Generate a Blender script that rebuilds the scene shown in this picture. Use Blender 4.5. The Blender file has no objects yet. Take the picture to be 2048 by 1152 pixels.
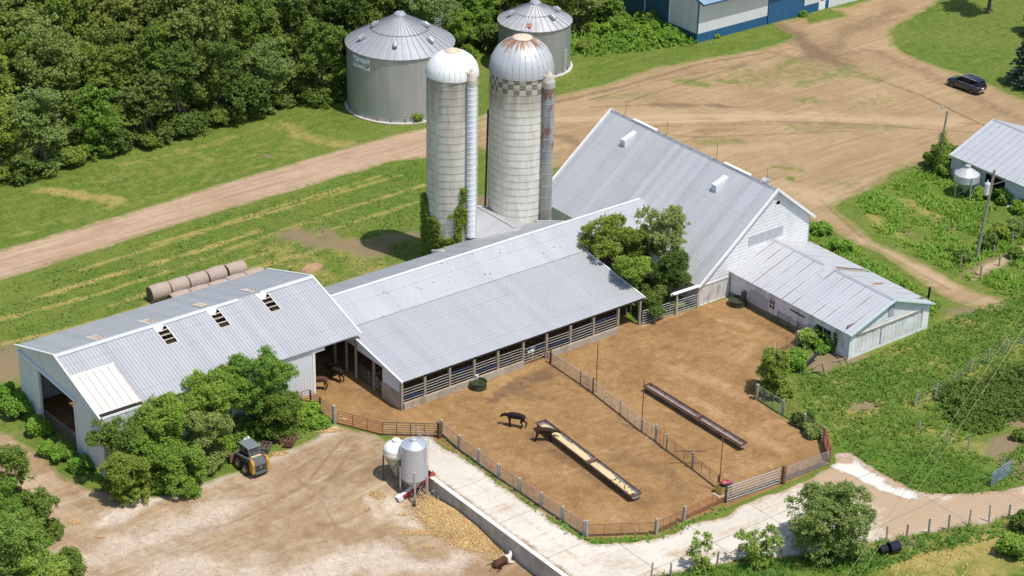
import bpy, bmesh, math, random
import numpy as np
from mathutils import Vector, Matrix

# ------------------------------------------------------------------ camera, world, sun, exposure
SC = bpy.context.scene
COL = SC.collection
PITCH, FPX, ROLL, TH = math.radians(26.86), 4208.0, math.radians(1.08), math.radians(38.0)
# world axes: +x east (along the cattle barns), +y north, z up; origin = south-west corner of the loafing shed
def _rot(x, y, z):
    return Vector((x*math.cos(TH)+y*math.sin(TH), -x*math.sin(TH)+y*math.cos(TH), z))
CAM_O = Vector((-90.72, -131.51, 93.0))
_f = _rot(0, math.cos(PITCH), -math.sin(PITCH)); _r = _rot(1, 0, 0); _u = _r.cross(_f)
CR = _r*math.cos(ROLL)+_u*math.sin(ROLL); CU = -_r*math.sin(ROLL)+_u*math.cos(ROLL); CF = _f
cd = bpy.data.cameras.new('camera'); cam = bpy.data.objects.new('camera', cd); COL.objects.link(cam)
cam.matrix_world = Matrix(((CR.x, CU.x, -CF.x, CAM_O.x), (CR.y, CU.y, -CF.y, CAM_O.y), (CR.z, CU.z, -CF.z, CAM_O.z), (0, 0, 0, 1)))
cd.sensor_width = 36; cd.lens = 36*FPX/2048; cd.clip_start = 1; cd.clip_end = 5000
SC.camera = cam
SUN_EL = math.radians(67.5); SX, SY = 0.29, -0.957      # horizontal direction towards the sun
w = bpy.data.worlds.new('World'); SC.world = w; w.use_nodes = True
nt = w.node_tree; bg = nt.nodes['Background']
sky = nt.nodes.new('ShaderNodeTexSky'); sky.sky_type = 'NISHITA'; sky.sun_disc = False
sky.sun_elevation = SUN_EL; sky.sun_rotation = math.atan2(SX, SY); sky.air_density = 1.0; sky.dust_density = 1.2
nt.links.new(sky.outputs[0], bg.inputs[0]); bg.inputs[1].default_value = 0.135
sd = bpy.data.lights.new('sun', 'SUN'); sd.energy = 4.2; sd.angle = math.radians(0.53); sd.color = (1.0, 0.95, 0.87)
so = bpy.data.objects.new('sun', sd); COL.objects.link(so)
so.rotation_euler = Vector((SX*math.cos(SUN_EL), SY*math.cos(SUN_EL), math.sin(SUN_EL))).to_track_quat('Z', 'Y').to_euler()
SC.view_settings.view_transform = 'Standard'; SC.view_settings.look = 'None'
SC.view_settings.exposure = 0.13; SC.view_settings.gamma = 1.0

random.seed(7); RNG = np.random.default_rng(7)

# ------------------------------------------------------------------ terrain height
def _S(t):
    t = np.clip(t, 0, 1); return t*t*(3-2*t)
WALLX = -4.15
def height(x, y):
    x = np.asarray(x, float); y = np.asarray(y, float)
    a = _S((-x-5.5)/11)*_S((29-y)/7)
    b = _S((-y-7.5)/4.0)*_S((13+0*y+x+22)/14)*_S((WALLX+1.2-x)/1.1)
    deep = 1.4+0.35*_S((-y-12)/14)*_S((13+x+8)/10)
    return -deep*(1-(1-a)*(1-b))
def hz(x, y): return float(height(x, y))
def pix(px, py, z=None):
    """ground point (or point at height z) seen at a pixel of the 2048 px photograph"""
    d = CF + CR*((px-1024)/FPX) - CU*((py-576)/FPX)
    zz = 0.0 if z is None else z
    for _ in range(1 if z is not None else 14):
        t = (zz-CAM_O.z)/d.z; p = CAM_O+d*t
        if z is None: zz = 0.5*zz+0.5*hz(p.x, p.y)
    if z is None: p.z = hz(p.x, p.y)
    return p
def gp(px, py): return pix(px, py)
def z_at(x, y, py):
    """height above (x, y) that appears at image row py"""
    lo, hi = -5.0, 40.0
    for _ in range(40):
        m = (lo+hi)/2; d = Vector((x, y, m))-CAM_O; q = 576-FPX*d.dot(CU)/d.dot(CF)
        if q > py: lo = m
        else: hi = m
    return lo

# ------------------------------------------------------------------ helpers
def tag(o, label=None, cat=None, group=None, kind=None):
    if label: o['label'] = label
    if cat: o['category'] = cat
    if group: o['group'] = group
    if kind: o['kind'] = kind
    return o
def thing(name, label, cat, loc=(0, 0, 0), rz=0, group=None):
    o = bpy.data.objects.new(name, None); COL.objects.link(o); o.empty_display_size = 0.3
    o.location = loc; o.rotation_euler = (0, 0, rz)
    return tag(o, label, cat, group)
def link_mesh(name, me, parent=None):
    o = bpy.data.objects.new(name, me); COL.objects.link(o)
    if parent is not None: o.parent = parent
    return o
def copy_tree(o, parent=None):
    c = o.copy(); COL.objects.link(c); c.parent = parent
    for ch in [k for k in bpy.data.objects if k.parent == o]: copy_tree(ch, c)
    return c
class MB:
    """collects polygons, builds one mesh"""
    def __init__(s): s.v = []; s.f = []; s.m = []; s.g = []
    def add(s, vs, fs, mi=0):
        b = len(s.v); f0 = len(s.f); s.v += [tuple(v) for v in vs]
        for f in fs: s.f.append(tuple(i+b for i in f)); s.m.append(mi)
        s.g.append((b, len(s.v), f0, len(s.f)))
    def quad(s, a, b, c, d, mi=0): s.add([a, b, c, d], [(0, 1, 2, 3)], mi)
    def box(s, x0, x1, y0, y1, z0, z1, mi=0):
        s.add([(x0,y0,z0),(x1,y0,z0),(x1,y1,z0),(x0,y1,z0),(x0,y0,z1),(x1,y0,z1),(x1,y1,z1),(x0,y1,z1)],
              [(0,3,2,1),(4,5,6,7),(0,1,5,4),(1,2,6,5),(2,3,7,6),(3,0,4,7)], mi)
    def beam(s, a, b, w, h, mi=0, up=(0, 0, 1)):
        a = Vector(a); b = Vector(b); d = (b-a).normalized(); up = Vector(up)
        if abs(d.dot(up)) > .98: up = Vector((1, 0, 0))
        r = d.cross(up).normalized()*(w/2); u = r.cross(d).normalized()*(h/2)
        s.add([a-r-u, a+r-u, a+r+u, a-r+u, b-r-u, b+r-u, b+r+u, b-r+u],
              [(0,1,2,3),(7,6,5,4),(0,4,5,1),(1,5,6,2),(2,6,7,3),(3,7,4,0)], mi)
    def tube(s, a, b, r, n=6, r2=None, mi=0, caps=True):
        a = Vector(a); b = Vector(b); d = (b-a).normalized(); r2 = r if r2 is None else r2
        k = Vector((0, 0, 1)) if abs(d.z) < .9 else Vector((1, 0, 0))
        e = d.cross(k).normalized(); g = d.cross(e)
        vs = []
        for c, rr in ((a, r), (b, r2)):
            for i in range(n):
                t = 2*math.pi*i/n; vs.append(c+e*(rr*math.cos(t))+g*(rr*math.sin(t)))
        fs = [(i, (i+1) % n, n+(i+1) % n, n+i) for i in range(n)]
        if caps: fs += [tuple(range(n-1, -1, -1)), tuple(range(n, 2*n))]
        s.add(vs, fs, mi)
    def path(s, pts, r, n=5, mi=0):
        for a, b in zip(pts[:-1], pts[1:]): s.tube(a, b, r, n, mi=mi)
    def lathe(s, prof, n=24, c=(0, 0, 0), a0=0, a1=2*math.pi, mi=0, caps=False):
        full = abs(a1-a0-2*math.pi) < 1e-6; m = n if full else n+1
        vs = []
        for r, z in prof:
            for i in range(m):
                t = a0+(a1-a0)*i/n; vs.append((c[0]+r*math.cos(t), c[1]+r*math.sin(t), c[2]+z))
        fs = []
        for k in range(len(prof)-1):
            for i in range(n):
                j = (i+1) % m if full else i+1
                fs.append((k*m+i, k*m+j, (k+1)*m+j, (k+1)*m+i))
        if caps and full: fs += [tuple(range(m-1, -1, -1)), tuple(range((len(prof)-1)*m, len(prof)*m))]
        s.add(vs, fs, mi)
    def prism(s, poly, axis, a, b, mi=0):
        """poly of 2-D points extruded along axis ('x','y','z') from a to b"""
        n = len(poly)
        def P(p, t):
            return {'x': (t, p[0], p[1]), 'y': (p[0], t, p[1]), 'z': (p[0], p[1], t)}[axis]
        vs = [P(p, a) for p in poly]+[P(p, b) for p in poly]
        s.add(vs, [tuple(range(n-1, -1, -1)), tuple(range(n, 2*n))]+[(i, (i+1) % n, n+(i+1) % n, n+i) for i in range(n)], mi)
    def build(s, name, mats, parent=None, smooth=False, world=True, label=None):
        """world=True: vertices are world coordinates and are made relative to the (unrotated) root's location"""
        me = bpy.data.meshes.new(name)
        off = Vector((0, 0, 0)); loc = Vector((0, 0, 0))
        if world:
            if parent is not None:
                p = parent
                while p is not None: off += p.location; p = p.parent
            else:
                A = np.array(s.v); loc = Vector(((A[:, 0].min()+A[:, 0].max())/2, (A[:, 1].min()+A[:, 1].max())/2, A[:, 2].min())); off = loc
        me.from_pydata([(v[0]-off.x, v[1]-off.y, v[2]-off.z) for v in s.v], [], s.f)
        if not isinstance(mats, (list, tuple)): mats = [mats]
        for m in mats: me.materials.append(m)
        if len(mats) > 1: me.polygons.foreach_set('material_index', s.m)
        if smooth: me.polygons.foreach_set('use_smooth', [True]*len(s.f))
        bm = bmesh.new(); bm.from_mesh(me); bmesh.ops.recalc_face_normals(bm, faces=bm.faces); bm.to_mesh(me); bm.free()
        me.update()
        o = link_mesh(name, me, parent)
        if parent is None: o.location = loc
        if label: o['label'] = label
        return o
def V(*a): return Vector(a)
def build_parts(mb, name, mats, parent, per=1):
    """one child mesh per `per` collected pieces"""
    mats = mats if isinstance(mats, (list, tuple)) else [mats]
    comps = mb.g
    for i in range(0, len(comps), per):
        a = comps[i][0]; b = comps[min(i+per, len(comps))-1]
        m = MB(); m.v = mb.v[a:b[1]]; m.f = [tuple(k-a for k in f) for f in mb.f[comps[i][2]:b[3]]]; m.m = mb.m[comps[i][2]:b[3]]
        m.build(name, mats, parent)

def ribbed(mb, O, es, et, n, S, bot, top, pitch=.3, h=.03, gaps=(), mi=0, rw=.05):
    """ribbed sheet metal: ribs run along et, repeated along es; gaps = (s0,s1,t0,t1) left open"""
    O = Vector(O); es = Vector(es).normalized(); et = Vector(et).normalized(); n = Vector(n).normalized()
    B = bot if callable(bot) else (lambda s: bot); T = top if callable(top) else (lambda s: top)
    xs = [(0, 0)]; k = 0
    while k*pitch < S:
        for o_, hh in ((pitch*.5-rw, 0), (pitch*.5-rw*.45, h), (pitch*.5+rw*.45, h), (pitch*.5+rw, 0)):
            if k*pitch+o_ < S: xs.append((k*pitch+o_, hh))
        k += 1
    for g in gaps: xs += [(g[0], 0), (g[1], 0)]
    xs.append((S, 0)); xs.sort()
    for (xa, ha), (xb, hb) in zip(xs[:-1], xs[1:]):
        if xb-xa < 1e-5: continue
        m = (xa+xb)/2
        gs = sorted([(g[2], g[3]) for g in gaps if g[0] < m < g[1]])
        cur = (B(xa), B(xb)); iv = []
        for g0, g1 in gs:
            if g0 > min(cur): iv.append((cur, (min(g0, T(xa)), min(g0, T(xb)))))
            cur = (max(g1, cur[0]), max(g1, cur[1]))
        if max(cur) < max(T(xa), T(xb)): iv.append((cur, (T(xa), T(xb))))
        for (b0, b1), (t0, t1) in iv:
            if t0-b0 < 1e-4 and t1-b1 < 1e-4: continue
            t0 = max(t0, b0); t1 = max(t1, b1)
            mb.add([O+es*xa+et*b0+n*ha, O+es*xb+et*b1+n*hb, O+es*xb+et*t1+n*hb, O+es*xa+et*t0+n*ha], [(0, 1, 2, 3)], mi)
def lap(mb, O, es, n, lo, hi, z0, z1, course=.3, out=.022, gaps=(), mi=0):
    """lap siding: horizontal boards on a vertical wall; lo(z)/hi(z) limits along es; gaps (s0,s1,z0,z1)"""
    O = Vector(O); es = Vector(es).normalized(); n = Vector(n).normalized(); up = V(0, 0, 1)
    L = lo if callable(lo) else (lambda z: lo); Hh = hi if callable(hi) else (lambda z: hi)
    z = z0
    while z < z1-1e-4:
        zt = min(z+course, z1); zm = (z+zt)/2
        segs = [[L(z), Hh(z), L(zt), Hh(zt)]]
        for g in gaps:
            if g[2] < zm < g[3]:
                new = []
                for a, b, c, d in segs:
                    if g[0] > a and g[0] < b: new.append([a, g[0], max(c, a) if c > g[0] else c, g[0]])
                    if g[1] < b and g[1] > a: new.append([g[1], b, g[1], d])
                    if g[1] <= a or g[0] >= b: new.append([a, b, c, d])
                segs = new
        for a, b, c, d in segs:
            if b-a < 1e-3: continue
            if d < c: c = d = (c+d)/2
            mb.add([O+es*a+up*z+n*out, O+es*b+up*z+n*out, O+es*d+up*zt, O+es*c+up*zt], [(0, 1, 2, 3)], mi)
            mb.add([O+es*a+up*z, O+es*b+up*z, O+es*b+up*z+n*out, O+es*a+up*z+n*out], [(0, 1, 2, 3)], mi)
        z = zt

# ------------------------------------------------------------------ node material helpers
class NM:
    def __init__(s, name, rough=.7, spec=.3, metal=0.0):
        s.m = bpy.data.materials.new(name); s.m.use_nodes = True; s.t = s.m.node_tree; s.n = s.t.nodes; s.l = s.t.links
        s.b = s.n['Principled BSDF']; s.b.inputs['Roughness'].default_value = rough
        s.b.inputs['Metallic'].default_value = metal; s.b.inputs['Specular IOR Level'].default_value = spec
        s._tc = None
    def new(s, typ, **k):
        x = s.n.new(typ)
        for a, b in k.items(): setattr(x, a, b)
        return x
    def _in(s, sock, val):
        if hasattr(val, 'is_linked') or isinstance(val, bpy.types.NodeSocket): s.l.new(val, sock)
        elif isinstance(val, (tuple, list)):
            sock.default_value = tuple(val)+((1.0,) if len(val) == 3 and sock.type == 'RGBA' else ())
        else: sock.default_value = val
    def co(s, which='Object'):
        if s._tc is None: s._tc = s.new('ShaderNodeTexCoord')
        return s._tc.outputs[which]
    def pos(s):
        g = s.new('ShaderNodeNewGeometry'); return g.outputs['Position']
    def map(s, vec, scale=(1, 1, 1), rot=(0, 0, 0), loc=(0, 0, 0)):
        m = s.new('ShaderNodeMapping'); s.l.new(vec, m.inputs[0]); m.inputs['Scale'].default_value = scale
        m.inputs['Rotation'].default_value = rot; m.inputs['Location'].default_value = loc; return m.outputs[0]
    def noise(s, vec, scale=1.0, detail=4, rough=.55, dist=0):
        x = s.new('ShaderNodeTexNoise'); s.l.new(vec, x.inputs['Vector']); x.inputs['Scale'].default_value = scale
        x.inputs['Detail'].default_value = detail; x.inputs['Roughness'].default_value = rough; x.inputs['Distortion'].default_value = dist
        return x.outputs['Fac']
    def ramp(s, fac, a, b, lo=0.0, hi=1.0, clamp=True):
        x = s.new('ShaderNodeMapRange'); x.clamp = clamp
        s._in(x.inputs[0], fac); x.inputs[1].default_value = a; x.inputs[2].default_value = b; x.inputs[3].default_value = lo; x.inputs[4].default_value = hi
        return x.outputs[0]
    def mix(s, fac, a, b):
        x = s.new('ShaderNodeMix', data_type='RGBA'); s._in(x.inputs[0], fac); s._in(x.inputs[6], a); s._in(x.inputs[7], b); return x.outputs[2]
    def mul(s, fac, a, b):
        x = s.new('ShaderNodeMix', data_type='RGBA', blend_type='MULTIPLY'); s._in(x.inputs[0], fac); s._in(x.inputs[6], a); s._in(x.inputs[7], b); return x.outputs[2]
    def math(s, op, a, b=0.0):
        x = s.new('ShaderNodeMath', operation=op); s._in(x.inputs[0], a); s._in(x.inputs[1], b); return x.outputs[0]
    def sep(s, vec):
        x = s.new('ShaderNodeSeparateXYZ'); s.l.new(vec, x.inputs[0]); return x.outputs
    def comb(s, a, b, c=0.0):
        x = s.new('ShaderNodeCombineXYZ'); s._in(x.inputs[0], a); s._in(x.inputs[1], b); s._in(x.inputs[2], c); return x.outputs[0]
    def attr(s, name):
        x = s.new('ShaderNodeAttribute'); x.attribute_name = name; return x.outputs['Fac']
    def vor(s, vec, scale=1.0, feat='F1', out='Distance', rnd=1.0):
        x = s.new('ShaderNodeTexVoronoi', feature=feat); s.l.new(vec, x.inputs['Vector']); x.inputs['Scale'].default_value = scale
        x.inputs['Randomness'].default_value = rnd; return x.outputs[out]
    def bump(s, h, strength=.5, dist=.05):
        x = s.new('ShaderNodeBump'); s._in(x.inputs['Height'], h); x.inputs['Strength'].default_value = strength; x.inputs['Distance'].default_value = dist
        s.l.new(x.outputs[0], s.b.inputs['Normal'])
    def color(s, c): s._in(s.b.inputs['Base Color'], c); return s
    def rough(s, c): s._in(s.b.inputs['Roughness'], c); return s

def simple(name, col, rough=.7, var=.25, scale=3.0, metal=0.0, spec=.3, bump=0.0, dirt=None, dirt_amt=.5):
    M = NM(name, rough, spec, metal); p = M.co()
    n = M.noise(p, scale, 5, .6)
    c = M.mix(M.ramp(n, .3, .7), tuple(x*(1-var) for x in col), tuple(min(1, x*(1+var)) for x in col))
    if dirt:
        n2 = M.noise(M.map(p, (1, 1, .35)), scale*.6, 6, .65)
        c = M.mix(M.ramp(n2, .5, .68, 0, dirt_amt), c, dirt)
    M.color(c)
    if bump: M.bump(n, bump, .03)
    return M.m
def galv(name, base, axis=0, pitch=.3, streak_axis=1, amount=.06, rust=0.0, rough=.42, metal=.35, spots=0.0, panel=.9, rustcol=(.28, .12, .05), screws=.5, laps=.35, grime=.45):
    """ribbed sheet metal; axis = object axis the ribs repeat along"""
    M = NM(name, rough, .4, metal); p = M.co(); xyz = M.sep(p); a = xyz[axis]
    cell = M.math('FLOOR', M.math('DIVIDE', a, panel))
    wn = M.new('ShaderNodeTexWhiteNoise', noise_dimensions='1D'); M.l.new(cell, wn.inputs['W'])
    c = M.mix(M.ramp(wn.outputs[0], 0, 1), tuple(x*(1-amount) for x in base), tuple(min(1, x*(1+amount*.8)) for x in base))
    sc = [.5, .5, .5]; sc[axis] = 5.0
    n = M.noise(M.map(p, tuple(sc)), 1.0, 5, .6)
    c = M.mix(M.ramp(n, .35, .7, 0, .5), c, tuple(x*.8 for x in base))
    n3 = M.noise(p, .35, 4, .6)
    c = M.mix(M.ramp(n3, .35, .65, 0, .22), c, tuple(min(1, x*1.15) for x in base))
    # darker line along each rib, for contrast
    fr = M.math('FRACT', M.math('DIVIDE', a, pitch)); d = M.math('ABSOLUTE', M.math('SUBTRACT', fr, .62))
    c = M.mix(M.ramp(d, .03, .11, .5, 0), c, tuple(x*.52 for x in base))
    if rust:
        sc2 = [.25, .25, .25]; sc2[axis] = 1.3
        r1 = M.noise(M.map(p, tuple(sc2)), 1.0, 3, .5)
        fr2 = M.math('FRACT', M.math('DIVIDE', a, panel)); d2 = M.math('ABSOLUTE', M.math('SUBTRACT', fr2, .5))
        line = M.ramp(M.math('ADD', d2, M.math('MULTIPLY', M.math('SUBTRACT', n, .5), .12)), .015, .06, 1, 0)
        c = M.mix(M.math('MULTIPLY', M.math('MULTIPLY', line, M.ramp(r1, .42, .56)), rust), c, rustcol)
    tt = xyz[streak_axis]; dot = M.math('MULTIPLY', M.math('LESS_THAN', M.math('ABSOLUTE', M.math('SUBTRACT', M.math('FRACT', M.math('DIVIDE', a, pitch*3)), .5)), .05), M.math('LESS_THAN', M.math('ABSOLUTE', M.math('SUBTRACT', M.math('FRACT', M.math('DIVIDE', tt, 1.25)), .5)), .035))
    c = M.mix(M.math('MULTIPLY', dot, screws), c, tuple(x*.35 for x in base))
    lp = M.math('ABSOLUTE', M.math('SUBTRACT', M.math('FRACT', M.math('DIVIDE', M.math('ADD', tt, 1.1), 4.9)), .5))
    c = M.mix(M.ramp(lp, .004, .012, laps, 0), c, tuple(x*.55 for x in base))
    dr = M.noise(M.map(p, tuple(2.2 if i == axis else .3 for i in range(3))), 1.0, 6, .7); c = M.mix(M.ramp(dr, .56, .74, 0, grime), c, tuple(x*y for x, y in zip(base, (.74, .71, .66))))
    if spots:
        v = M.vor(p, .9); c = M.mix(M.ramp(v, .05, .12, spots, 0), c, (.16, .15, .15))
    M.color(c); M.rough(M.ramp(n, .3, .7, rough-.07, rough+.12)); return M.m

# ------------------------------------------------------------------ numpy fractal noise
def vnoise(x, y, sc, seed=0):
    r = np.random.default_rng(seed); T = r.random((256, 256))
    x = x/sc+1000.3; y = y/sc+1000.7; xi = np.floor(x).astype(int); yi = np.floor(y).astype(int)
    fx = x-xi; fy = y-yi; fx = fx*fx*(3-2*fx); fy = fy*fy*(3-2*fy)
    a = T[xi % 256, yi % 256]; b = T[(xi+1) % 256, yi % 256]; c = T[xi % 256, (yi+1) % 256]; d = T[(xi+1) % 256, (yi+1) % 256]
    return (a*(1-fx)+b*fx)*(1-fy)+(c*(1-fx)+d*fx)*fy
def fbm(x, y, sc, seed=0, oct=4):
    s = 0; a = 1; t = 0
    for k in range(oct): s = s+a*vnoise(x, y, sc/2**k, seed+k*11); t += a; a *= .5
    return s/t
def pdist(x, y, poly, closed=True):
    """signed distance (positive inside) to a polygon, or plain distance to a polyline"""
    P = np.array([(p[0], p[1]) for p in poly], float); n = len(P)
    best = np.full(x.shape, 1e9); ins = np.zeros(x.shape, bool)
    for i in range(n if closed else n-1):
        a = P[i]; b = P[(i+1) % n]; d = b-a; L = max(d@d, 1e-9)
        t = np.clip(((x-a[0])*d[0]+(y-a[1])*d[1])/L, 0, 1)
        best = np.minimum(best, np.hypot(x-a[0]-t*d[0], y-a[1]-t*d[1]))
        if closed:
            c = ((a[1] > y) != (b[1] > y)); dy = b[1]-a[1]
            if abs(dy) > 1e-12: ins ^= c & (x < (d[0]*(y-a[1])/dy+a[0]))
    return np.where(ins, best, -best) if closed else best
def paint(x, y, items, seed=0):
    """0..1 mask from soft strokes: (pixel polyline, radius m, strength)"""
    v = np.zeros(x.shape); wob = (fbm(x, y, 2.2, seed+50)-.5)*2
    for pts, rad, st in items:
        w_ = [gp(*p) for p in pts]
        d = pdist(x, y, w_, False) if len(w_) > 1 else np.hypot(x-w_[0].x, y-w_[0].y)
        v = np.maximum(v, st*np.clip(1.25-(d+wob*rad*.6)/rad, 0, 1))
    return np.clip(v, 0, 1)

# ------------------------------------------------------------------ ground materials
def grass_nodes(M, p, dry, lush, bare, soil=(.225, .165, .100)):
    n1 = M.noise(p, .09, 5, .6); n2 = M.noise(p, .8, 6, .65); n3 = M.noise(p, 5.5, 3, .6)
    ny = M.noise(M.map(p, (.12, 1.4, 1), (0, 0, math.radians(-3))), 1.0, 5, .65)
    c = M.mix(M.ramp(n2, .3, .7), (.092, .138, .021), (.200, .240, .046))
    c = M.mix(M.ramp(n1, .42, .62, 0, .55), c, (.215, .235, .055))
    c = M.mix(M.ramp(ny, .42, .68, 0, .5), c, (.090, .165, .020))
    n4 = M.noise(p, 2.4, 4, .7); c = M.mul(M.ramp(n4, .42, .68, 0, .75), c, (.50, .62, .48)); c = M.mul(M.ramp(n3, .25, .75, 0, .6), c, (.62, .68, .55))
    k = M.math('ADD', n2, M.math('MULTIPLY', M.math('SUBTRACT', n3, .5), .6))
    c = M.mix(M.ramp(M.math('ADD', M.math('MULTIPLY', lush, .6), M.math('SUBTRACT', k, .5)), .2, .5, 0, .85), c, (.070, .155, .018))
    c = M.mix(M.ramp(M.math('ADD', dry, M.math('SUBTRACT', k, .62)), .05, .55, 0, .9), c, (.34, .265, .09))
    c = M.mix(M.ramp(M.math('ADD', bare, M.math('SUBTRACT', k, .60)), .10, .62, 0, .9), c, soil)
    return c, n2, n3
def mat_grass():
    M = NM('grass_ground', .9, .15); p = M.co()
    c, n2, n3 = grass_nodes(M, p, M.attr('dry'), M.attr('lush'), M.attr('bare'))
    M.color(c); M.bump(M.math('ADD', n2, M.math('MULTIPLY', n3, .6)), .9, .12); return M.m
def mat_soil(name, a, b, dark, pale, streak=0.0, rot=0.0, fine=6.0, edge_w=1.2, rough=.92, grassy=.0, bump=.5, streak2=None, speck=None, churn=False, cpale=.35):
    """bare soil: attributes dark / pale / green / rim painted per vertex"""
    M = NM(name, rough, .15); p = M.co()
    n1 = M.noise(p, .16, 6, .62); n2 = M.noise(p, 1.1, 6, .68); n3 = M.noise(p, fine, 4, .65)
    c = M.mix(M.ramp(n1, .34, .66), a, b)
    c = M.mix(M.ramp(n2, .35, .75, 0, .5), c, tuple(x*.80 for x in a))
    if streak:
        q = M.map(p, (.07, 1.5, 1), (0, 0, rot)); s = M.noise(q, 1.0, 5, .6, .5)
        c = M.mix(M.ramp(s, .50, .66, 0, streak), c, dark)
        c = M.mix(M.ramp(s, .30, .45, streak, 0), c, pale)
    if streak2 is not None:
        q = M.map(p, (.09, 2.2, 1), (0, 0, streak2)); s = M.noise(q, 1.0, 4, .6, .8)
        c = M.mix(M.ramp(s, .54, .66, 0, streak*.8), c, dark)
    k = M.math('ADD', M.math('SUBTRACT', n2, .5), M.math('MULTIPLY', M.math('SUBTRACT', n3, .5), .8))
    c = M.mix(M.ramp(M.math('ADD', M.attr('dark'), M.math('MULTIPLY', k, .9)), .15, .95, 0, .9), c, dark)
    c = M.mix(M.ramp(M.math('ADD', M.attr('pale'), M.math('MULTIPLY', k, .9)), .15, .95, 0, .95), c, pale)
    if speck:
        v = M.vor(p, 2.6); c = M.mix(M.ramp(v, .05, .12, .8, 0), c, speck)
        v2 = M.vor(p, 1.1); c = M.mix(M.ramp(v2, .03, .06, .8, 0), c, tuple(min(1, x*1.7) for x in pale))
    c = M.mul(M.ramp(n3, .25, .75, .55, 0), c, (.72, .70, .68))
    if churn:
        q = M.new('ShaderNodeVectorMath', operation='ADD'); M.l.new(p, q.inputs[0]); cn = M.new('ShaderNodeTexNoise'); M.l.new(p, cn.inputs['Vector']); cn.inputs['Scale'].default_value = .7; cn.inputs['Detail'].default_value = 4; M.l.new(cn.outputs['Color'], q.inputs[1])
        v = M.vor(q.outputs[0], 1.7, 'SMOOTH_F1'); v2 = M.vor(q.outputs[0], 4.5); w3 = M.noise(q.outputs[0], .45, 7, .72, 1.2)
        c = M.mul(M.ramp(v, .15, .55, 0, .35), c, (.70, .64, .58)); c = M.mul(M.ramp(v2, .05, .45, .30, 0), c, (.62, .55, .48))
        c = M.mul(M.ramp(w3, .50, .66, 0, .55), c, (.62, .58, .55)); c = M.mix(M.ramp(w3, .44, .32, 0, cpale), c, pale)
    g = M.mix(M.ramp(n3, .3, .7), (.08, .13, .02), (.16, .20, .04))
    gm = M.math('ADD', M.attr('green'), M.math('MULTIPLY', k, 1.4))
    if grassy: gm = M.math('ADD', gm, M.ramp(n1, .45, .7, 0, grassy))
    c = M.mix(M.ramp(gm, .22, .8, 0, .85), c, g)
    e = M.attr('rim')
    c = M.mix(M.ramp(M.math('SUBTRACT', e, M.math('MULTIPLY', k, 2.2*edge_w)), 0.0, edge_w, .9, 0), c, M.mix(M.ramp(n3, .3, .7), (.10, .145, .025), (.20, .20, .06)))
    M.color(c); M.bump(M.math('ADD', n2, M.math('MULTIPLY', n3, .5)), bump, .08); return M.m

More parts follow.
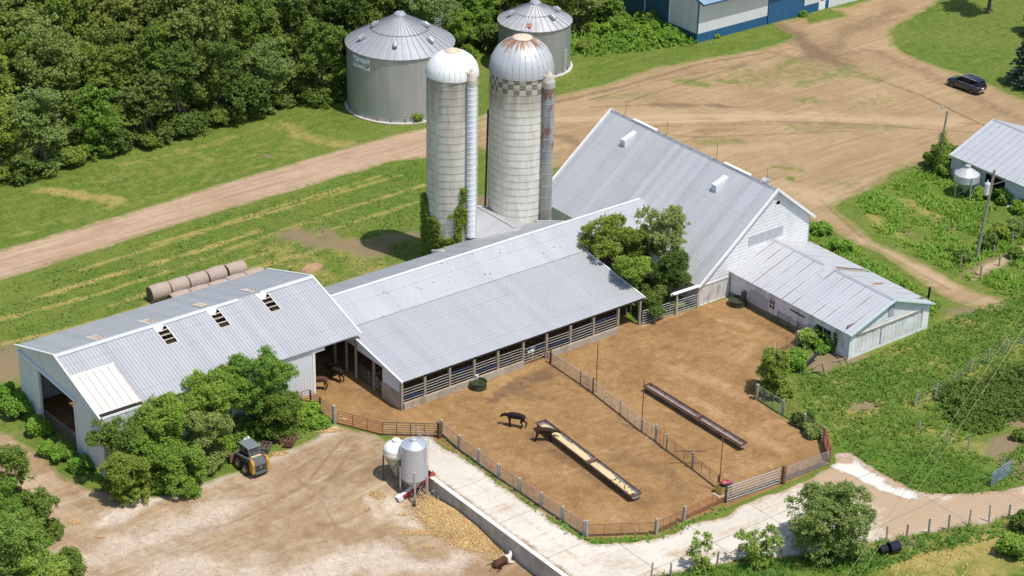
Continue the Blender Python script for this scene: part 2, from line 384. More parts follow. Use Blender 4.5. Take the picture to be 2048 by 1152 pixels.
def wpts(poly): return [p if isinstance(p, Vector) else gp(*p) for p in poly]
def sheet(name, poly, zoff, mat, amp=.8, sc=2.5, step=.4, paints=None, seed=1, thick=0.0, rimcap=6.0, clipx=None, flat=False):
    P = wpts(poly); xs = [p.x for p in P]; ys = [p.y for p in P]
    x0, x1 = max(min(xs)-2, -75), min(max(xs)+2, 150); y0, y1 = max(min(ys)-2, -75), min(max(ys)+2, 125)
    nx, ny = int((x1-x0)/step)+2, int((y1-y0)/step)+2
    gx, gy = np.meshgrid(x0+np.arange(nx)*step, y0+np.arange(ny)*step)
    def field(x, y):
        f = pdist(x, y, P)+amp*2*(fbm(x, y, sc, seed, 4)-.5)
        if clipx is not None: f = np.minimum(f, (clipx[0]-x) if clipx[1] < 0 else (x-clipx[0]))
        return f
    F = field(gx, gy)
    verts = []; faces = []; vid = -np.ones(F.shape, int)
    ins = F > 0
    iy, ix = np.nonzero(ins); vid[iy, ix] = np.arange(len(ix)); verts = list(zip(gx[iy, ix].tolist(), gy[iy, ix].tolist()))
    c4 = ins[:-1, :-1].astype(int)+ins[:-1, 1:]+ins[1:, 1:]+ins[1:, :-1]
    fy, fx = np.nonzero(c4 == 4)
    faces = list(zip(vid[fy, fx].tolist(), vid[fy, fx+1].tolist(), vid[fy+1, fx+1].tolist(), vid[fy+1, fx].tolist()))
    cache = {}; border = []
    def cut(a, b):
        k = (a, b) if a < b else (b, a)
        if k not in cache:
            fa, fb = F[k[0]], F[k[1]]; t = fa/(fa-fb)
            cache[k] = len(verts)
            verts.append((gx[k[0]]+(gx[k[1]]-gx[k[0]])*t, gy[k[0]]+(gy[k[1]]-gy[k[0]])*t))
        return cache[k]
    fy, fx = np.nonzero((c4 > 0) & (c4 < 4))
    for j, i in zip(fy.tolist(), fx.tolist()):
        cs = [(j, i), (j, i+1), (j+1, i+1), (j+1, i)]; poly_ = []; cc = []
        for a, b in zip(cs, cs[1:]+cs[:1]):
            if ins[a]: poly_.append(int(vid[a]))
            if ins[a] != ins[b]: k = cut(a, b); poly_.append(k); cc.append((k, ins[a]))
        if len(poly_) >= 3: faces.append(tuple(poly_))
        if len(cc) == 2: border.append((cc[0][0], cc[1][0]))
    A = np.array(verts); z = (0*A[:, 0] if flat else height(A[:, 0], A[:, 1]))+zoff; n = len(A)
    co = np.column_stack([A, z])
    if thick:
        bv = sorted({k for e in border for k in e}); mp = {k: n+q for q, k in enumerate(bv)}
        low = co[bv].copy(); low[:, 2] -= thick; co = np.vstack([co, low])
        faces += [(a, b, mp[b], mp[a]) for a, b in border]
    me = bpy.data.meshes.new(name); me.from_pydata(co.tolist(), [], faces)
    rim = np.clip(field(co[:, 0], co[:, 1]), 0, rimcap)
    def at(k, v):
        a = me.attributes.new(k, 'FLOAT', 'POINT'); a.data.foreach_set('value', np.asarray(v, np.float32))
    at('rim', rim)
    for k in ('dark', 'pale', 'green'):
        at(k, paint(co[:, 0], co[:, 1], (paints or {}).get(k, []), seed))
    me.materials.append(mat); me.polygons.foreach_set('use_smooth', [True]*len(me.polygons)); me.update()
    o = link_mesh(name, me); return tag(o, kind='structure')

# ------------------------------------------------------------------ ground
def build_ground():
    st = .42; xs = np.arange(-72, 148+st, st); ys = np.arange(-72, 122+st, st)
    gx, gy = np.meshgrid(xs, ys); ny, nx = gx.shape
    z = height(gx, gy)+(.10*(fbm(gx, gy, 9, 3)-.5))*0
    co = np.column_stack([gx.ravel(), gy.ravel(), z.ravel()])
    idx = np.arange(nx*ny).reshape(ny, nx)
    f = np.column_stack([idx[:-1, :-1].ravel(), idx[:-1, 1:].ravel(), idx[1:, 1:].ravel(), idx[1:, :-1].ravel()]).tolist()
    n = len(co); B = 3000; X0, X1, Y0, Y1 = xs[0], xs[-1], ys[0], ys[-1]
    ext = [(-B, -B, 0), (X0, -B, 0), (X1, -B, 0), (B, -B, 0), (-B, Y0, 0), (B, Y0, 0), (-B, Y1, 0), (B, Y1, 0), (-B, B, 0), (X0, B, 0), (X1, B, 0), (B, B, 0)]
    co = np.vstack([co, np.array(ext, float)])
    c00, c10, c01, c11 = int(idx[0, 0]), int(idx[0, -1]), int(idx[-1, 0]), int(idx[-1, -1])
    e = [n+i for i in range(12)]
    f += [(e[0], e[1], c00, e[4]), [e[1], e[2]]+[int(i) for i in idx[0, ::-1]], (e[2], e[3], e[5], c10),
          [e[4]]+[int(i) for i in idx[:, 0]]+[e[6]], [e[5], e[7]]+[int(i) for i in idx[::-1, -1]],
          (e[6], c01, e[9], e[8]), [int(i) for i in idx[-1, :]]+[e[10], e[9]], (c11, e[7], e[11], e[10])]
    me = bpy.data.meshes.new('ground'); me.from_pydata(co.tolist(), [], f)
    x, y = co[:, 0], co[:, 1]
    dry = [([(0, 690), (210, 640), (430, 565)], .55, .75), ([(0, 640), (190, 590), (330, 545)], .5, .65), ([(60, 600), (200, 557), (370, 510), (520, 462)], .5, .75), ([(430, 565), (560, 520), (640, 500)], .5, .6),
           ([(330, 545), (500, 487), (640, 440)], .5, .35), ([(0, 520), (160, 480)], .6, .3), ([(90, 380), (180, 395), (240, 400)], 1.4, .6),
           ([(560, 250), (640, 285), (700, 290)], 1.8, .45), ([(690, 490), (740, 540), (700, 590)], 2.5, .45), ([(560, 500), (640, 560), (560, 600)], 3.0, .4),
           ([(350, 300), (420, 320)], 1.2, .35), ([(200, 360), (400, 330), (600, 290)], 3, .22), ([(0, 480), (600, 310)], .9, .25),
           ([(1860, 1120), (1960, 1090), (2040, 1060)], 3.2, .62), ([(1800, 1130), (1900, 1100)], 2.2, .5), ([(1950, 1140), (2040, 1110)], 2.2, .5),
           ([(1780, 700), (1850, 690)], 1.2, .4), ([(1820, 745), (1870, 720), (1890, 740)], 1.0, .5), ([(1690, 640), (1700, 720), (1660, 800)], 2.2, .3),
           ([(1780, 400), (1850, 420), (1900, 450)], 1.6, .5), ([(1740, 430), (1800, 470)], 1.2, .5), ([(1900, 640), (1950, 650)], 1.4, .5),
           ([(1700, 820), (1740, 815)], 1.6, .6), ([(1810, 865), (1870, 880)], 2.2, .28), ([(1930, 790), (2000, 740), (2040, 700)], 2.2, .3), ([(1830, 815), (1910, 775), (2046, 690)], 1.2, .42), ([(1840, 860), (1900, 880), (1960, 900)], 1.6, .4), ([(1700, 1095), (1900, 1062), (2048, 1035)], .7, .35), ([(1650, 880), (1700, 850), (1640, 800)], 1.4, .3), ([(540, 250), (420, 290), (240, 330)], .8, .35), ([(300, 490), (520, 425), (760, 352)], .35, .6), ([(160, 540), (420, 460), (800, 350)], .4, .6), ([(200, 620), (420, 540), (640, 470)], .4, .65), ([(450, 500), (650, 430), (850, 370)], .4, .6), ([(620, 470), (850, 400)], .4, .5)]
    lush = [([(0, 700), (200, 660)], 2.5, .6), ([(300, 560), (200, 600)], 1.8, .6), ([(650, 380), (850, 340)], 1.4, .7), ([(650, 450), (850, 400)], 1.5, .5),
            ([(400, 420), (700, 345)], .9, .6), ([(300, 455), (0, 545)], .9, .5), ([(1580, 78), (1400, 130), (1110, 200)], 1.0, .5),
            ([(1700, 900), (1800, 930), (1950, 960)], 4, .7), ([(1750, 780), (1900, 700)], 3, .5), ([(1700, 740), (1760, 760)], 2, .7), ([(1900, 380), (2000, 420)], 3, .5)]
    bare = [([(590, 470), (650, 485), (720, 490), (760, 500)], 2.2, .8), ([(640, 455), (660, 470)], 1.0, .7), ([(700, 490), (830, 470)], 1.6, .6),
            ([(0, 745), (30, 735), (10, 700)], 1.8, .9), ([(720, 560), (800, 540), (860, 520)], 1.4, .55), ([(1700, 712), (1680, 690), (1640, 730)], 1.6, .95),
            ([(1715, 815), (1735, 812)], .9, .9), ([(1985, 905), (2020, 885), (2048, 865)], 1.5, .85), ([(2030, 830), (2048, 850)], 1.6, 1), ([(2030, 930), (2048, 950)], 1.6, .9),
            ([(1780, 450), (1820, 465)], .8, .8), ([(1880, 440), (1910, 455)], .7, .9), ([(1910, 625), (1975, 615)], 1.3, .8), ([(1790, 1088), (1830, 1085)], .8, .7),
            ([(60, 870), (150, 880)], 2, .3), ([(420, 395), (460, 400)], .6, .5), ([(530, 310), (540, 313)], .5, .8), ([(955, 400), (965, 410)], 1.6, 1),
            ([(1940, 550), (2048, 500)], 1.2, 1), ([(60, 1000), (120, 1100)], 4, .8), ([(270, 905), (600, 900)], 1, .3)]
    def at(k, it, s):
        a = me.attributes.new(k, 'FLOAT', 'POINT'); a.data.foreach_set('value', paint(x, y, it, s).astype(np.float32))
    at('dry', dry, 5); at('lush', lush, 6); at('bare', bare, 7)
    me.materials.append(mat_grass()); me.polygons.foreach_set('use_smooth', [True]*len(me.polygons)); me.update()
    tag(link_mesh('ground', me), kind='structure')
build_ground()

M_road = mat_soil('road_dirt', (.40, .275, .18), (.50, .36, .25), (.26, .17, .11), (.56, .42, .30), streak=.5, rot=math.radians(-1), edge_w=.8)
M_yard = mat_soil('farmyard_dirt', (.33, .225, .120), (.43, .305, .175), (.175, .118, .070), (.55, .415, .265), streak=.26, rot=math.radians(37), edge_w=1.0, grassy=.18)
M_pen = mat_soil('cattle_yard_dirt', (.305, .179, .073), (.420, .258, .115), (.165, .105, .065), (.53, .355, .20), streak=.10, rot=math.radians(52), edge_w=.35, bump=1.4, fine=3.5, churn=True)
M_grav = mat_soil('gravel_yard_dirt', (.37, .26, .155), (.49, .375, .25), (.28, .175, .085), (.66, .58, .49), streak=.30, rot=math.radians(25), edge_w=.5, speck=(.20, .12, .06), churn=True, cpale=.12)

road_poly = [(-140, 537), (0, 498), (100, 471), (200, 441), (300, 412), (400, 379), (500, 350), (600, 322), (700, 292), (800, 267), (870, 250), (945, 236),
             (1010, 216), (1110, 190), (1110, 270), (1040, 285), (956, 296), (850, 318), (780, 325), (700, 350), (560, 389), (400, 437), (200, 499), (0, 562), (-140, 606)]
sheet('dirt_road', road_poly, .010, M_road, amp=.35, sc=2.5, step=.45, seed=11,
      paints={'dark': [([(-100, 560), (200, 470), (500, 370), (700, 315)], .35, .35)], 'green': [([(560, 389), (700, 352)], .8, .3)]})
yard_poly = [(945, 242), (1010, 222), (1110, 190), (1200, 168), (1300, 138), (1400, 119), (1500, 101), (1562, 88), (1580, 72), (1540, 47), (1612, 33), (1622, 44), (1690, 32),
             (1660, 19), (1730, 2), (1800, -30), (1950, -60), (1880, 2), (1850, 18), (1812, 42), (1789, 62), (1786, 86), (1808, 105), (1860, 125), (1914, 145), (1969, 164),
             (2031, 191), (2200, 265), (2200, 420), (2048, 330), (1930, 290), (1905, 305), (1852, 326), (1809, 341), (1758, 367), (1711, 395), (1668, 412), (1672, 425), (1711, 450), (1749, 481), (1801, 502),
             (1853, 530), (1905, 558), (1958, 578), (2003, 598), (2005, 612), (1975, 625), (1940, 613), (1892, 596), (1836, 560), (1801, 541), (1760, 510), (1697, 483), (1652, 452), (1610, 440),
             (1500, 400), (1350, 330), (1230, 300), (1130, 335), (1085, 345), (1040, 330), (975, 300), (945, 292)]
fan = [([(1640, 110), (1600, 80), (1560, 55)], 2.2, .9), ([(1640, 110), (1680, 128)], 3.0, .9), ([(1640, 110), (1700, 60), (1790, 20)], 2.0, .6), ([(1640, 115), (1740, 100), (1860, 150), (2040, 240)], 1.4, .5),
       ([(1620, 125), (1500, 92), (1560, 110)], 1.0, .45), ([(1560, 100), (1400, 128), (1240, 175), (1110, 205)], .5, .7), ([(1500, 125), (1300, 165), (1180, 200)], .35, .55),
       ([(1310, 210), (1390, 212)], .9, .75), ([(1410, 210), (1450, 213)], .7, .8), ([(1100, 270), (1130, 275), (1150, 285)], 1.2, .7), ([(1400, 262), (1480, 260)], 1.0, .45), ([(1250, 255), (1500, 248), (1800, 250)], .5, .4),
       ([(1650, 235), (1750, 238)], .6, .4), ([(1800, 345), (1720, 380), (1620, 430)], .8, .4), ([(1110, 310), (1180, 300)], 2.0, .3)]
fan += [([(1120, 232), (1400, 226), (1700, 232), (1980, 250)], .22, 0.90), ([(1120, 246), (1400, 240), (1700, 247), (1980, 268)], .22, 0.85), ([(1560, 110), (1420, 150), (1250, 205)], .2, 0.80), ([(1700, 140), (1840, 190), (1990, 262)], .25, 0.90), ([(1180, 215), (1330, 208), (1500, 216)], .2, 0.80), ([(1250, 262), (1400, 275), (1700, 262)], .22, 0.80), ([(1640, 400), (1740, 490), (1900, 580)], .3, 0.75)]
green = [([(1360, 160), (1410, 170)], 1.2, .7), ([(1440, 162), (1470, 165)], 1.0, .7), ([(1500, 155), (1700, 140)], 4.5, .42), ([(1300, 190), (1200, 195)], 1.5, .4), ([(1600, 170), (1660, 150)], 1.6, .55),
         ([(1700, 150), (1750, 160)], 1.5, .5), ([(1590, 120), (1560, 135)], 1.2, .6), ([(1600, 200), (1640, 203)], 1.2, .5), ([(1590, 255), (1800, 255)], 1.2, .4), ([(1400, 285), (1480, 282)], 1.4, .5),
         ([(1560, 335), (1600, 340)], 1.0, .6), ([(1580, 355), (1585, 360)], .6, .9), ([(1700, 210), (1760, 205)], 2.0, .35), ([(1480, 345), (1440, 330)], 1.5, .35), ([(1640, 365), (1700, 370)], 1.0, .35)]
palep = [([(1100, 240), (1300, 232), (1600, 232), (1900, 245)], 1.8, .55), ([(1250, 245), (1500, 240)], .6, .7), ([(1420, 300), (1560, 290)], 1.5, .4), ([(1730, 480), (1900, 570)], 1.2, .5), ([(1640, 400), (1560, 370)], 2.0, .45)]
sheet('farmyard', yard_poly, .015, M_yard, amp=.7, sc=3.0, step=.27, seed=12, paints={'dark': fan, 'green': green, 'pale': palep})
F_ = lambda x, y: V(x, y, 0)
pen_poly = [F_(-25, 7.0), F_(-25, 22.1), F_(0, 22.1), F_(0.1, 16.9), F_(27.3, 16.9), F_(27.4, .8), F_(34.3, -.45), F_(38.5, -.5), F_(38.5, -11.8), (1597, 690), (1575, 702), (1540, 722), (1512, 778), (1512, 795), (1562, 830), (1612, 856),
            (1650, 885), (1664, 925), (1640, 938), (1567, 972), (1455, 1018), (1375, 1045), (1312, 1075), (1240, 1076), (1172, 1079), (1126, 1052), (1040, 996), (957, 938), (878, 886), (765, 873), (668, 847), (620, 805), F_(-6.5, 7.0)]
pend = [([(1130, 700), (1250, 670), (1390, 625)], .6, .4), ([(1480, 625), (1600, 690)], .7, .5), ([(1290, 780), (1380, 840), (1490, 900)], .5, .55), ([(1060, 870), (1180, 950), (1290, 1010)], .7, .6), ([(900, 880), (1040, 980), (1170, 1060)], .6, .45), ([(1460, 1000), (1560, 960), (1650, 925)], .7, .5), ([(1100, 735), (1190, 790)], .5, .5), ([(1340, 690), (1360, 720)], 1.4, .35), ([(1540, 860), (1600, 900)], 1.2, .35), ([(985, 800), (1020, 780), (1050, 765), (1090, 752)], 1.1, .8), ([(1040, 790), (1100, 795)], .9, .45), ([(1160, 770), (1230, 820), (1330, 905)], 1.0, .4), ([(1240, 910), (1320, 940), (1360, 985)], 1.2, .5), ([(1260, 885), (1300, 930)], 1.6, .35),
        ([(1380, 615), (1420, 650)], 1.2, .35), ([(1500, 690), (1450, 670)], .8, .3), ([(700, 770), (740, 790), (790, 840)], .9, .3)]
penp = [([(1450, 640), (1500, 655)], .8, .5), ([(1360, 740), (1440, 770), (1490, 800)], 1.3, .5), ([(1390, 800), (1440, 830)], .8, .5), ([(1500, 690), (1470, 720)], 1.2, .5), ([(1500, 870), (1560, 900)], 1.0, .45), ([(1430, 960), (1540, 930)], .7, .4),
        ([(1180, 1010), (1240, 1040)], 1.2, .35), ([(1100, 700), (1240, 655)], .5, .7), ([(1000, 900), (1100, 960)], 2.0, .25), ([(905, 790), (1090, 730)], .6, .3), ([(1283, 655), (1397, 612)], .4, .6)]
sheet('cattle_yard', pen_poly, .020, M_pen, amp=.22, sc=1.6, step=.28, seed=13, paints={'dark': pend, 'pale': penp})
W_ = WALLX-.1
grav_poly = [(-140, 800), (0, 862), (40, 882), (85, 915), (120, 945), (180, 975), (250, 996), (330, 988), (420, 960), (500, 932), (560, 905), (610, 885), (668, 850), (765, 873), (838, 868), (852, 900), F_(-3.6, -10), F_(-3.6, -60), F_(-50, -60), F_(-60, -30)]
grp = [([(200, 1050), (300, 1000), (450, 950), (560, 905), (660, 862)], 1.2, .8), ([(150, 1130), (300, 1080), (450, 1020)], 2.6, .6), ([(330, 1130), (500, 1150)], 3.0, .6), ([(600, 1150), (760, 1110)], 2.4, .75), ([(760, 1140), (900, 1130), (960, 1090)], 1.6, .75),
       ([(780, 1010), (840, 1060)], 1.2, .7), ([(740, 1000), (760, 1040)], .8, .5), ([(1030, 1080), (1060, 1140)], .6, .3)]
grd = [([(690, 875), (620, 960), (480, 1040), (250, 1110)], .22, .7), ([(715, 885), (650, 975), (510, 1060), (290, 1140)], .22, .65), ([(560, 925), (640, 1000), (700, 1100)], .2, .5), ([(60, 900), (150, 975), (330, 1010), (520, 990)], .25, .6), ([(75, 890), (170, 960), (330, 995)], .25, .5), ([(760, 1040), (820, 1100), (960, 1140)], .3, .55), ([(540, 1000), (700, 940), (780, 900)], .22, .5), ([(330, 1070), (420, 1060)], 1.2, .55), ([(640, 900), (560, 960), (520, 1060)], 1.2, .4), ([(720, 890), (660, 960), (560, 1040)], .8, .45), ([(620, 1060), (700, 1070)], 1.4, .5), ([(860, 1120), (1000, 1150), (1090, 1150)], 1.8, .75),
       ([(110, 920), (160, 1000), (250, 1010)], 1.0, .5), ([(50, 900), (90, 940)], 1.0, .5), ([(720, 960), (760, 920)], 1.0, .5)]
sheet('gravel_yard', grav_poly, .025, M_grav, amp=.45, sc=2.0, step=.27, seed=14, paints={'pale': grp, 'dark': [(a_, b_, min(1, c_+.2) if b_ < .3 else c_) for a_, b_, c_ in grd]}, clipx=(WALLX+.1, -1))

# concrete drive
def mat_concrete(name, base=(.60, .55, .475), dust=(.36, .25, .155)):
    M = NM(name, .85, .25); p = M.co(); n1 = M.noise(p, .25, 6, .6); n2 = M.noise(p, 2.2, 6, .7); n3 = M.noise(p, 11, 3, .6)
    c = M.mix(M.ramp(n1, .35, .65), tuple(x*.9 for x in base), tuple(min(1, x*1.08) for x in base))
    c = M.mix(M.ramp(n2, .45, .8, 0, .5), c, tuple(x*.72 for x in base))
    c = M.mul(M.ramp(n3, .3, .7, .4, 0), c, (.85, .83, .8))
    k = M.math('ADD', M.math('SUBTRACT', n2, .5), M.math('MULTIPLY', M.math('SUBTRACT', n3, .5), .6))
    s = M.noise(M.map(p, (.1, 1.6, 1), (0, 0, math.radians(15))), 1.0, 5, .6, .6)
    k2 = M.math('ADD', k, M.math('MULTIPLY', M.math('SUBTRACT', s, .5), 1.6))
    c = M.mix(M.ramp(M.math('ADD', M.attr('dark'), k2), .2, .75, 0, .92), c, M.mix(M.ramp(s, .35, .65), dust, tuple(x*1.12 for x in dust)))
    c = M.mix(M.ramp(M.math('ADD', M.attr('green'), k), .3, .6, 0, .9), c, (.17, .13, .06))
    c = M.mix(M.ramp(M.math('SUBTRACT', M.attr('rim'), M.math('MULTIPLY', k, 1.2)), 0, .45, .85, 0), c, tuple(x*.8 for x in dust))
    x = M.sep(p)
    for ax, per, off in ((0, 6.2, .0), (1, 6.1, 1.7)):
        f = M.math('FRACT', M.math('DIVIDE', M.math('ADD', x[ax], 100+off+M_j[ax]), per)); d = M.math('MULTIPLY', M.math('ABSOLUTE', M.math('SUBTRACT', f, .5)), per)
        c = M.mix(M.ramp(d, .02, .06, .6, 0), c, (.16, .13, .09))
    M.color(c); M.bump(n2, .2, .02); return M.m
M_j = (0.35, 0)
M_conc = mat_concrete('drive_concrete')
drive_poly = [(838, 868), (865, 874), (890, 899), (923, 912), (962, 940), (997, 970), (1036, 995), (1075, 1018), (1104, 1045), (1149, 1069), (1181, 1091), (1246, 1088), (1300, 1080), (1340, 1070), (1385, 1050), (1452, 1032), (1483, 1012), (1531, 992),
              (1572, 980), (1640, 950), (1652, 940), (1672, 922), (1668, 908), (1702, 905), (1766, 950), (1830, 982), (1900, 990), (2000, 984), (2048, 975), (2160, 955), (2160, 1000), (2048, 1022), (1975, 1047), (1857, 1068), (1775, 1080), (1700, 1092), (1605, 1114),
              (1475, 1120), (1400, 1138), (1300, 1156), (1290, 1260), F_(WALLX+.02, -60), F_(WALLX+.02, -9.5), (842, 900)]
drd = [([(1720, 1060), (1850, 1040), (2048, 1005)], .3, 1.0), ([(1740, 1000), (1850, 1015), (2048, 990)], .3, 1.0), ([(1000, 1100), (1100, 1110), (1250, 1130)], .5, .25), ([(940, 960), (1080, 1060), (1180, 1140)], .35, .35), ([(1660, 940), (1760, 985), (1860, 1030), (2040, 1000)], 4.2, .95), ([(1780, 990), (1800, 1060)], 3.5, .9), ([(1700, 985), (1650, 1030)], 2.6, .6), ([(1560, 985), (1500, 1060)], 2, .28), ([(1350, 1110), (1440, 1110)], 1.2, .5), ([(860, 900), (900, 920)], .6, .3), ([(1000, 1010), (1040, 1030)], 1.0, .3),
       ([(1200, 1120), (1300, 1140)], 1.5, .3), ([(1560, 1070), (1700, 1040)], 2.0, .5)]
sheet('concrete_drive', drive_poly, .032, M_conc, amp=.35, sc=1.2, step=.35, seed=15, thick=2.2, flat=True, paints={'dark': drd, 'green': [([(1300, 1086), (1400, 1056)], .3, .3)]}, clipx=(WALLX, 1))
M_wallc = simple('retaining_concrete', (.42, .405, .375), .85, .15, 1.2, bump=.2, dirt=(.26, .235, .20), dirt_amt=.6)
M_white_c = simple('bleached_concrete', (.66, .63, .58), .85, .12, 2.0, bump=.2)
def retaining_wall():
    t = thing('retaining_wall', 'long straight concrete retaining wall edging the raised drive above the gravel yard', 'wall', (WALLX-.15, -10.3, -1.4))
    m = MB(); y = -10.3
    while y > -46:
        m.box(WALLX-.3, WALLX-.005, y-3.6+.015, y, -2.4, .02); y -= 3.6
    m.build('wall', M_wallc, t)
    m = MB(); m.box(WALLX-.33, WALLX+.06, -46.3, -10.28, .022, .075); m.build('coping', M_white_c, t)
retaining_wall()
# bleached concrete patch beyond the pen corner
sheet('concrete_patch', [(1677, 908), (1700, 909), (1730, 930), (1766, 955), (1775, 968), (1800, 975), (1833, 985), (1834, 1001), (1815, 1000), (1760, 985), (1730, 968), (1690, 945), (1668, 934), (1690, 928), (1700, 925), (1680, 915)], .040,
      mat_concrete('patch_concrete', (.64, .61, .55)), amp=.75, sc=1.2, step=.3, seed=16)
# side path corner at the east fence
sheet('footpath', [(1938, 560), (1955, 535), (1990, 520), (2060, 485), (2060, 505), (2020, 525), (1980, 545), (1950, 565)], .012, M_road, amp=.3, sc=1.5, step=.35, seed=17, paints={'pale': [([(1965, 530), (2040, 505)], 1.0, .9)]})

# ------------------------------------------------------------------ building materials
M_roofL = galv('roof_metal_long_barn', (0.495, 0.502, 0.519), axis=0, pitch=.32, amount=.08)
M_roofS_low = galv('roof_metal_shed_low', (0.509, 0.517, 0.534), axis=0, pitch=.32, amount=.05)
M_roofS_up = galv('roof_metal_shed_high', (0.550, 0.558, 0.576), axis=0, pitch=.32, amount=.06, spots=.85, panel=1.28)
M_roofM = galv('roof_metal_main_barn', (0.553, 0.561, 0.579), axis=1, pitch=.36, amount=.14, streak_axis=0, panel=.72)
M_roofR = galv('roof_metal_low_shed', (0.582, 0.591, 0.610), axis=1, pitch=.45, amount=.05, rust=.85, panel=1.35, streak_axis=0, laps=.3, grime=.25)
M_roofW = galv('roof_metal_pale', (0.577, 0.586, 0.605), axis=1, pitch=.9, amount=.03, streak_axis=0, grime=.25)
M_roofB = galv('roof_metal_blue_white', (0.324, 0.450, 0.551), axis=0, pitch=.36, amount=.03)
M_ridge = simple('pale_ridge_metal', (.60, .62, .65), .45, .06, 1.0, metal=.3)
M_trim = simple('white_trim', (.78, .78, .77), .5, .06, 2.0)
M_sideV = galv('white_wall_ribs_x', (.72, .745, .77), axis=0, pitch=.3, amount=.03, rough=.6, metal=.1)
M_sideVy = galv('white_wall_ribs_y', (.69, .72, .75), axis=1, pitch=.3, amount=.03, rough=.6, metal=.1)
M_lap = simple('white_lap_boards', (.68, .69, .70), .7, .07, 1.2, dirt=(.45, .44, .41), dirt_amt=.35)
M_lapold = simple('weathered_white_boards', (.70, .715, .73), .8, .14, 1.6, dirt=(.30, .28, .24), dirt_amt=.7)
M_stain = simple('stained_white_boards', (.60, .59, .56), .8, .12, 2.2, dirt=(.33, .26, .19), dirt_amt=.75)
M_greyb = simple('grey_patch_board', (.42, .43, .45), .8, .12, 2.0)
M_wood = simple('grey_post_wood', (.30, .265, .21), .9, .25, 3.0, bump=.3)
M_wood_tan = simple('tan_timber', (.50, .42, .32), .85, .2, 4.0)
M_wood_dark = simple('dark_timber', (.085, .07, .058), .9, .3, 3.0)
M_wood_bleach = simple('weathered_post', (.34, .31, .27), .9, .25, 4.0, bump=.3)
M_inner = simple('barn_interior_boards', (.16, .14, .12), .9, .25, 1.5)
M_pipe = simple('grey_pipe', (.30, .29, .28), .55, .2, 2.0, metal=.3)
M_pipe_warm = simple('warm_grey_pipe', (.40, .375, .345), .6, .2, 2.0, metal=.2)
M_pipe_pale = simple('pale_pipe', (.52, .52, .53), .5, .12, 2.0, metal=.3)
M_pipe_rust = simple('rusty_pipe', (.17, .085, .05), .85, .35, 3.0)
M_pipe_red = simple('red_pipe', (.26, .085, .05), .75, .3, 3.0)
M_pipe_dark = simple('dark_pipe', (.075, .065, .07), .7, .3, 3.0)
M_pipe_blue = simple('blue_pipe', (.045, .10, .24), .5, .2, 3.0)
M_galvpipe = simple('galvanised', (.55, .565, .58), .4, .1, 2.0, metal=.55)
M_black = simple('shade_and_black', (.01, .01, .01), .95, 0, 1)  # plain black; also stands in for shade inside openings
M_curb = simple('curb_concrete', (.40, .35, .285), .9, .18, 1.2, dirt=(.24, .17, .10), dirt_amt=.7, bump=.2)
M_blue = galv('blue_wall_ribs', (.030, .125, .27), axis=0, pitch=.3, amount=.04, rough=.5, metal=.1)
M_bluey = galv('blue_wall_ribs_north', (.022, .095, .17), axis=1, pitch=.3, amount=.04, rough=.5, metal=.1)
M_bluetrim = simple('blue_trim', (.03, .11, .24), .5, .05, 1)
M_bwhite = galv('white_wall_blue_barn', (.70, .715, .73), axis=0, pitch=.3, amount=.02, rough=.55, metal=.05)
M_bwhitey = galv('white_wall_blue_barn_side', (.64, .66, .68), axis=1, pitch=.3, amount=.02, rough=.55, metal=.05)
M_fiber = simple('white_fibreglass', (.80, .76, .72), .5, .06, 2.5)
M_teal = simple('teal_trim', (.50, .64, .63), .6, .15, 3)
M_plastic = simple('curtain_plastic', (.66, .67, .66), .45, .2, .8, bump=.5)
M_glass = simple('window_dark', (.03, .03, .035), .15, .1, 1, spec=.6)

def slope_roof(mb, p_eave, es, S, p_ridge_off, pitch, h=.03, gaps=(), mi=0, n=None):
    """p_eave: start of eave; es along eave; p_ridge_off: vector from eave to ridge"""
    et = Vector(p_ridge_off); L = et.length; es = Vector(es); nn = es.cross(et).normalized()
    if nn.z < 0: nn = -nn
    ribbed(mb, p_eave, es, et, nn, S, 0, L, pitch, h, gaps, mi)
    return L

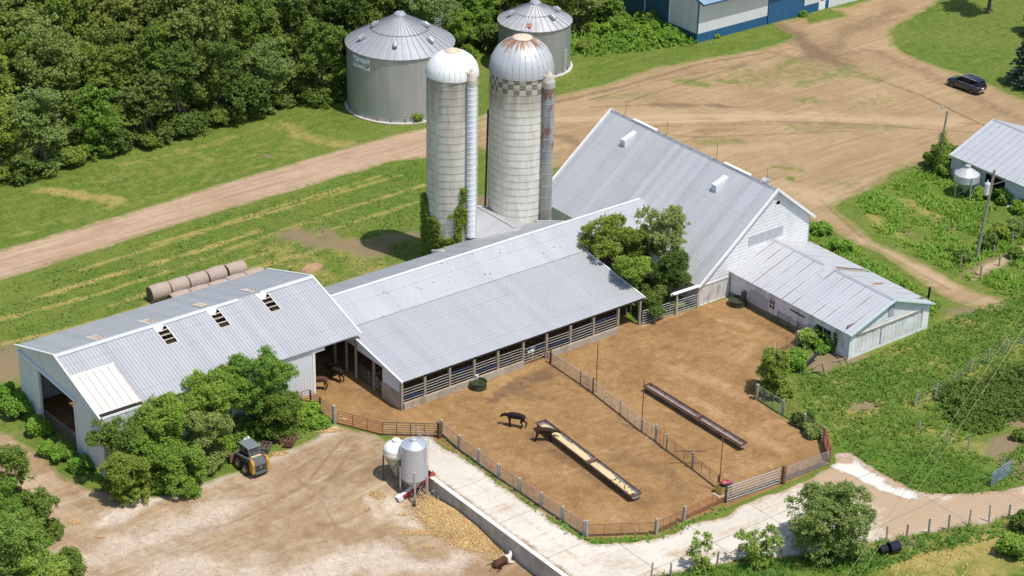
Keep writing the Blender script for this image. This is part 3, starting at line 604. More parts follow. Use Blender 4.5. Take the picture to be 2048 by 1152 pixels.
# ------------------------------------------------------------------ long cattle barn (west)
def long_barn():
    x0, x1, y0, y1, ze, zr, ym = -25.2, 0.15, 6.95, 22.3, 4.7, 7.1, 14.65
    t = thing('cattle_barn', 'long pale ribbed metal barn with broken roof skylights, behind the big shrubs', 'barn', (x0, y0, 0))
    # front slope (eave y0, ridge ym)
    off = V(0, ym-y0+.25, (zr-ze)*(ym-y0+.25)/(ym-y0)); L = off.length
    a = V(x0-.2, y0-.25, ze-.08); sx = x0-.2
    rr = L/8.05
    def g(u0, u1, v0, v1):   # barn coordinates -> gap in sheet coordinates (v measured on plan)
        k = L/(ym-(y0-.25)); return (u0-sx, u1-sx, (v0-(y0-.25))*k, (v1-(y0-.25))*k)
    sky = [(-16.1, -15.05), (-10.8, -9.8), (-5.65, -4.65)]
    m = MB(); slope_roof(m, a, (1, 0, 0), x1+.35-sx, off, .32, gaps=[g(u0, u1, 12.05, 14.15) for u0, u1 in sky]+[g(-25.35, -21.35, y0-.5, 11.6)])
    m.build('roof_panel', M_roofL, t)
    off2 = V(0, ym-(y1+.25), (zr-ze)*(y1+.25-ym)/(y1-ym)); L2 = off2.length; b = V(x0-.2, y1+.25, ze-.08); k2 = L2/(y1+.25-ym)
    skb = [(-20.95, -20.0), (-15.9, -15.0), (-5.45, -4.75)]
    m = MB(); slope_roof(m, b, (1, 0, 0), x1+.35-sx, off2, .32, gaps=[(u0-sx, u1-sx, (y1+.25-17.5)*k2, (y1+.25-15.6)*k2) for u0, u1 in skb])
    m.build('roof_panel', M_roofL, t)
    zf = lambda y: ze+(zr-ze)*(y-y0)/(ym-y0) if y < ym else ze+(zr-ze)*(y1-y)/(y1-ym)
    # purlins and rafters
    m = MB()
    for y in np.arange(y0+.3, y1, 1.05): m.box(x0+.1, x1-.05, y-.02, y+.02, zf(y)-.26, zf(y)-.12)
    for x in np.arange(x0+.15, x1, 2.8):
        m.beam((x, y0+.1, ze-.33), (x, ym, zr-.33), .08, .24); m.beam((x, ym, zr-.33), (x, y1-.1, ze-.33), .08, .24)
    m.build('roof_frame', M_wood_dark, t)
    m = MB()                                   # tan boards and leftover sheet round each broken skylight
    def onroof(u, v, dz=0): return V(u, v, zf(v)+dz)
    for u0, u1 in sky:
        m = MB()
        for v in (12.1, 12.68, 13.25, 13.8): m.beam(onroof(u0-.05, v, -.03), onroof(u1+.05, v, -.03), .13, .05, 0)
        m.quad(onroof(u0-.02, 13.82, .02), onroof(u0+.52, 13.66, .02), onroof(u0+.38, 14.5, .045), onroof(u0-.1, 14.52, .045), 1)
        m.quad(onroof(u0+.3, 13.95, .05), onroof(u0+.62, 13.85, .05), onroof(u1+.02, 14.5, .065), onroof(u0+.3, 14.52, .065), 1)
        m.beam(onroof(u0-.03, 12.0, .05), onroof(u0-.03, 13.9, .05), .06, .05, 1); m.beam(onroof(u1+.03, 12.0, .05), onroof(u1+.03, 14.2, .05), .06, .05, 1); m.build('skylight_frame', [M_wood_tan, M_fiber], t)
    for u0, u1 in skb:
        m = MB()
        for v in (15.7, 16.3, 16.9, 17.4): m.beam(onroof(u0, v, -.02), onroof(u1, v, -.02), .16, .05, 0)
        m.beam(onroof(u0-.05, 15.5, .05), onroof(u0-.05, 17.6, .05), .1, .05, 1); m.build('skylight_frame', [M_wood_tan, M_fiber], t)
    m = MB(); m.quad(onroof(-10.7, 15.6, .05), onroof(-9.8, 15.6, .05), onroof(-9.75, 17.5, .05), onroof(-10.65, 17.5, .05), 0)
    m.build('skylight_cover', [M_wood_tan, M_fiber], t)
    # translucent corner panels
    m = MB(); v0, v1 = 8.0, 11.75
    for k in range(6):
        ua = -25.35+k*.67; m.quad(onroof(ua, v0-.7, .06), onroof(ua+.55, v0-.7, .06), onroof(ua+.55, v1, .09), onroof(ua, v1, .09), 0)
        m.box(ua+.55, ua+.67, v0-.7, v1-.02, 0, 0, 1) if False else m.beam(onroof(ua+.61, v0-.7, .05), onroof(ua+.61, v1, .05), .11, .05, 1)
    m.quad(onroof(-25.4, v1, .1), onroof(-21.3, v1, .1), onroof(-21.3, v1+.14, .12), onroof(-25.4, v1+.14, .12), 0)
    m.beam(onroof(-25.4, v0-.75, .05), onroof(-21.3, v0-.75, .05), .12, .08, 0)
    m.build('skylight_panel', [M_fiber, simple('batten_brown', (.40, .34, .28), .85, .2, 4.0)], t)
    # walls
    m = MB()
    ribbed(m, (x0, y0, -1.9), (1, 0, 0), (0, 0, 1), (0, -1, 0), 20.55, 0, ze+1.85, .3, .02); m.build('front_wall', M_sideV, t)
    m = MB(); ribbed(m, (x0, y1, -1.9), (1, 0, 0), (0, 0, 1), (0, 1, 0), x1-x0, 0, ze+1.85, .3, .02); m.build('rear_wall', M_sideV, t)
    top = lambda s: zf(y0+s)-.06+1.9
    m = MB(); ribbed(m, (x0, y0, -1.9), (0, 1, 0), (0, 0, 1), (-1, 0, 0), y1-y0, 0, top, .3, .02, gaps=[(11.9-y0, 18.75-y0, -1, 4.1+1.9)]); m.build('end_wall', M_sideVy, t)
    top2 = lambda s: zf(y0+s)-.06
    m = MB(); ribbed(m, (x1, y0, 0), (0, 1, 0), (0, 0, 1), (1, 0, 0), y1-y0, 0, top2, .3, .02, gaps=[(0, 8, -1, 3.0)]); m.build('end_wall', M_sideVy, t)
    m = MB()                                   # sliding door leaf, track, jamb
    ribbed(m, (x0-.12, 18.7, -1.3), (0, 1, 0), (0, 0, 1), (-1, 0, 0), 3.6, 0, 5.35, .3, .02); m.build('sliding_door', M_sideVy, t)
    m = MB(); m.box(x0-.22, x0-.03, 11.5, 22.4, 4.08, 4.24); m.box(x0-.14, x0+.12, 18.55, 18.75, -1.6, 4.08); m.box(x0-.1, x0+.1, 11.75, 11.92, -1.6, 4.08)
    build_parts(m, 'door_track', M_trim, t)
    m = MB()                                   # white rake and ridge trim
    for x in (x0-.24, x1+.16):
        m.beam((x, y0-.3, ze-.06), (x, ym, zr+.06), .14, .16); m.beam((x, ym, zr+.06), (x, y1+.3, ze-.06), .14, .16)
    build_parts(m, 'rake_trim', M_trim, t)
    m = MB()
    m.quad((x0-.2, ym-.34, zr-.03), (-7.5, ym-.34, zr-.03), (-7.5, ym, zr+.08), (x0-.2, ym, zr+.08)); m.quad((x0-.2, ym, zr+.08), (-10, ym, zr+.08), (-10, ym+.3, zr-.02), (x0-.2, ym+.3, zr-.02))
    m.quad((-5.2, ym-.34, zr-.03), (x1+.2, ym-.34, zr-.03), (x1+.2, ym, zr+.08), (-5.2, ym, zr+.08)); m.quad((-5.2, ym, zr+.08), (x1+.2, ym, zr+.08), (x1+.2, ym+.3, zr-.02), (-5.2, ym+.3, zr-.02))
    build_parts(m, 'ridge_cap', M_ridge, t)
    m = MB(); m.box(x0, x1, y0-.04, y0+.06, ze-.32, ze-.12)
    m.box(-4.65, -4.4, y0-.05, y0+.1, 0, ze-.1, 0); m.box(-4.9, -3.4, y0-.06, y0+.02, ze-.62, ze-.3, 0); build_parts(m, 'opening_trim', M_trim, t)
    for x, y in ((x1-.15, y0+.15), (x1-.1, 10.6), (x1-.1, 14.6), (-4.8, y0+.2), (-9, 14.6), (-14, 14.6), (-19, 14.6), (-9, 10.2), (-16, 18.5), (-4.6, 14.6)):
        m = MB(); m.tube((x, y, hz(x, y)-.2), (x, y, zf(y)-.4), .13, 8); m.build('post', M_wood, t)
    # barn inner partition gates seen through the openings
long_barn()

# ------------------------------------------------------------------ loafing shed
POSTX = [0.1, 2.55, 5.25, 7.95, 10.6, 13.5, 16.2, 19.0, 21.75, 24.75, 27.45]
def loafing_shed():
    t = thing('loafing_shed', 'wide open-fronted cattle shed with two-tone grey metal roof facing the dirt pen', 'shed', (0, 0, 0))
    zE, zB, yB, zR, yR, zN, yN = 2.9, 4.3, 8.8, 5.7, 12.7, 4.1, 17.1
    m = MB(); slope_roof(m, V(.0, -.15, zE-.03), (1, 0, 0), 27.75, V(0, yB+.15, zB-zE+.03), .32, .03); m.build('roof_panel', M_roofS_low, t)
    m = MB(); slope_roof(m, V(.2, yB-.12, zB+.03), (1, 0, 0), 38.0, V(0, yR-yB+.12, zR-zB-.03), .32, .035); m.build('roof_panel', M_roofS_up, t)
    m = MB(); slope_roof(m, V(.2, yN+.1, zN-.04), (1, 0, 0), 28.1, V(0, yR-yN-.1, zR-zN+.04), .32, .03); m.build('roof_panel', M_roofL, t)
    m = MB(); m.quad((.2, yR-.2, zR-.02), (38, yR-.2, zR-.02), (38, yR, zR+.07), (.2, yR, zR+.07)); m.quad((.2, yR, zR+.07), (28.3, yR, zR+.07), (28.3, yR+.18, zR-.0), (.2, yR+.18, zR-.0))
    build_parts(m, 'ridge_cap', M_ridge, t)
    m = MB()
    m.beam((-.04, -.22, zE-.02), (-.04, yB, zB+.03), .14, .18); m.beam((27.8, -.2, zE-.03), (27.8, yB, zB+.02), .12, .16)
    m.beam((28.3, yR, zR+.04), (28.3, yN+.1, zN), .12, .14); build_parts(m, 'rake_trim', M_trim, t)
    zf = lambda y: zE+(zB-zE)*y/yB if y < yB else (zB+(zR-zB)*(y-yB)/(yR-yB) if y < yR else zR+(zN-zR)*(y-yR)/(yN-yR))
    # west end: ribbed panel above the opening and a panelled corner on a concrete base
    pts = MB(); top = lambda s: zf(s)-.07
    ribbed(pts, (0, 0, 0), (0, 1, 0), (0, 0, 1), (-1, 0, 0), 6.9, 1.6, top, .3, .02, gaps=[(2.9, 6.9, 0, 3.0)]); pts.build('end_wall', M_sideVy, t)
    m = MB(); m.box(-.1, .16, 0, 2.9, -.3, 1.6); m.build('base_wall', M_curb, t)
    m = MB(); ribbed(m, (0, yN, 0), (1, 0, 0), (0, 0, 1), (0, 1, 0), 28.2, 0, zN-.05, .3, .02); m.build('rear_wall', M_sideV, t)
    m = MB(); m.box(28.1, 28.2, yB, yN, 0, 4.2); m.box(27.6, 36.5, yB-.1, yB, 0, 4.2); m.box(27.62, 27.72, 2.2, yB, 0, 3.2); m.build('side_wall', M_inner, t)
    m = MB()
    for y in (1.5, 3, 4.5, 6, 7.5): m.box(.1, 27.6, y-.03, y+.03, zf(y)-.2, zf(y)-.06)
    for x in POSTX: m.beam((x, .05, zE-.15), (x, yB, zB-.17), .06, .2)
    m.box(0, 27.7, -.02, .06, zE-.3, zE-.09); m.build('roof_frame', M_wood_dark, t)
    for i, x in enumerate(POSTX):
        m = MB(); m.box(x-.11, x+.11, -.02, .2, -.1, zE-.08); m.build('post', M_wood, t)
    for x in POSTX[::2]+[27.45]:
        for y in (4.4, 8.8):
            m = MB(); m.box(x-.09, x+.09, y-.09, y+.09, -.1, zf(y)-.15); m.build('post', M_wood, t)
    for a, b in ((0.2, 13.42), (16.3, 24.65)):
        m = MB(); m.box(a, b, -.16, .0, -.1, .68); m.build('curb', M_curb, t)
    # pipe rails in each bay, some blue gates behind them
    for i in range(9):
        a, b = POSTX[i]+.1, POSTX[i+1]-.1; m = MB()
        z0 = .85 if i != 5 else .35
        for k in range(5 if i != 5 else 6):
            z = z0+k*.27; m.tube((a, .08, z), (b, .08, z+(.03 if i % 2 else -.02)), .03, 5, mi=(1 if (k+i*3) % 9 == 1 else 0))
        xm = (a+b)/2; m.tube((xm, .08, z0-.05), (xm, .08, z0+1.12), .028, 5, mi=1)
        m.build('rail_panel', [M_pipe_warm, M_pipe_blue], t)
    m = MB()
    for x in np.arange(.6, 24, .42): m.tube((x, 4.5, .5), (x+.02, 4.5, 1.5), .025, 4)
    for z in (.5, 1.5): m.tube((.2, 4.5, z), (24.5, 4.5, z), .035, 5)
    m.box(.2, 24.5, 4.6, 4.7, 0, .5); m.build('feed_rail', M_pipe, t)
    m = MB()
    for z in (.4, .7, 1.0, 1.3): m.tube((.12, 3.0, z), (.12, 6.6, z+.25), .028, 5)
    for y in (4.0, 5.2): m.tube((.12, y, .35), (.12, y, 1.6), .028, 5)
    m.build('rail_panel', M_pipe, t)
    m = MB(); m.box(-.09, .09, -.12, .14, 0, zE-.05); m.build('corner_post', M_wood, t)
loafing_shed()

# ------------------------------------------------------------------ silo room (cross gable between shed and silos)
def silo_room():
    t = thing('silo_room', 'small grey metal gabled link roof between the cattle shed and the two silos', 'building', (24.8, 17, 0))
    xr, zr, yf, w_, sl = 24.8, 4.75, 22.2, 3.9, .36
    zl = zr-w_*sl
    m = MB()
    slope_roof(m, V(xr-w_, 14.5, zl), (0, 1, 0), yf-14.5, V(w_, 0, zr-zl), .32, .03)
    slope_roof(m, V(xr+w_-.4, 14.5, zl+.14), (0, 1, 0), yf-14.5, V(-w_+.4, 0, zr-zl-.14), .32, .03); m.build('roof_panel', galv('roof_metal_link', (0.488, 0.495, 0.511), axis=1, pitch=.32), t)
    m = MB(); m.beam((xr-w_, yf, zl), (xr, yf, zr+.03), .12, .12); m.beam((xr, yf, zr+.03), (xr+w_-.4, yf, zl+.14), .12, .12); build_parts(m, 'rake_trim', M_trim, t)
    m = MB(); m.quad((xr-.12, 16, zr+.04), (xr+.12, 16, zr+.04), (xr+.12, yf, zr+.04), (xr-.12, yf, zr+.04)); build_parts(m, 'ridge_cap', simple('dull_flashing', (.38, .38, .37), .6), t)
    m = MB(); m.prism([(xr-w_+.2, 0), (xr+w_-.6, 0), (xr+w_-.6, zl), (xr, zr-.1), (xr-w_+.2, zl-.05)], 'y', 17.1, yf-.15); m.build('wall', M_lap, t)
    # low lean-to strip along the back of the shed by the first silo
    m = MB(); slope_roof(m, V(16.6, 18.5, 3.55), (1, 0, 0), 5.0, V(0, -2.0, .72), .32, .03); m.build('lean_roof', M_roofL, t)
    m = MB(); m.beam((16.55, 18.55, 3.55), (16.55, 16.6, 4.25), .16, .2); m.box(16.5, 21.5, 17.15, 18.4, 0, 3.5, 0); m.build('lean_wall', M_trim, t)
silo_room()

# ------------------------------------------------------------------ main barn
def main_barn():
    x0, z0, xr, zr, x1, z1, y0, y1 = 34.2, 2.3, 43.9, 10.0, 49.3, 5.7, -.4, 24.2
    t = thing('main_barn', 'tall white barn with a huge steep grey metal roof sweeping low on one side', 'barn', (34.6, y0, 0))
    yr0, yr1 = y0-.3, y1+.25
    m = MB(); slope_roof(m, V(x0, yr0, z0), (0, 1, 0), yr1-yr0, V(xr-x0, 0, zr-z0), .36, .03); m.build('roof_panel', M_roofM, t)
    m = MB(); slope_roof(m, V(x1, yr0, z1), (0, 1, 0), yr1-yr0, V(xr-x1, 0, zr-z1), .36, .03); m.build('roof_panel', M_roofM, t)
    m = MB()
    for y in (yr0-.03, yr1+.03):
        m.beam((x0-.05, y, z0-.03), (xr, y, zr+.03), .16, .26); m.beam((xr, y, zr+.03), (x1+.08, y, z1-.04), .16, .26)
    build_parts(m, 'rake_trim', M_trim, t)
    m = MB(); m.tube((xr, yr0, zr+.03), (xr, yr1, zr+.03), .05, 6)
    m.quad((xr-.2, yr0, zr-.12), (xr, yr0, zr+.06), (xr, yr1, zr+.06), (xr-.2, yr1, zr-.12)); build_parts(m, 'ridge_cap', simple('ridge_metal', (.40, .41, .42), .5, metal=.4), t)
    for a, b in ((17.3, 20.9), (3.3, 7.0)):
        m = MB(); m.box(xr-.10, xr+.26, a, b, zr+.0, zr+.15); m.build('ridge_vent', M_trim, t)
    m = MB(); m.box(xr+.6, xr+1.1, 1.6, 2.1, zr-.9, zr-.1); m.prism([(xr+.5, zr-.1), (xr+1.2, zr-.1), (xr+.85, zr+.15)], 'y', 1.5, 2.2); m.build('roof_vent', M_ridge, t)
    s = (zr-z0)/(xr-x0)
    for yc in (19.6, 5.7):                       # wedge-shaped vents on the long slope
        m = MB(); xa, xb = 41.5, 43.1; za, zb = z0+(xa-x0)*s, z0+(xb-x0)*s
        m.prism([(xa, za-.05), (xa-.05, zb-.55), (xb, zb+.02)], 'y', yc-.33, yc+.33, 0)
        m.build('roof_vent', M_sideV, t)
    for y, hh in ((22.3, 1.7), (15.6, 1.6), (8.1, 1.9), (.9, 1.7)):
        m = MB(); m.tube((xr, y, zr), (xr+(.25 if y > 20 else 0), y-(.2 if y > 20 else 0), zr+hh), .018, 5); m.tube((xr-.15, y, zr-.1), (xr, y, zr+.5), .012, 4); m.build('lightning_rod', M_pipe_dark, t)
    # south gable: lap siding above, vertical boards bottom-left
    def lo(z): return 0 if z <= 2.2 else (z-2.2)/s+.05
    def hi(z): return min(48.9-34.6, xr-34.6+(9.95-z)*((x1-xr)/(zr-z1)))
    m = MB(); lap(m, (34.6, y0, 0), (1, 0, 0), (0, -1, 0), lo, hi, 2.1, 9.85, .36, .03, gaps=[(44.05-34.6, 44.6-34.6, 8.15, 8.75)])
    lap(m, (34.6, y0, 0), (1, 0, 0), (0, -1, 0), 4.0, 48.9-34.6, 0, 2.1, .36, .03); m.build('gable_wall', M_lap, t)
    m = MB(); ribbed(m, (34.6, y0-.03, 0), (1, 0, 0), (0, 0, 1), (0, -1, 0), 3.9, 0, 2.1, .22, .018); m.build('gable_wall', M_stain, t)
    m = MB(); m.box(34.55, 38.5, y0-.09, y0-.03, 2.08, 2.16); m.box(34.52, 34.64, y0-.09, y0+.1, 0, 2.3); m.box(34.6, 38.5, y0-.1, y0-.02, 0, .1); m.build('corner_trim', M_stain, t)
    m = MB(); m.quad((40.7, y0-.05, 4.75), (45.3, y0-.05, 4.75), (45.3, y0-.05, 5.7), (40.7, y0-.05, 5.7)); m.build('patch_board', M_greyb, t)
    m = MB(); m.box(44.05, 44.6, y0+.15, y0+.2, 8.15, 8.75); m.build('gable_opening_shade', M_black, t)  # black sheet paints in the dark behind the gable hole
    m = MB(); m.box(43.98, 44.06, y0-.06, y0, 8.1, 8.8); m.box(44.6, 44.67, y0-.06, y0, 8.1, 8.8); m.box(43.98, 44.67, y0-.07, y0, 8.78, 8.85); m.build('gable_opening_trim', M_trim, t)
    m = MB(); m.box(34.6, 34.7, y0, y1, 0, 2.45); m.box(48.85, 48.95, y0, y1, 0, 5.9)
    m.prism([(34.7, 0), (48.85, 0), (48.85, 5.7), (xr, zr-.15), (34.7, 2.5)], 'y', y1-.1, y1); m.build('outer_wall', M_lap, t)
    m = MB(); m.box(48.9, 49.0, y0-.05, y0+.1, 0, 5.6); m.build('corner_trim', M_galvpipe, t)
    # pent roof over the gateway west of the barn
    m = MB(); m.prism([(-.15, 2.35), (.55, 2.55), (.55, 2.6), (-.15, 2.42)], 'x', 31.2, 34.5) if False else m.beam((31.0, -.52, 2.42), (34.3, -.62, 2.42), .42, .06)
    m.box(30.9, 34.4, -.4, -.3, 2.2, 2.38); m.build('pent_roof', M_trim, t)
    m = MB(); m.box(31.5, 31.66, -.6, -.44, 0, 2.3); m.build('post', M_wood_tan, t)
    m = MB(); m.box(34.2, 34.36, -.6, -.44, 0, 2.3); m.build('post', M_wood_tan, t)
main_barn()

# ------------------------------------------------------------------ low white shed in front of the main barn
def low_shed():
    x0, x1, xr, ze, zr, y0, y1 = 38.6, 49.25, 44.0, 2.7, 4.65, -16.45, -.42
    t = thing('low_shed', 'low white shed with rusty torn metal roof, attached to the tall barn', 'shed', (x0, y0, 0))
    s1 = (zr-ze)/(xr-x0+.25); s2 = (zr-ze)/(x1-xr+.25)
    m = MB(); offL = V(xr-x0+.25, 0, zr-ze); L1 = offL.length
    slope_roof(m, V(x0-.25, y0-.3, ze), (0, 1, 0), y1-y0+.35, offL, .45, .009); m.build('roof_panel', M_roofR, t)
    m = MB(); offR = V(xr-x1-.3, 0, zr-ze); L2 = offR.length
    slope_roof(m, V(x1+.3, y0-.3, ze), (0, 1, 0), y1-y0+.35, offR, .45, .009, gaps=[(-8.8-(y0-.3), -7.9-(y0-.3), .3, L2-.25)]); m.build('roof_panel', M_roofR, t)
    m = MB()
    for x in np.arange(xr+.4, x1+.1, .42): z = zr-(x-xr)*s2; m.beam((x, -9.0, z-.1), (x, -7.7, z-.1), .1, .08)
    m.build('roof_frame', M_wood_tan, t)
    m = MB(); m.box(xr+.3, x1+.1, -8.75, -7.95, 1.6, 1.7); m.build('roof_gap_shade', M_black, t)  # black sheet standing in for the shade below the roof gap
    m = MB()                                     # bent flap at the ridge, small flap and rust patch
    zL = lambda x: ze+(x-x0+.25)*s1
    m.quad((xr-1.6, -9.0, zL(xr-1.6)+.03), (xr-1.3, -7.7, zL(xr-1.3)+.03), (xr+.1, -7.6, zr+.10), (xr+.25, -8.9, zr+.12))
    m.build('roof_patch', M_greyb, t)
    m = MB(); m.quad((45.2, -12.6, zr-1.2*s2+.04), (47.3, -12.2, zr-3.3*s2+.04), (47.5, -11.9, zr-3.5*s2+.04), (46.4, -12.0, zr-2.4*s2+.04)); m.build('rust_patch', simple('rust_patch', (.30, .15, .08), .9), t)
    m = MB(); m.quad((xr-.22, y0-.3, zr-.06), (xr, y0-.3, zr+.05), (xr, y1, zr+.05), (xr-.22, y1, zr-.06)); m.quad((xr, y0-.3, zr+.05), (xr+.22, y0-.3, zr-.05), (xr+.22, -9.1, zr-.05), (xr, -9.1, zr+.05))
    build_parts(m, 'ridge_cap', M_galvpipe, t)
    # west wall: weathered laps, vine window, small window, stained base
    m = MB(); yl = y1-y0
    lap(m, (x0, y1, 0), (0, -1, 0), (-1, 0, 0), 0, yl, .45, ze-.02, .3, .025, gaps=[(5.55, 6.25, 1.05, 1.85), (11.75, 13.7, .72, 2.0)]); m.build('west_wall', M_lapold, t)
    m = MB(); m.box(x0-.06, x0+.05, y0+5.2, y1, 0, .5); build_parts(m, 'base_board', simple('dirty_base', (.20, .17, .13), .9, .3, 1.5), t)
    m = MB(); m.box(x0+.0, x0+.05, y0, y0+5.2, 0, .5); build_parts(m, 'base_board', M_lap, t)
    m = MB(); m.quad((x0-.05, y1-2.6, .6), (x0-.05, y1-5.4, .6), (x0-.05, y1-5.3, 1.7), (x0-.05, y1-2.9, 1.95)); m.build('patch_board', M_greyb, t)
    w = MB(); w.box(x0-.045, x0-.01, y1-6.28, y1-5.52, 1.0, 1.88); wo = w.build('window', M_lap, t)
    w = MB()
    for a in (5.57, 5.95):
        for b in (1.07, 1.5): w.box(x0-.05, x0-.047, y1-a-.28, y1-a, b, b+.34)
    w.build('pane', simple('red_brown_pane', (.07, .03, .025), .4), wo)
    w = MB(); w.box(x0-.0, x0+.06, y1-13.75, y1-11.7, .68, 2.05); wo = w.build('window', M_glass, t)
    w = MB(); w.box(x0-.05, x0-.03, y1-13.8, y1-11.65, .62, .7); w.box(x0-.05, x0-.03, y1-12.75, y1-12.65, .7, 2.05); w.build('frame', M_wood_tan, wo)
    # pipes, feed rack and hooks on the west wall
    m = MB()
    for z in (.7, .95, 1.2): m.tube((x0-.2, y1-6.8, z), (x0-.2, y1-10.8, z-.05), .025, 5)
    for y in (6.9, 8.4, 9.6, 10.8): m.tube((x0-.2, y1-y, .1), (x0-.2, y1-y, 1.35), .03, 5)
    m.beam((x0-.06, y1-8.3, 2.0), (x0-.06, y1-10.2, 1.95), .06, .12); m.build('rack', M_pipe_dark, t)
    # south gable
    def lo(z): return 0 if z < ze else (z-ze)/s1
    def hi(z): return x1-x0 if z < ze else x1-x0-(z-ze)/s2
    m = MB(); lap(m, (x0, y0, 0), (1, 0, 0), (0, -1, 0), lo, hi, 2.36, zr-.1, .28, .025, gaps=[(43.45-x0, 44.3-x0, 2.95, 4.15)])
    lap(m, (x0, y0, 0), (1, 0, 0), (0, -1, 0), 0, x1-x0, 0, .34, .34, .01); m.build('gable_wall', M_lap, t)
    m = MB(); m.box(x0, x0+.75, y0-.02, y0+.1, .3, 2.36); m.box(x1-.85, x1, y0-.02, y0+.1, .3, 2.36); m.box(x0+.3, x0+.38, y0-.05, y0-.02, .0, 2.4); m.build('gable_wall', M_trim, t)
    m = MB(); m.box(x0+.7, x1-.8, y0-.07, y0+.02, 2.28, 2.38); m.build('header', M_wood_tan, t)
    m = MB(); a, b = x0+.75, x1-.85; n = 60
    pts = [(a+(b-a)*i/n, y0+.05-.035*math.sin(i*1.9)-.02*math.sin(i*.7)) for i in range(n+1)]
    for p, q in zip(pts[:-1], pts[1:]): m.quad((p[0], p[1], .3), (q[0], q[1], .3), (q[0], q[1]+.03, 2.3), (p[0], p[1]+.03, 2.3))
    m.build('plastic_curtain', M_plastic, t, smooth=True)
    m = MB(); m.box(x0+4.2, x0+4.3, y0-.03, y0-.005, .3, 2.3); m.build('post', M_greyb, t)
    m = MB(); m.quad((43.45, y0-.03, 2.95), (44.3, y0-.03, 2.95), (44.3, y0-.03, 4.15), (43.45, y0-.03, 4.15))
    for k in range(9): m.beam((43.5, y0-.05, 3.02+k*.125), (44.25, y0-.05, 3.02+k*.125), .03, .06)
    m.build('louvre', M_greyb, t)
    m = MB(); m.beam((x0-.27, y0-.32, ze-.05), (xr, y0-.32, zr), .1, .16); m.beam((xr, y0-.32, zr), (x1+.3, y0-.32, ze-.05), .1, .16); m.box(x0-.06, x0+.06, y0-.06, y0+.08, 0, ze); m.build('teal_trim', M_teal, t)
    m = MB(); m.box(x1-.02, x1+.04, y0, y1, 0, ze-.05); m.box(x1+.04, x1+.5, -10.8, -9.8, 1.5, 2.5); m.build('east_wall', M_lap, t)
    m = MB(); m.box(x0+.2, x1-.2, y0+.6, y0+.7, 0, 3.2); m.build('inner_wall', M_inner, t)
low_shed()

# ------------------------------------------------------------------ white shed at the right edge
def white_shed():
    x0, x1, xr, ze, zr, y0, y1 = 77.8, 90.6, 84.2, 2.85, 5.4, -18.0, 6.4
    t = thing('white_shed', 'white shed with smooth pale metal roof at the right edge beside the hopper bin', 'shed', (x0, y0, 0))
    for ex, sg in ((x0-.3, 1), (x1+.3, -1)):
        m = MB(); slope_roof(m, V(ex, y0, ze-.05), (0, 1, 0), y1-y0+.15, V(xr-ex, 0, zr-ze+.05), .9, .004); m.build('roof_panel', M_roofW, t)
    m = MB(); zf = lambda x: ze+(zr-ze)*(1-abs(x-xr)/(xr-x0))
    m.prism([(x0, 0), (x1, 0), (x1, ze-.05), (xr, zr-.1), (x0, ze-.05)], 'y', y1-.12, y1)
    m.box(x0, x0+.1, 1.55, y1-.12, 0, ze-.1); m.box(x0, x0+.1, y0, -1.2, 0, ze-.1); m.box(x0, x0+.1, -1.2, 1.55, 2.45, ze-.1); m.box(x1-.1, x1, y0, y1-.12, 0, ze-.1)
    m.build('wall', simple('white_block_wall', (.50, .55, .58), .85, .1, .8, dirt=(.32, .35, .33), dirt_amt=.4), t)
    m = MB(); m.box(x0+.3, x0+.35, -1.2, 1.55, 0, 2.45); m.build('doorway', M_black, t)  # black panel painted as the shade beyond the door opening
    m = MB(); m.box(x0-.1, x0+.0, -1.6, 4.0, 2.42, 2.52); build_parts(m, 'door_track', M_wood_tan, t)
    m = MB(); m.beam((x0-.35, y1+.12, ze-.07), (xr, y1+.12, zr), .1, .14); m.beam((xr, y1+.12, zr), (x1+.3, y1+.12, ze-.07), .1, .14); m.box(x0-.36, x0-.28, y0, y1+.1, ze-.14, ze-.02)
    m.build('trim', M_galvpipe, t)
    m = MB(); m.quad((xr-.15, y0, zr-.02), (xr, y0, zr+.05), (xr, y1+.1, zr+.05), (xr-.15, y1+.1, zr-.02)); build_parts(m, 'ridge_cap', M_galvpipe, t)
white_shed()

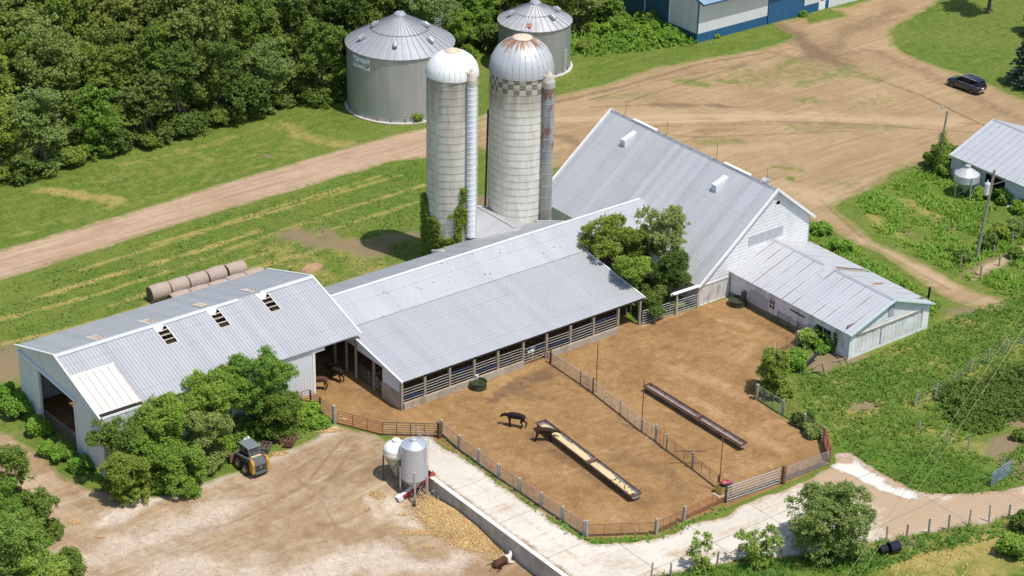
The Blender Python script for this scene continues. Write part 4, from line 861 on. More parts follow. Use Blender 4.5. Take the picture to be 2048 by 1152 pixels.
# ------------------------------------------------------------------ blue and white machine barn
def blue_barn():
    x0, x1, y0, y1, ze, zr = 83.6, 128, 54.3, 72.3, 5.5, 8.6; ym = (y0+y1)/2
    t = thing('machine_barn', 'blue and white metal machine barn with sliding doors at the top edge', 'barn', (x0, y0, 0))
    for xa, L_, za, zb, nm, mt in ((x0, 12.3, 1.2, ze, 'front_wall', M_bwhite), (102.4, 2.9, 1.2, ze, 'front_wall', M_bwhite), (107.1, x1-107.1, 0, ze, 'front_wall', M_bwhite), (106.5, .6, 1.2, ze, 'front_wall', M_bwhite), (105.3, 1.2, 2.2, ze, 'front_wall', M_bwhite),
                              (x0, 12.3, 0, 1.2, 'wainscot', M_blue), (102.4, 2.9, 0, 1.2, 'wainscot', M_blue), (106.5, .6, 0, 1.2, 'wainscot', M_blue)):
        m = MB(); ribbed(m, (xa, y0, za), (1, 0, 0), (0, 0, 1), (0, -1, 0), L_, 0, zb-za, .3, .02); m.build(nm, mt, t)
    m = MB(); ribbed(m, (95.9, y0-.12, .05), (1, 0, 0), (0, 0, 1), (0, -1, 0), 6.4, 0, 5.2, .3, .02); m.build('sliding_door', M_blue, t)
    m = MB(); m.box(102.3, 102.45, y0-.16, y0, 0, 5.3); m.box(x0-.06, x0+.08, y0-.05, y0+.08, 0, ze); m.box(107.05, 107.15, y0-.05, y0, 0, ze); m.build('corner_trim', M_bluetrim, t)
    m = MB(); m.box(105.3, 106.5, y0-.06, y0-.0, .05, 2.2); d = m.build('door', M_trim, t)
    m = MB(); m.box(105.6, 106.2, y0-.075, y0-.062, 1.3, 1.95); m.build('window', simple('door_window', (.10, .04, .03), .4), d)
    # west side: white bay then dark blue doors
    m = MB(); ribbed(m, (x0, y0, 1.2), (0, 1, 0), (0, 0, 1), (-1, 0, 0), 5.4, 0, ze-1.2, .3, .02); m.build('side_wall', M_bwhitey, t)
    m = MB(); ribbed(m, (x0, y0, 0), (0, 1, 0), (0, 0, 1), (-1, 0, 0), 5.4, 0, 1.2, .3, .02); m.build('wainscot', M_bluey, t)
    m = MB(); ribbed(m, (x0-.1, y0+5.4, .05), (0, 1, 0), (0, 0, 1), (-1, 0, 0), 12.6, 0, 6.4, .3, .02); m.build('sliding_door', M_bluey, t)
    m = MB(); m.box(x0-.16, x0, y0+5.3, y0+5.42, 0, 6); m.box(x0-.16, x0-.1, y0+10.1, y0+10.2, 0, 6.4); m.build('door_trim', M_trim, t)
    m = MB(); m.box(x0+.1, x1, y1-.1, y1, 0, ze); m.prism([(y0+.02, ze), (y1, ze), (ym, zr-.1)], 'x', x0+.02, x0+.1); m.prism([(y0, 0), (y1, 0), (y1, ze), (ym, zr-.1), (y0, ze)], 'x', x1-.1, x1); m.build('rear_wall', M_bwhite, t)
    m = MB(); slope_roof(m, V(x0-.1, y0-1.0, ze-.1), (1, 0, 0), x1-x0, V(0, ym-y0+1, zr-ze+.1), .36, .03); slope_roof(m, V(x0-.1, y1+.6, ze-.1), (1, 0, 0), x1-x0, V(0, ym-y1-.6, zr-ze+.1), .36, .03); m.build('roof_panel', M_roofB, t)
    m = MB(); m.box(x0-.14, x1, y0-1.06, y0-.98, ze-.28, ze-.08); m.beam((x0-.14, y0-1.0, ze-.14), (x0-.14, ym, zr+.02), .08, .2); m.beam((x0-.14, ym, zr+.02), (x0-.14, y1+.6, ze-.14), .08, .2); m.build('roof_trim', M_bluetrim, t)
    m = MB(); m.box(x0, x1, y0-.98, y0-.02, ze-.2, ze-.15); m.build('soffit', M_trim, t)
blue_barn()

# ------------------------------------------------------------------ silos and bins
def mat_stave(name, r, base, dark, band=None, hoopstain=.5, top_dark=None, cz=(.76, .30), zlow=None):
    M = NM(name, .85, .2); p = M.co(); x = M.sep(p)
    ang = M.math('MULTIPLY', M.math('ARCTAN2', x[1], x[0]), r); q = M.comb(ang, x[2], 0)
    b = M.new('ShaderNodeTexBrick'); M.l.new(q, b.inputs['Vector']); b.inputs['Scale'].default_value = 1.0
    b.inputs['Brick Width'].default_value = .30; b.inputs['Row Height'].default_value = .76; b.inputs['Mortar Size'].default_value = .012; b.offset = .5
    b.inputs['Color1'].default_value = (.75, .75, .75, 1); b.inputs['Color2'].default_value = (1, 1, 1, 1); b.inputs['Mortar'].default_value = (.55, .53, .5, 1); b.inputs['Bias'].default_value = 0
    n = M.noise(p, .5, 6, .65); n2 = M.noise(M.map(p, (1.6, 1.6, .22)), 1.0, 5, .65); n3 = M.noise(p, 6, 4, .6)
    c = M.mix(M.ramp(n, .32, .68), tuple(k*.88 for k in base), base)
    c = M.mix(M.ramp(n2, .48, .72, 0, .7), c, dark)
    c = M.mul(.5, c, b.outputs['Color']); c = M.mul(M.ramp(n3, .3, .7, .35, 0), c, (.75, .74, .7))
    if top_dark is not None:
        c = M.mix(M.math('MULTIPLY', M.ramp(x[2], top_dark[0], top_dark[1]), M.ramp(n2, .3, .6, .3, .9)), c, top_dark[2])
    if band:
        ck = M.new('ShaderNodeTexChecker'); M.l.new(M.comb(M.math('DIVIDE', ang, .60), M.math('DIVIDE', M.math('SUBTRACT', x[2], band[0]), .56)), ck.inputs['Vector'])
        ck.inputs['Scale'].default_value = 1.0; ck.inputs['Color1'].default_value = (.20, .175, .14, 1); ck.inputs['Color2'].default_value = (.50, .46, .38, 1)
        inb = M.math('MULTIPLY', M.math('GREATER_THAN', x[2], band[0]), M.math('LESS_THAN', x[2], band[1]))
        c = M.mix(M.math('MULTIPLY', inb, .93), c, ck.outputs['Color'])
    M.color(c); M.bump(n3, .35, .03); return M.m
def mat_dome(name, base, rustamt, zc, rust=(.23, .10, .04), cap=None, metal=.1, rough=.45):
    M = NM(name, rough, .4, metal); p = M.co(); x = M.sep(p)
    a = M.math('ARCTAN2', x[1], x[0]); q = M.comb(M.math('MULTIPLY', a, 3.4), M.math('MULTIPLY', x[2], .35), 0)
    n = M.noise(q, 1.6, 5, .65); n2 = M.noise(p, 1.5, 5, .6)
    c = M.mix(M.ramp(n2, .3, .7), tuple(k*.93 for k in base), base)
    fr = M.math('ABSOLUTE', M.math('SUBTRACT', M.math('FRACT', M.math('MULTIPLY', a, 30/(2*math.pi))), .5))
    c = M.mix(M.ramp(fr, .40, .48, 0, .45), c, tuple(k*.45 for k in base))
    if rustamt:
        h = M.math('ADD', M.math('DIVIDE', M.math('SUBTRACT', x[2], zc[0]), zc[1]), M.math('MULTIPLY', M.math('SUBTRACT', n, .5), 1.5*rustamt))
        c = M.mix(M.ramp(h, .72, .95, 0, .95), c, M.mix(M.ramp(n2, .3, .7), rust, (.36, .20, .10)))
    M.color(c); return M.m
def silo(C, r, zw, zt, label, wallmat, domemat, capmat, capr, chute, n_hoops, hoop_mat, domeh=None):
    t = thing('silo', label, 'silo', (C[0], C[1], 0))
    m = MB(); m.lathe([(r, 0), (r, zw)], 64, (C[0], C[1], 0)); m.build('wall', wallmat, t, smooth=True)
    H = zt-zw; m = MB(); N = 30; prof = []
    for i in range(13): a = math.radians(90*i/12*.86); prof.append(((r+.05)*math.cos(a), zw+H*math.sin(a)/math.sin(math.radians(90*.86))))
    m.lathe(prof, 60, (C[0], C[1], 0)); m.build('dome', domemat, t, smooth=True)
    m = MB()
    for k in range(N):
        a = 2*math.pi*k/N; c, s = math.cos(a), math.sin(a)
        m.path([(C[0]+(q[0]+.02)*c, C[1]+(q[0]+.02)*s, q[1]+.01) for q in prof[::3]], .03, 4)
    m.build('dome_ribs', domemat, t)
    m = MB(); m.lathe([(capr+.06, zt-.04), (capr+.04, zt+.05), (capr*.6, zt+.10), (0.01, zt+.13)], 24, (C[0], C[1], 0)); m.build('dome_cap', capmat, t, smooth=True)
    m = MB(); m.lathe([(r+.1, zw-.12), (r+.1, zw+.06)], 64, (C[0], C[1], 0)); m.build('dome_rim', domemat, t, smooth=True)
    m = MB()
    z = .6
    while z < zw-.2:
        m.lathe([(r+.0, z-.014), (r+.025, z-.01), (r+.025, z+.01), (r+.0, z+.014)], 48, (C[0], C[1], 0)); z += zw/n_hoops
    m.build('hoops', hoop_mat, t)
    return t
C1 = (20.85, 21.2); R1 = 2.5; C2 = (29.0, 20.85); R2 = 3.15
def dirn(off):      # unit vector on the silo facing the yard side, turned by `off` degrees
    a = math.atan2(-.788, -.616)+math.radians(off); return math.cos(a), math.sin(a)
M_hoop = simple('hoop_iron', (.36, .335, .29), .6, .2, 2, metal=.2)
M_cap1 = simple('tan_cap', (.60, .50, .38), .8, .15, 3, dirt=(.35, .22, .12), dirt_amt=.5)
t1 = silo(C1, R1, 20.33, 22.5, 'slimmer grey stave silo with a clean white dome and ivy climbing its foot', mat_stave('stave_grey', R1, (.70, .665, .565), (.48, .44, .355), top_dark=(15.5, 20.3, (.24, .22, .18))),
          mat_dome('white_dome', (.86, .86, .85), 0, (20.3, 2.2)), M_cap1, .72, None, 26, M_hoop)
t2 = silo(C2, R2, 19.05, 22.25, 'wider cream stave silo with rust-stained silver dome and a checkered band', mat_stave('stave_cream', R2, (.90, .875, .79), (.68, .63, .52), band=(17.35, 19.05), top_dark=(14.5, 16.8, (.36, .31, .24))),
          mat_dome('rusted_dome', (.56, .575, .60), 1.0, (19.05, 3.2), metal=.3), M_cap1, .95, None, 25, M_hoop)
def chute(t, C, r, off, rad, z0, z1, mats, band_h=.9, name='chute'):
    dx, dy = dirn(off); cx, cy = C[0]+dx*(r+rad*.55), C[1]+dy*(r+rad*.55); m = MB()
    m.lathe([(rad, z0), (rad, z1)], 18, (cx, cy, 0), mi=0); k = z0+.3
    while k < z1: m.lathe([(rad-.005, k-.02), (rad+.03, k), (rad-.005, k+.02)], 18, (cx, cy, 0), mi=0); k += band_h
    m.build(name, mats, t)
    return cx, cy
M_chute1 = simple('white_chute', (.72, .74, .77), .5, .06, 1.5, dirt=(.5, .5, .5), dirt_amt=.4)
cx, cy = chute(t1, C1, R1, 44, .46, 3.9, 19.9, M_chute1, .55)
chute(t1, C1, R1, 64, .16, 3.9, 19.3, simple('grey_fill_pipe', (.45, .50, .49), .5, .1, 2), 3.5, 'fill_pipe')
def hood(t, C, r, cx, cy, rad, z, mat):
    m = MB(); m.lathe([(rad+.03, z-.1), (rad+.05, z+.5), (rad*.75, z+1.1), (rad*.2, z+1.55), (.01, z+1.6)], 16, (cx, cy, 0)); 
    m.beam((cx, cy, z+.55), (C[0]+(cx-C[0])*.6, C[1]+(cy-C[1])*.6, z+1.0), rad*1.6, 1.0); m.build('chute_hood', mat, t)
hood(t1, C1, R1, cx, cy, .46, 19.9, simple('tan_hood', (.56, .50, .43), .7, .12, 2))
M_chute2 = NM('stained_chute', .6, .3, .15)
_p = M_chute2.co(); _x = M_chute2.sep(_p); _n = M_chute2.noise(M_chute2.map(_p, (2, 2, .3)), 1.0, 5, .65); _n2 = M_chute2.noise(_p, .55, 3, .5)
_c = M_chute2.mix(M_chute2.ramp(_x[2], 10.2, 10.6), (.40, .40, .345), (.36, .375, .38)); _c = M_chute2.mix(M_chute2.ramp(_n, .4, .7, 0, .5), _c, (.16, .15, .13))
_rm = M_chute2.math('MULTIPLY', M_chute2.math('GREATER_THAN', _x[2], 9.6), M_chute2.ramp(M_chute2.math('ADD', _n2, M_chute2.math('MULTIPLY', _n, .3)),   .66, .76))
_c = M_chute2.mix(_rm, _c, (.24, .14, .10)); M_chute2.color(_c)
cx, cy = chute(t2, C2, R2, 50, .60, 3.6, 18.2, M_chute2.m, 1.25)
hood(t2, C2, R2, cx, cy, .60, 18.1, simple('streaked_hood', (.50, .46, .40), .6, .2, 1.5, dirt=(.30, .16, .08), dirt_amt=.9))
dx, dy = dirn(-96); m = MB(); m.tube((C2[0]+dx*(R2+.3), C2[1]+dy*(R2+.3), 3.0), (C2[0]+dx*(R2+.1), C2[1]+dy*(R2+.1), 14.5), .10, 6); m.build('fill_pipe', M_pipe_dark, t2)

def mat_bin(name, base, metal=.42, rough=.45, pitch=.19):
    M = NM(name, rough, .4, metal); p = M.co(); x = M.sep(p)
    n = M.noise(M.map(p, (.8, .8, .15)), 1.0, 4, .6); n2 = M.noise(p, .5, 3, .5)
    c = M.mix(M.ramp(n, .35, .65), tuple(k*.88 for k in base), base); c = M.mix(M.ramp(n2, .4, .7, 0, .4), c, tuple(k*.8 for k in base))
    f = M.math('SINE', M.math('MULTIPLY', x[2], 2*math.pi/pitch))
    c = M.mix(M.ramp(f, -1, -.1, .26, 0), c, tuple(k*.45 for k in base))
    sm = M.math('ABSOLUTE', M.math('SUBTRACT', M.math('FRACT', M.math('MULTIPLY', M.math('ARCTAN2', x[1], x[0]), 24/(2*math.pi))), .5)); c = M.mix(M.ramp(sm, .488, .497, 0, .5), c, tuple(min(1, k*1.5) for k in base))
    M.color(c); M.bump(f, .35, .015); return M.m
def grain_bin(name, C, r, ze, za, label, nrib, roofmat, wallmat, sign=False, vents=(), rust=None):
    t = thing(name, label, 'grain bin', (C[0], C[1], 0)); c3 = (C[0], C[1], 0)
    m = MB(); m.lathe([(r+.35, -.3), (r+.35, .14), (r, .16)], 64, c3); m.build('foundation', simple('pale_footing', (.50, .45, .41), .9, .15, 1.5), t)
    m = MB(); m.lathe([(r, .1), (r, ze)], 96, c3); m.build('wall', wallmat, t, smooth=True)
    re = r+.16; rc = .62; zc = za-.35
    m = MB(); N = nrib
    m.lathe([(re, ze-.12), (re+.02, ze-.04), (rc, zc)], N, c3); m.build('roof', roofmat, t)
    m = MB()
    for k in range(N):
        a = 2*math.pi*(k+.5)/N; co, si = math.cos(a), math.sin(a)
        m.beam((C[0]+re*co, C[1]+re*si, ze-.02), (C[0]+rc*co, C[1]+rc*si, zc+.03), .05, .09)
    m.build('roof_ribs', simple('roof_rib_grey', (.30, .31, .33), .5, .1, 2, metal=.4), t)  # raised ribs in a darker grey metal than the roof
    m = MB(); m.lathe([(rc+.08, zc-.05), (rc+.06, zc+.16), (rc-.02, zc+.18), (rc-.1, zc+.34), (.01, zc+.42)], 28, c3); m.build('roof_cap', M_galvpipe, t)
    f = .52; m = MB(); zr = ze+(zc-ze)*f+.10; rr = re+(rc-re)*f
    for k in range(40):
        a, b = 2*math.pi*k/40, 2*math.pi*(k+1)/40; m.tube((C[0]+rr*math.cos(a), C[1]+rr*math.sin(a), zr), (C[0]+rr*math.cos(b), C[1]+rr*math.sin(b), zr), .025, 4)
    m.build('roof_ring', M_pipe_dark, t)
    for off, f in vents:
        co, si = dirn(off); rr = re+(rc-re)*f; z = ze+(zc-ze)*f; sl = (zc-ze)/(re-rc)
        v = MB(); px_, py_ = C[0]+co*rr, C[1]+si*rr
        v.beam((px_+co*.36, py_+si*.36, z+.18), (px_-co*.42, py_-si*.42, z+.42), .46, .34); v.tube((px_+co*.4, py_+si*.4, z+.12), (px_-co*.1, py_-si*.1, z+.5), .24, 10)
        v.build('roof_vent', M_galvpipe, t)
    m = MB()
    for k in range(0, 72):
        a = 2*math.pi*k/24; 
        if k >= 24: break
        m.beam((C[0]+(r+.03)*math.cos(a), C[1]+(r+.03)*math.sin(a), .15), (C[0]+(r+.03)*math.cos(a), C[1]+(r+.03)*math.sin(a), .65), .1, .1)
    m.build('anchor_brackets', simple('bracket_dark', (.18, .185, .19), .6), t)
    return t
M_binwall = mat_bin('galvanised_corrugated', (.49, .505, .515)); M_binroof = simple('bin_roof_metal', (.40, .41, .43), .45, .08, .8, metal=.35)
B1 = (40.95, 59.05); r1b = 6.25
tb = grain_bin('grain_bin', B1, r1b, 7.9, z_at(B1[0], B1[1], 24), 'large round corrugated grain bin wearing a white oval maker sign below its conical roof', 40, M_binroof, M_binwall, vents=((-62, .28), (-78, .62), (-3, .30), (52, .30), (85, .60)))
# maker's sign (white board with a green oval and lettering) curved round the wall
def curved(m, C, r, off, z, wd, pts, mi):  # polygon strip given in sign coordinates (s,z)
    a0 = math.atan2(-.788, -.616)+math.radians(off)
    out = []
    for s, zz in pts:
        a = a0+s/r; out.append((C[0]+r*math.cos(a), C[1]+r*math.sin(a), z+zz))
    m.add(out, [tuple(range(len(out)))], mi)
M_signw = simple('sign_white', (.84, .85, .84), .5, .03, 2); M_signg = simple('sign_green', (.012, .10, .075), .5, .05, 2)
SO = -42.5; SZ = z_at(B1[0]+dirn(SO)[0]*r1b, B1[1]+dirn(SO)[1]*r1b, 126)
m = MB()
for k in range(10): curved(m, B1, r1b+.05, SO, SZ, 0, [(-1.40+.28*k, -.68), (-1.40+.28*(k+1), -.68), (-1.40+.28*(k+1), .68), (-1.40+.28*k, .68)], 0)
sg = m.build('sign', M_signw, tb)
m = MB(); N = 48
for k in range(N):
    a, b = 2*math.pi*k/N, 2*math.pi*(k+1)/N
    curved(m, B1, r1b+.07, SO, SZ, 0, [(1.34*math.cos(a), .63*math.sin(a)), (1.34*math.cos(b), .63*math.sin(b)), (1.29*math.cos(b), .585*math.sin(b)), (1.29*math.cos(a), .585*math.sin(a))], 0)
m.build('sign_oval', M_signg, sg)
cu = bpy.data.curves.new('sign_text', 'FONT'); cu.body = 'Sukup'; cu.size = 1.02; cu.align_x = 'CENTER'; cu.align_y = 'CENTER'; cu.offset = .009; cu.space_character = 1.12; cu.resolution_u = 3
tmp = bpy.data.objects.new('sign_text', cu); COL.objects.link(tmp); bpy.context.view_layer.update()
me_t = bpy.data.meshes.new_from_object(tmp.evaluated_get(bpy.context.evaluated_depsgraph_get())); bpy.data.objects.remove(tmp)
a0 = math.atan2(-.788, -.616)+math.radians(SO)
for v in me_t.vertices:
    a = a0+v.co.x*.92/(r1b+.08); rr = r1b+.075
    v.co = Vector((B1[0]+rr*math.cos(a)-B1[0], B1[1]+rr*math.sin(a)-B1[1], SZ+v.co.y*.9))
me_t.materials.clear(); me_t.materials.append(M_signg); link_mesh('sign_lettering', me_t, sg)
for off, zz in ((33, 2.3),):                    # small white hatch and ladder cage at the back
    co, si = dirn(off); m = MB(); m.box(B1[0]+co*(r1b+.02)-.15, B1[0]+co*(r1b+.02)+.15, B1[1]+si*(r1b+.02)-.15, B1[1]+si*(r1b+.02)+.15, zz, zz+.5); m.build('hatch', M_trim, tb)
co, si = dirn(140); m = MB(); bx, by = B1[0]+co*(r1b+.3), B1[1]+si*(r1b+.3)
for z in np.arange(7.4, 9.2, .45):
    for k in range(8):
        a, b = 2*math.pi*k/8, 2*math.pi*(k+1)/8; m.tube((bx+.42*math.cos(a), by+.42*math.sin(a), z), (bx+.42*math.cos(b), by+.42*math.sin(b), z), .025, 4)
for k in range(4): a = 2*math.pi*k/4; m.tube((bx+.42*math.cos(a), by+.42*math.sin(a), .5), (bx+.42*math.cos(a), by+.42*math.sin(a), 9.2), .025, 4)
m.build('ladder_cage', M_pipe, tb)
B2 = (61.6, 59.9)
tb2 = grain_bin('grain_bin', B2, 4.45, z_at(B2[0]-.616*4.45, B2[1]-.788*4.45, 63), z_at(B2[0], B2[1], 1), 'smaller shaded grain bin with rusty roof hatch and roof ladder, behind the cream silo', 30, simple('bin_roof_pale', (.46, .47, .48), .5, .1, 1, metal=.3, dirt=(.42, .22, .14), dirt_amt=.25), mat_bin('galvanised_dull', (.42, .435, .45), .5, .45, .19), vents=((-70, .4), (45, .4), (95, .5)))
m = MB(); zb2 = z_at(B2[0]-.616*4.45, B2[1]-.788*4.45, 63); co, si = dirn(-16); zc2 = z_at(B2[0], B2[1], 1)-.35
P = lambda f, s: V(B2[0]+co*(4.6*(1-f)+.6*f)-si*s, B2[1]+si*(4.6*(1-f)+.6*f)+co*s, zb2+(zc2-zb2)*f+.12)
for s in (-.2, .2): m.beam(P(0, s), P(.95, s), .05, .05)
for f in np.arange(.05, .95, .07): m.beam(P(f, -.2), P(f, .2), .04, .04)
m.build('roof_ladder', M_trim, tb2)
m = MB(); m.beam(P(.12, .35), P(.26, .35), .6, .1); m.build('rusty_hatch', simple('hatch_rust', (.36, .17, .11), .8, .3, 3), tb2)
co, si = dirn(58); m = MB(); cx, cy = B2[0]+co*4.48, B2[1]+si*4.48; m.beam((cx, cy, .3), (cx, cy, 3.0), .7, .05, up=(co, si, 0)); m.build('door', M_galvpipe, tb2)

# hopper bins by the concrete wall
def hopper(t, C, r, zb, z0, z1, zc, zapex, wallmat, roofmat, legs, legmat, hopmat, nleg=4, corr=True, legr=.05, rot=.3):
    c3 = (C[0], C[1], 0); m = MB()
    if corr:
        prof = []; z = z0
        while z < z1: prof += [(r, z), (r+.02, z+.075)]; z += .15
        prof.append((r, z1)); m.lathe(prof, 48, c3)
    else: m.lathe([(r*.97, z0), (r*1.06, z0+.1), (r*1.03, z0+.32), (r, z0+.4), (r, z1)], 40, c3)
    m.build('tank', wallmat, t, smooth=not corr)
    m = MB(); m.lathe([(r+.03, z1-.02), (.30, zc), (.28, zc+.05)] if corr else [(r, z1), (r*.93, z1+.22), (r*.6, z1+(zc-z1)*.7), (.3, zc)], 40, c3); m.build('roof', roofmat, t, smooth=not corr)
    m = MB(); m.lathe([(.31, zc-.02), (.31, zapex-.05), (.2, zapex), (.01, zapex+.02)], 20, c3); m.build('lid', roofmat, t)
    m = MB(); m.lathe([(r-.02, z0+.03), (.22, zb+(.55)), (.2, zb+.35)], 32, c3); m.build('hopper_cone', hopmat, t, smooth=True)
    for k in range(nleg):
        a = rot+2*math.pi*k/nleg; co, si = math.cos(a), math.sin(a)
        m = MB(); x, y = C[0]+(r+.06)*co, C[1]+(r+.06)*si; m.beam((x, y, zb-.3), (x, y, z0+legs), legr*2, legr*2, up=(co, si, 0)); m.build('leg', legmat, t)
    m = MB()
    for k in range(nleg):
        a, b = rot+2*math.pi*k/nleg, rot+2*math.pi*(k+1)/nleg
        p, q = V(C[0]+r*math.cos(a), C[1]+r*math.sin(a), 0), V(C[0]+r*math.cos(b), C[1]+r*math.sin(b), 0)
        m.tube(p+V(0, 0, zb+.15), q+V(0, 0, z0-.05), .02, 4)
        if nleg == 4: m.tube(p+V(0, 0, z0-.05), q+V(0, 0, zb+.15), .02, 4)
    m.build('braces', legmat, t)
g = gp(828, 987); CS = (g.x, g.y); zbS = hz(*CS)
t = thing('feed_bin', 'silver corrugated feed bin on tall legs with a ladder and a red auger beneath', 'feed bin', (CS[0], CS[1], zbS))
zt_, zb_ = z_at(CS[0], CS[1], 889), z_at(CS[0], CS[1], 952)
M_silver = simple('bright_corrugated', (.56, .58, .62), .35, .05, 1, metal=.45)
hopper(t, CS, 1.07, zbS, zb_, zt_, zt_+.42, zt_+.62, M_silver, simple('bin_lid_blue_grey', (.52, .56, .60), .4, .05, 1, metal=.4), 1.0, M_galvpipe, M_silver, 4, True, .06, math.atan2(-.788, -.616)+.12)
m = MB(); co, si = dirn(62); lx, ly = CS[0]+co*1.25, CS[1]+si*1.25
for s in (-.17, .17): m.tube((lx-si*s, ly+co*s, zbS+.2), (lx-si*s, ly+co*s, zt_+.75), .02, 4)
for z in np.arange(zbS+.4, zt_+.6, .28): m.tube((lx-si*.17, ly+co*.17, z), (lx+si*.17, ly-co*.17, z), .015, 4)
m.path([(lx, ly, zt_+.75), (CS[0]+co*.6, CS[1]+si*.6, zt_+1.15), (CS[0]+co*.2, CS[1]+si*.2, zt_+.8)], .018, 4)
m.path([(lx+.3, ly+.2, zt_), (lx+.3, ly+.2, zt_+1.1), (CS[0]+.3, CS[1]+.5, zt_+1.2), (CS[0]+.2, CS[1]+.3, zt_+.4)], .018, 4); m.path([(CS[0]+.9, CS[1]+.5, zt_), (CS[0]+.9, CS[1]+.5, zt_+1.0), (CS[0]+.3, CS[1]+.6, zt_+1.3)], .018, 4)
m.build('ladder', M_galvpipe, t)
g = gp(793, 957); CW = (g.x, g.y); zbW = hz(*CW)
t = thing('feed_bin', 'white plastic dome-topped feed bin on dark legs, left of the silver bin', 'feed bin', (CW[0], CW[1], zbW))
zt_, zb_ = z_at(CW[0], CW[1], 895), z_at(CW[0], CW[1], 907)
M_poly = simple('cream_plastic', (.76, .72, .63), .45, .04, 1); M_polyt = simple('white_plastic', (.80, .79, .75), .45, .03, 1)
hopper(t, CW, 1.06, zbW, zb_, zt_, zt_+.62, zt_+.85, M_poly, M_polyt, .05, M_pipe_dark, simple('translucent_hopper', (.40, .41, .33), .6, .1, 1), 4, False, .05, math.atan2(-.788, -.616)+.35)
g = gp(1936, 378); CH = (77.0-1.3, 2.35)
t = thing('hopper_bin', 'squat grey hopper bin with rusty patches on its cone roof by the white shed', 'feed bin', (CH[0], CH[1], 0))
hopper(t, CH, 1.32, 0, z_at(CH[0], CH[1], 361), z_at(CH[0], CH[1], 347), z_at(CH[0], CH[1], 347)+.7, z_at(CH[0], CH[1], 347)+1.0, M_silver, mat_dome('rusty_cone', (.50, .50, .51), .9, (1.6, 2.6), rust=(.30, .13, .08)), .9, M_galvpipe, M_silver, 5, True, .05, .5)
t = thing('feed_auger', 'red and white feed auger lying under the silver bin with a small wheel', 'auger', tuple(gp(830, 990)))
g0, g1 = gp(802, 1001), gp(862, 975); m = MB(); g1z = g1.z+1.15
m.beam((g0.x, g0.y, g0.z+.35), (g1.x, g1.y, g1z), .34, .30); m.build('tube', simple('auger_red', (.42, .02, .025), .45, .15, 2), t)
d = (V(g1.x, g1.y, g1z)-V(g0.x, g0.y, g0.z+.35)); a_ = V(g0.x, g0.y, g0.z+.35)
m = MB(); m.beam(a_-d.normalized()*.35, a_+d*.02, .46, .42); m.beam(a_+V(0, 0, .17), a_+d*.55+V(0, 0, .17), .30, .03); m.build('intake_hood', M_trim, t)
m = MB(); m.tube(a_+d*.98, a_+d*1.1+V(0, 0, .1), .22, 10); m.tube(a_+d*.93+V(0, 0, .2), a_+d*.93+V(.1, .1, .55), .13, 8, mi=1); m.build('motor', [simple('motor_red', (.35, .03, .03), .5), M_black], t)
m = MB(); wc = gp(829, 1013); m.tube((wc.x-.05, wc.y+.04, wc.z+.26), (wc.x+.09, wc.y-.07, wc.z+.26), .26, 16); m.build('wheel', simple('tyre', (.05, .05, .05), .9), t)
m = MB(); m.tube((wc.x+.09, wc.y-.07, wc.z+.26), (wc.x+.12, wc.y-.09, wc.z+.26), .15, 12); m.build('rim', simple('rim_pale', (.5, .5, .48), .5), t)
m = MB(); m.beam((wc.x, wc.y, wc.z+.26), (a_+d*.3), .06, .06); m.beam(a_+d*.85, gp(853, 985)+V(0, 0, 0), .05, .05); m.build('stand', M_pipe_rust, t)

# ------------------------------------------------------------------ fences, gates, posts
def post_mb(p, h, r=.10, n=7, sq=False, tilt=(0, 0)):
    m = MB()
    if sq: m.beam((p.x, p.y, p.z-.2), (p.x+tilt[0], p.y+tilt[1], p.z+h), r*2, r*2, up=(0, 1, 0))
    else: m.tube((p.x, p.y, p.z-.2), (p.x+tilt[0], p.y+tilt[1], p.z+h), r, n, r2=r*.9)
    return m
def rails(m, a, b, z0, z1, n, r, verts=2, mi=0, sag=0.0, endcap=True):
    a = Vector(a); b = Vector(b)
    for k in range(n):
        z = z0+(z1-z0)*k/(n-1)
        pts = [a.lerp(b, s/4)+V(0, 0, z-sag*math.sin(math.pi*s/4)) for s in range(5)] if sag else [a+V(0, 0, z), b+V(0, 0, z)]
        m.path(pts, r, 5, mi)
    for k in range(verts+2 if endcap else verts):
        s = k/(verts+1) if endcap else (k+1)/(verts+1); p = a.lerp(b, s); m.tube(p+V(0, 0, z0), p+V(0, 0, z1), r*.9, 5, mi=mi)
def gate(label, pa, pb, mat, h=1.35, n=6, verts=3, r=.028, z0=.15, name='gate', cat='gate', group=None, sag=0.0, zlist=None):
    a, b = (gp(*pa) if not isinstance(pa, Vector) else pa), (gp(*pb) if not isinstance(pb, Vector) else pb)
    t = thing(name, label, cat, tuple(a), group=group)
    m = MB(); a2, b2 = a.copy(), b.copy()
    for k in range(n):
        z = z0+(h-z0)*k/(n-1); m.tube(a2+V(0, 0, z), b2+V(0, 0, z), r*(1.25 if k in (0, n-1) else .9), 5)
    m.build('rails', mat, t)
    for k in range(verts+2): p = a2.lerp(b2, k/(verts+1)); q = MB(); q.tube(p+V(0, 0, z0-.02), p+V(0, 0, h+.02), r, 5); q.build('upright', mat, t)
    return t
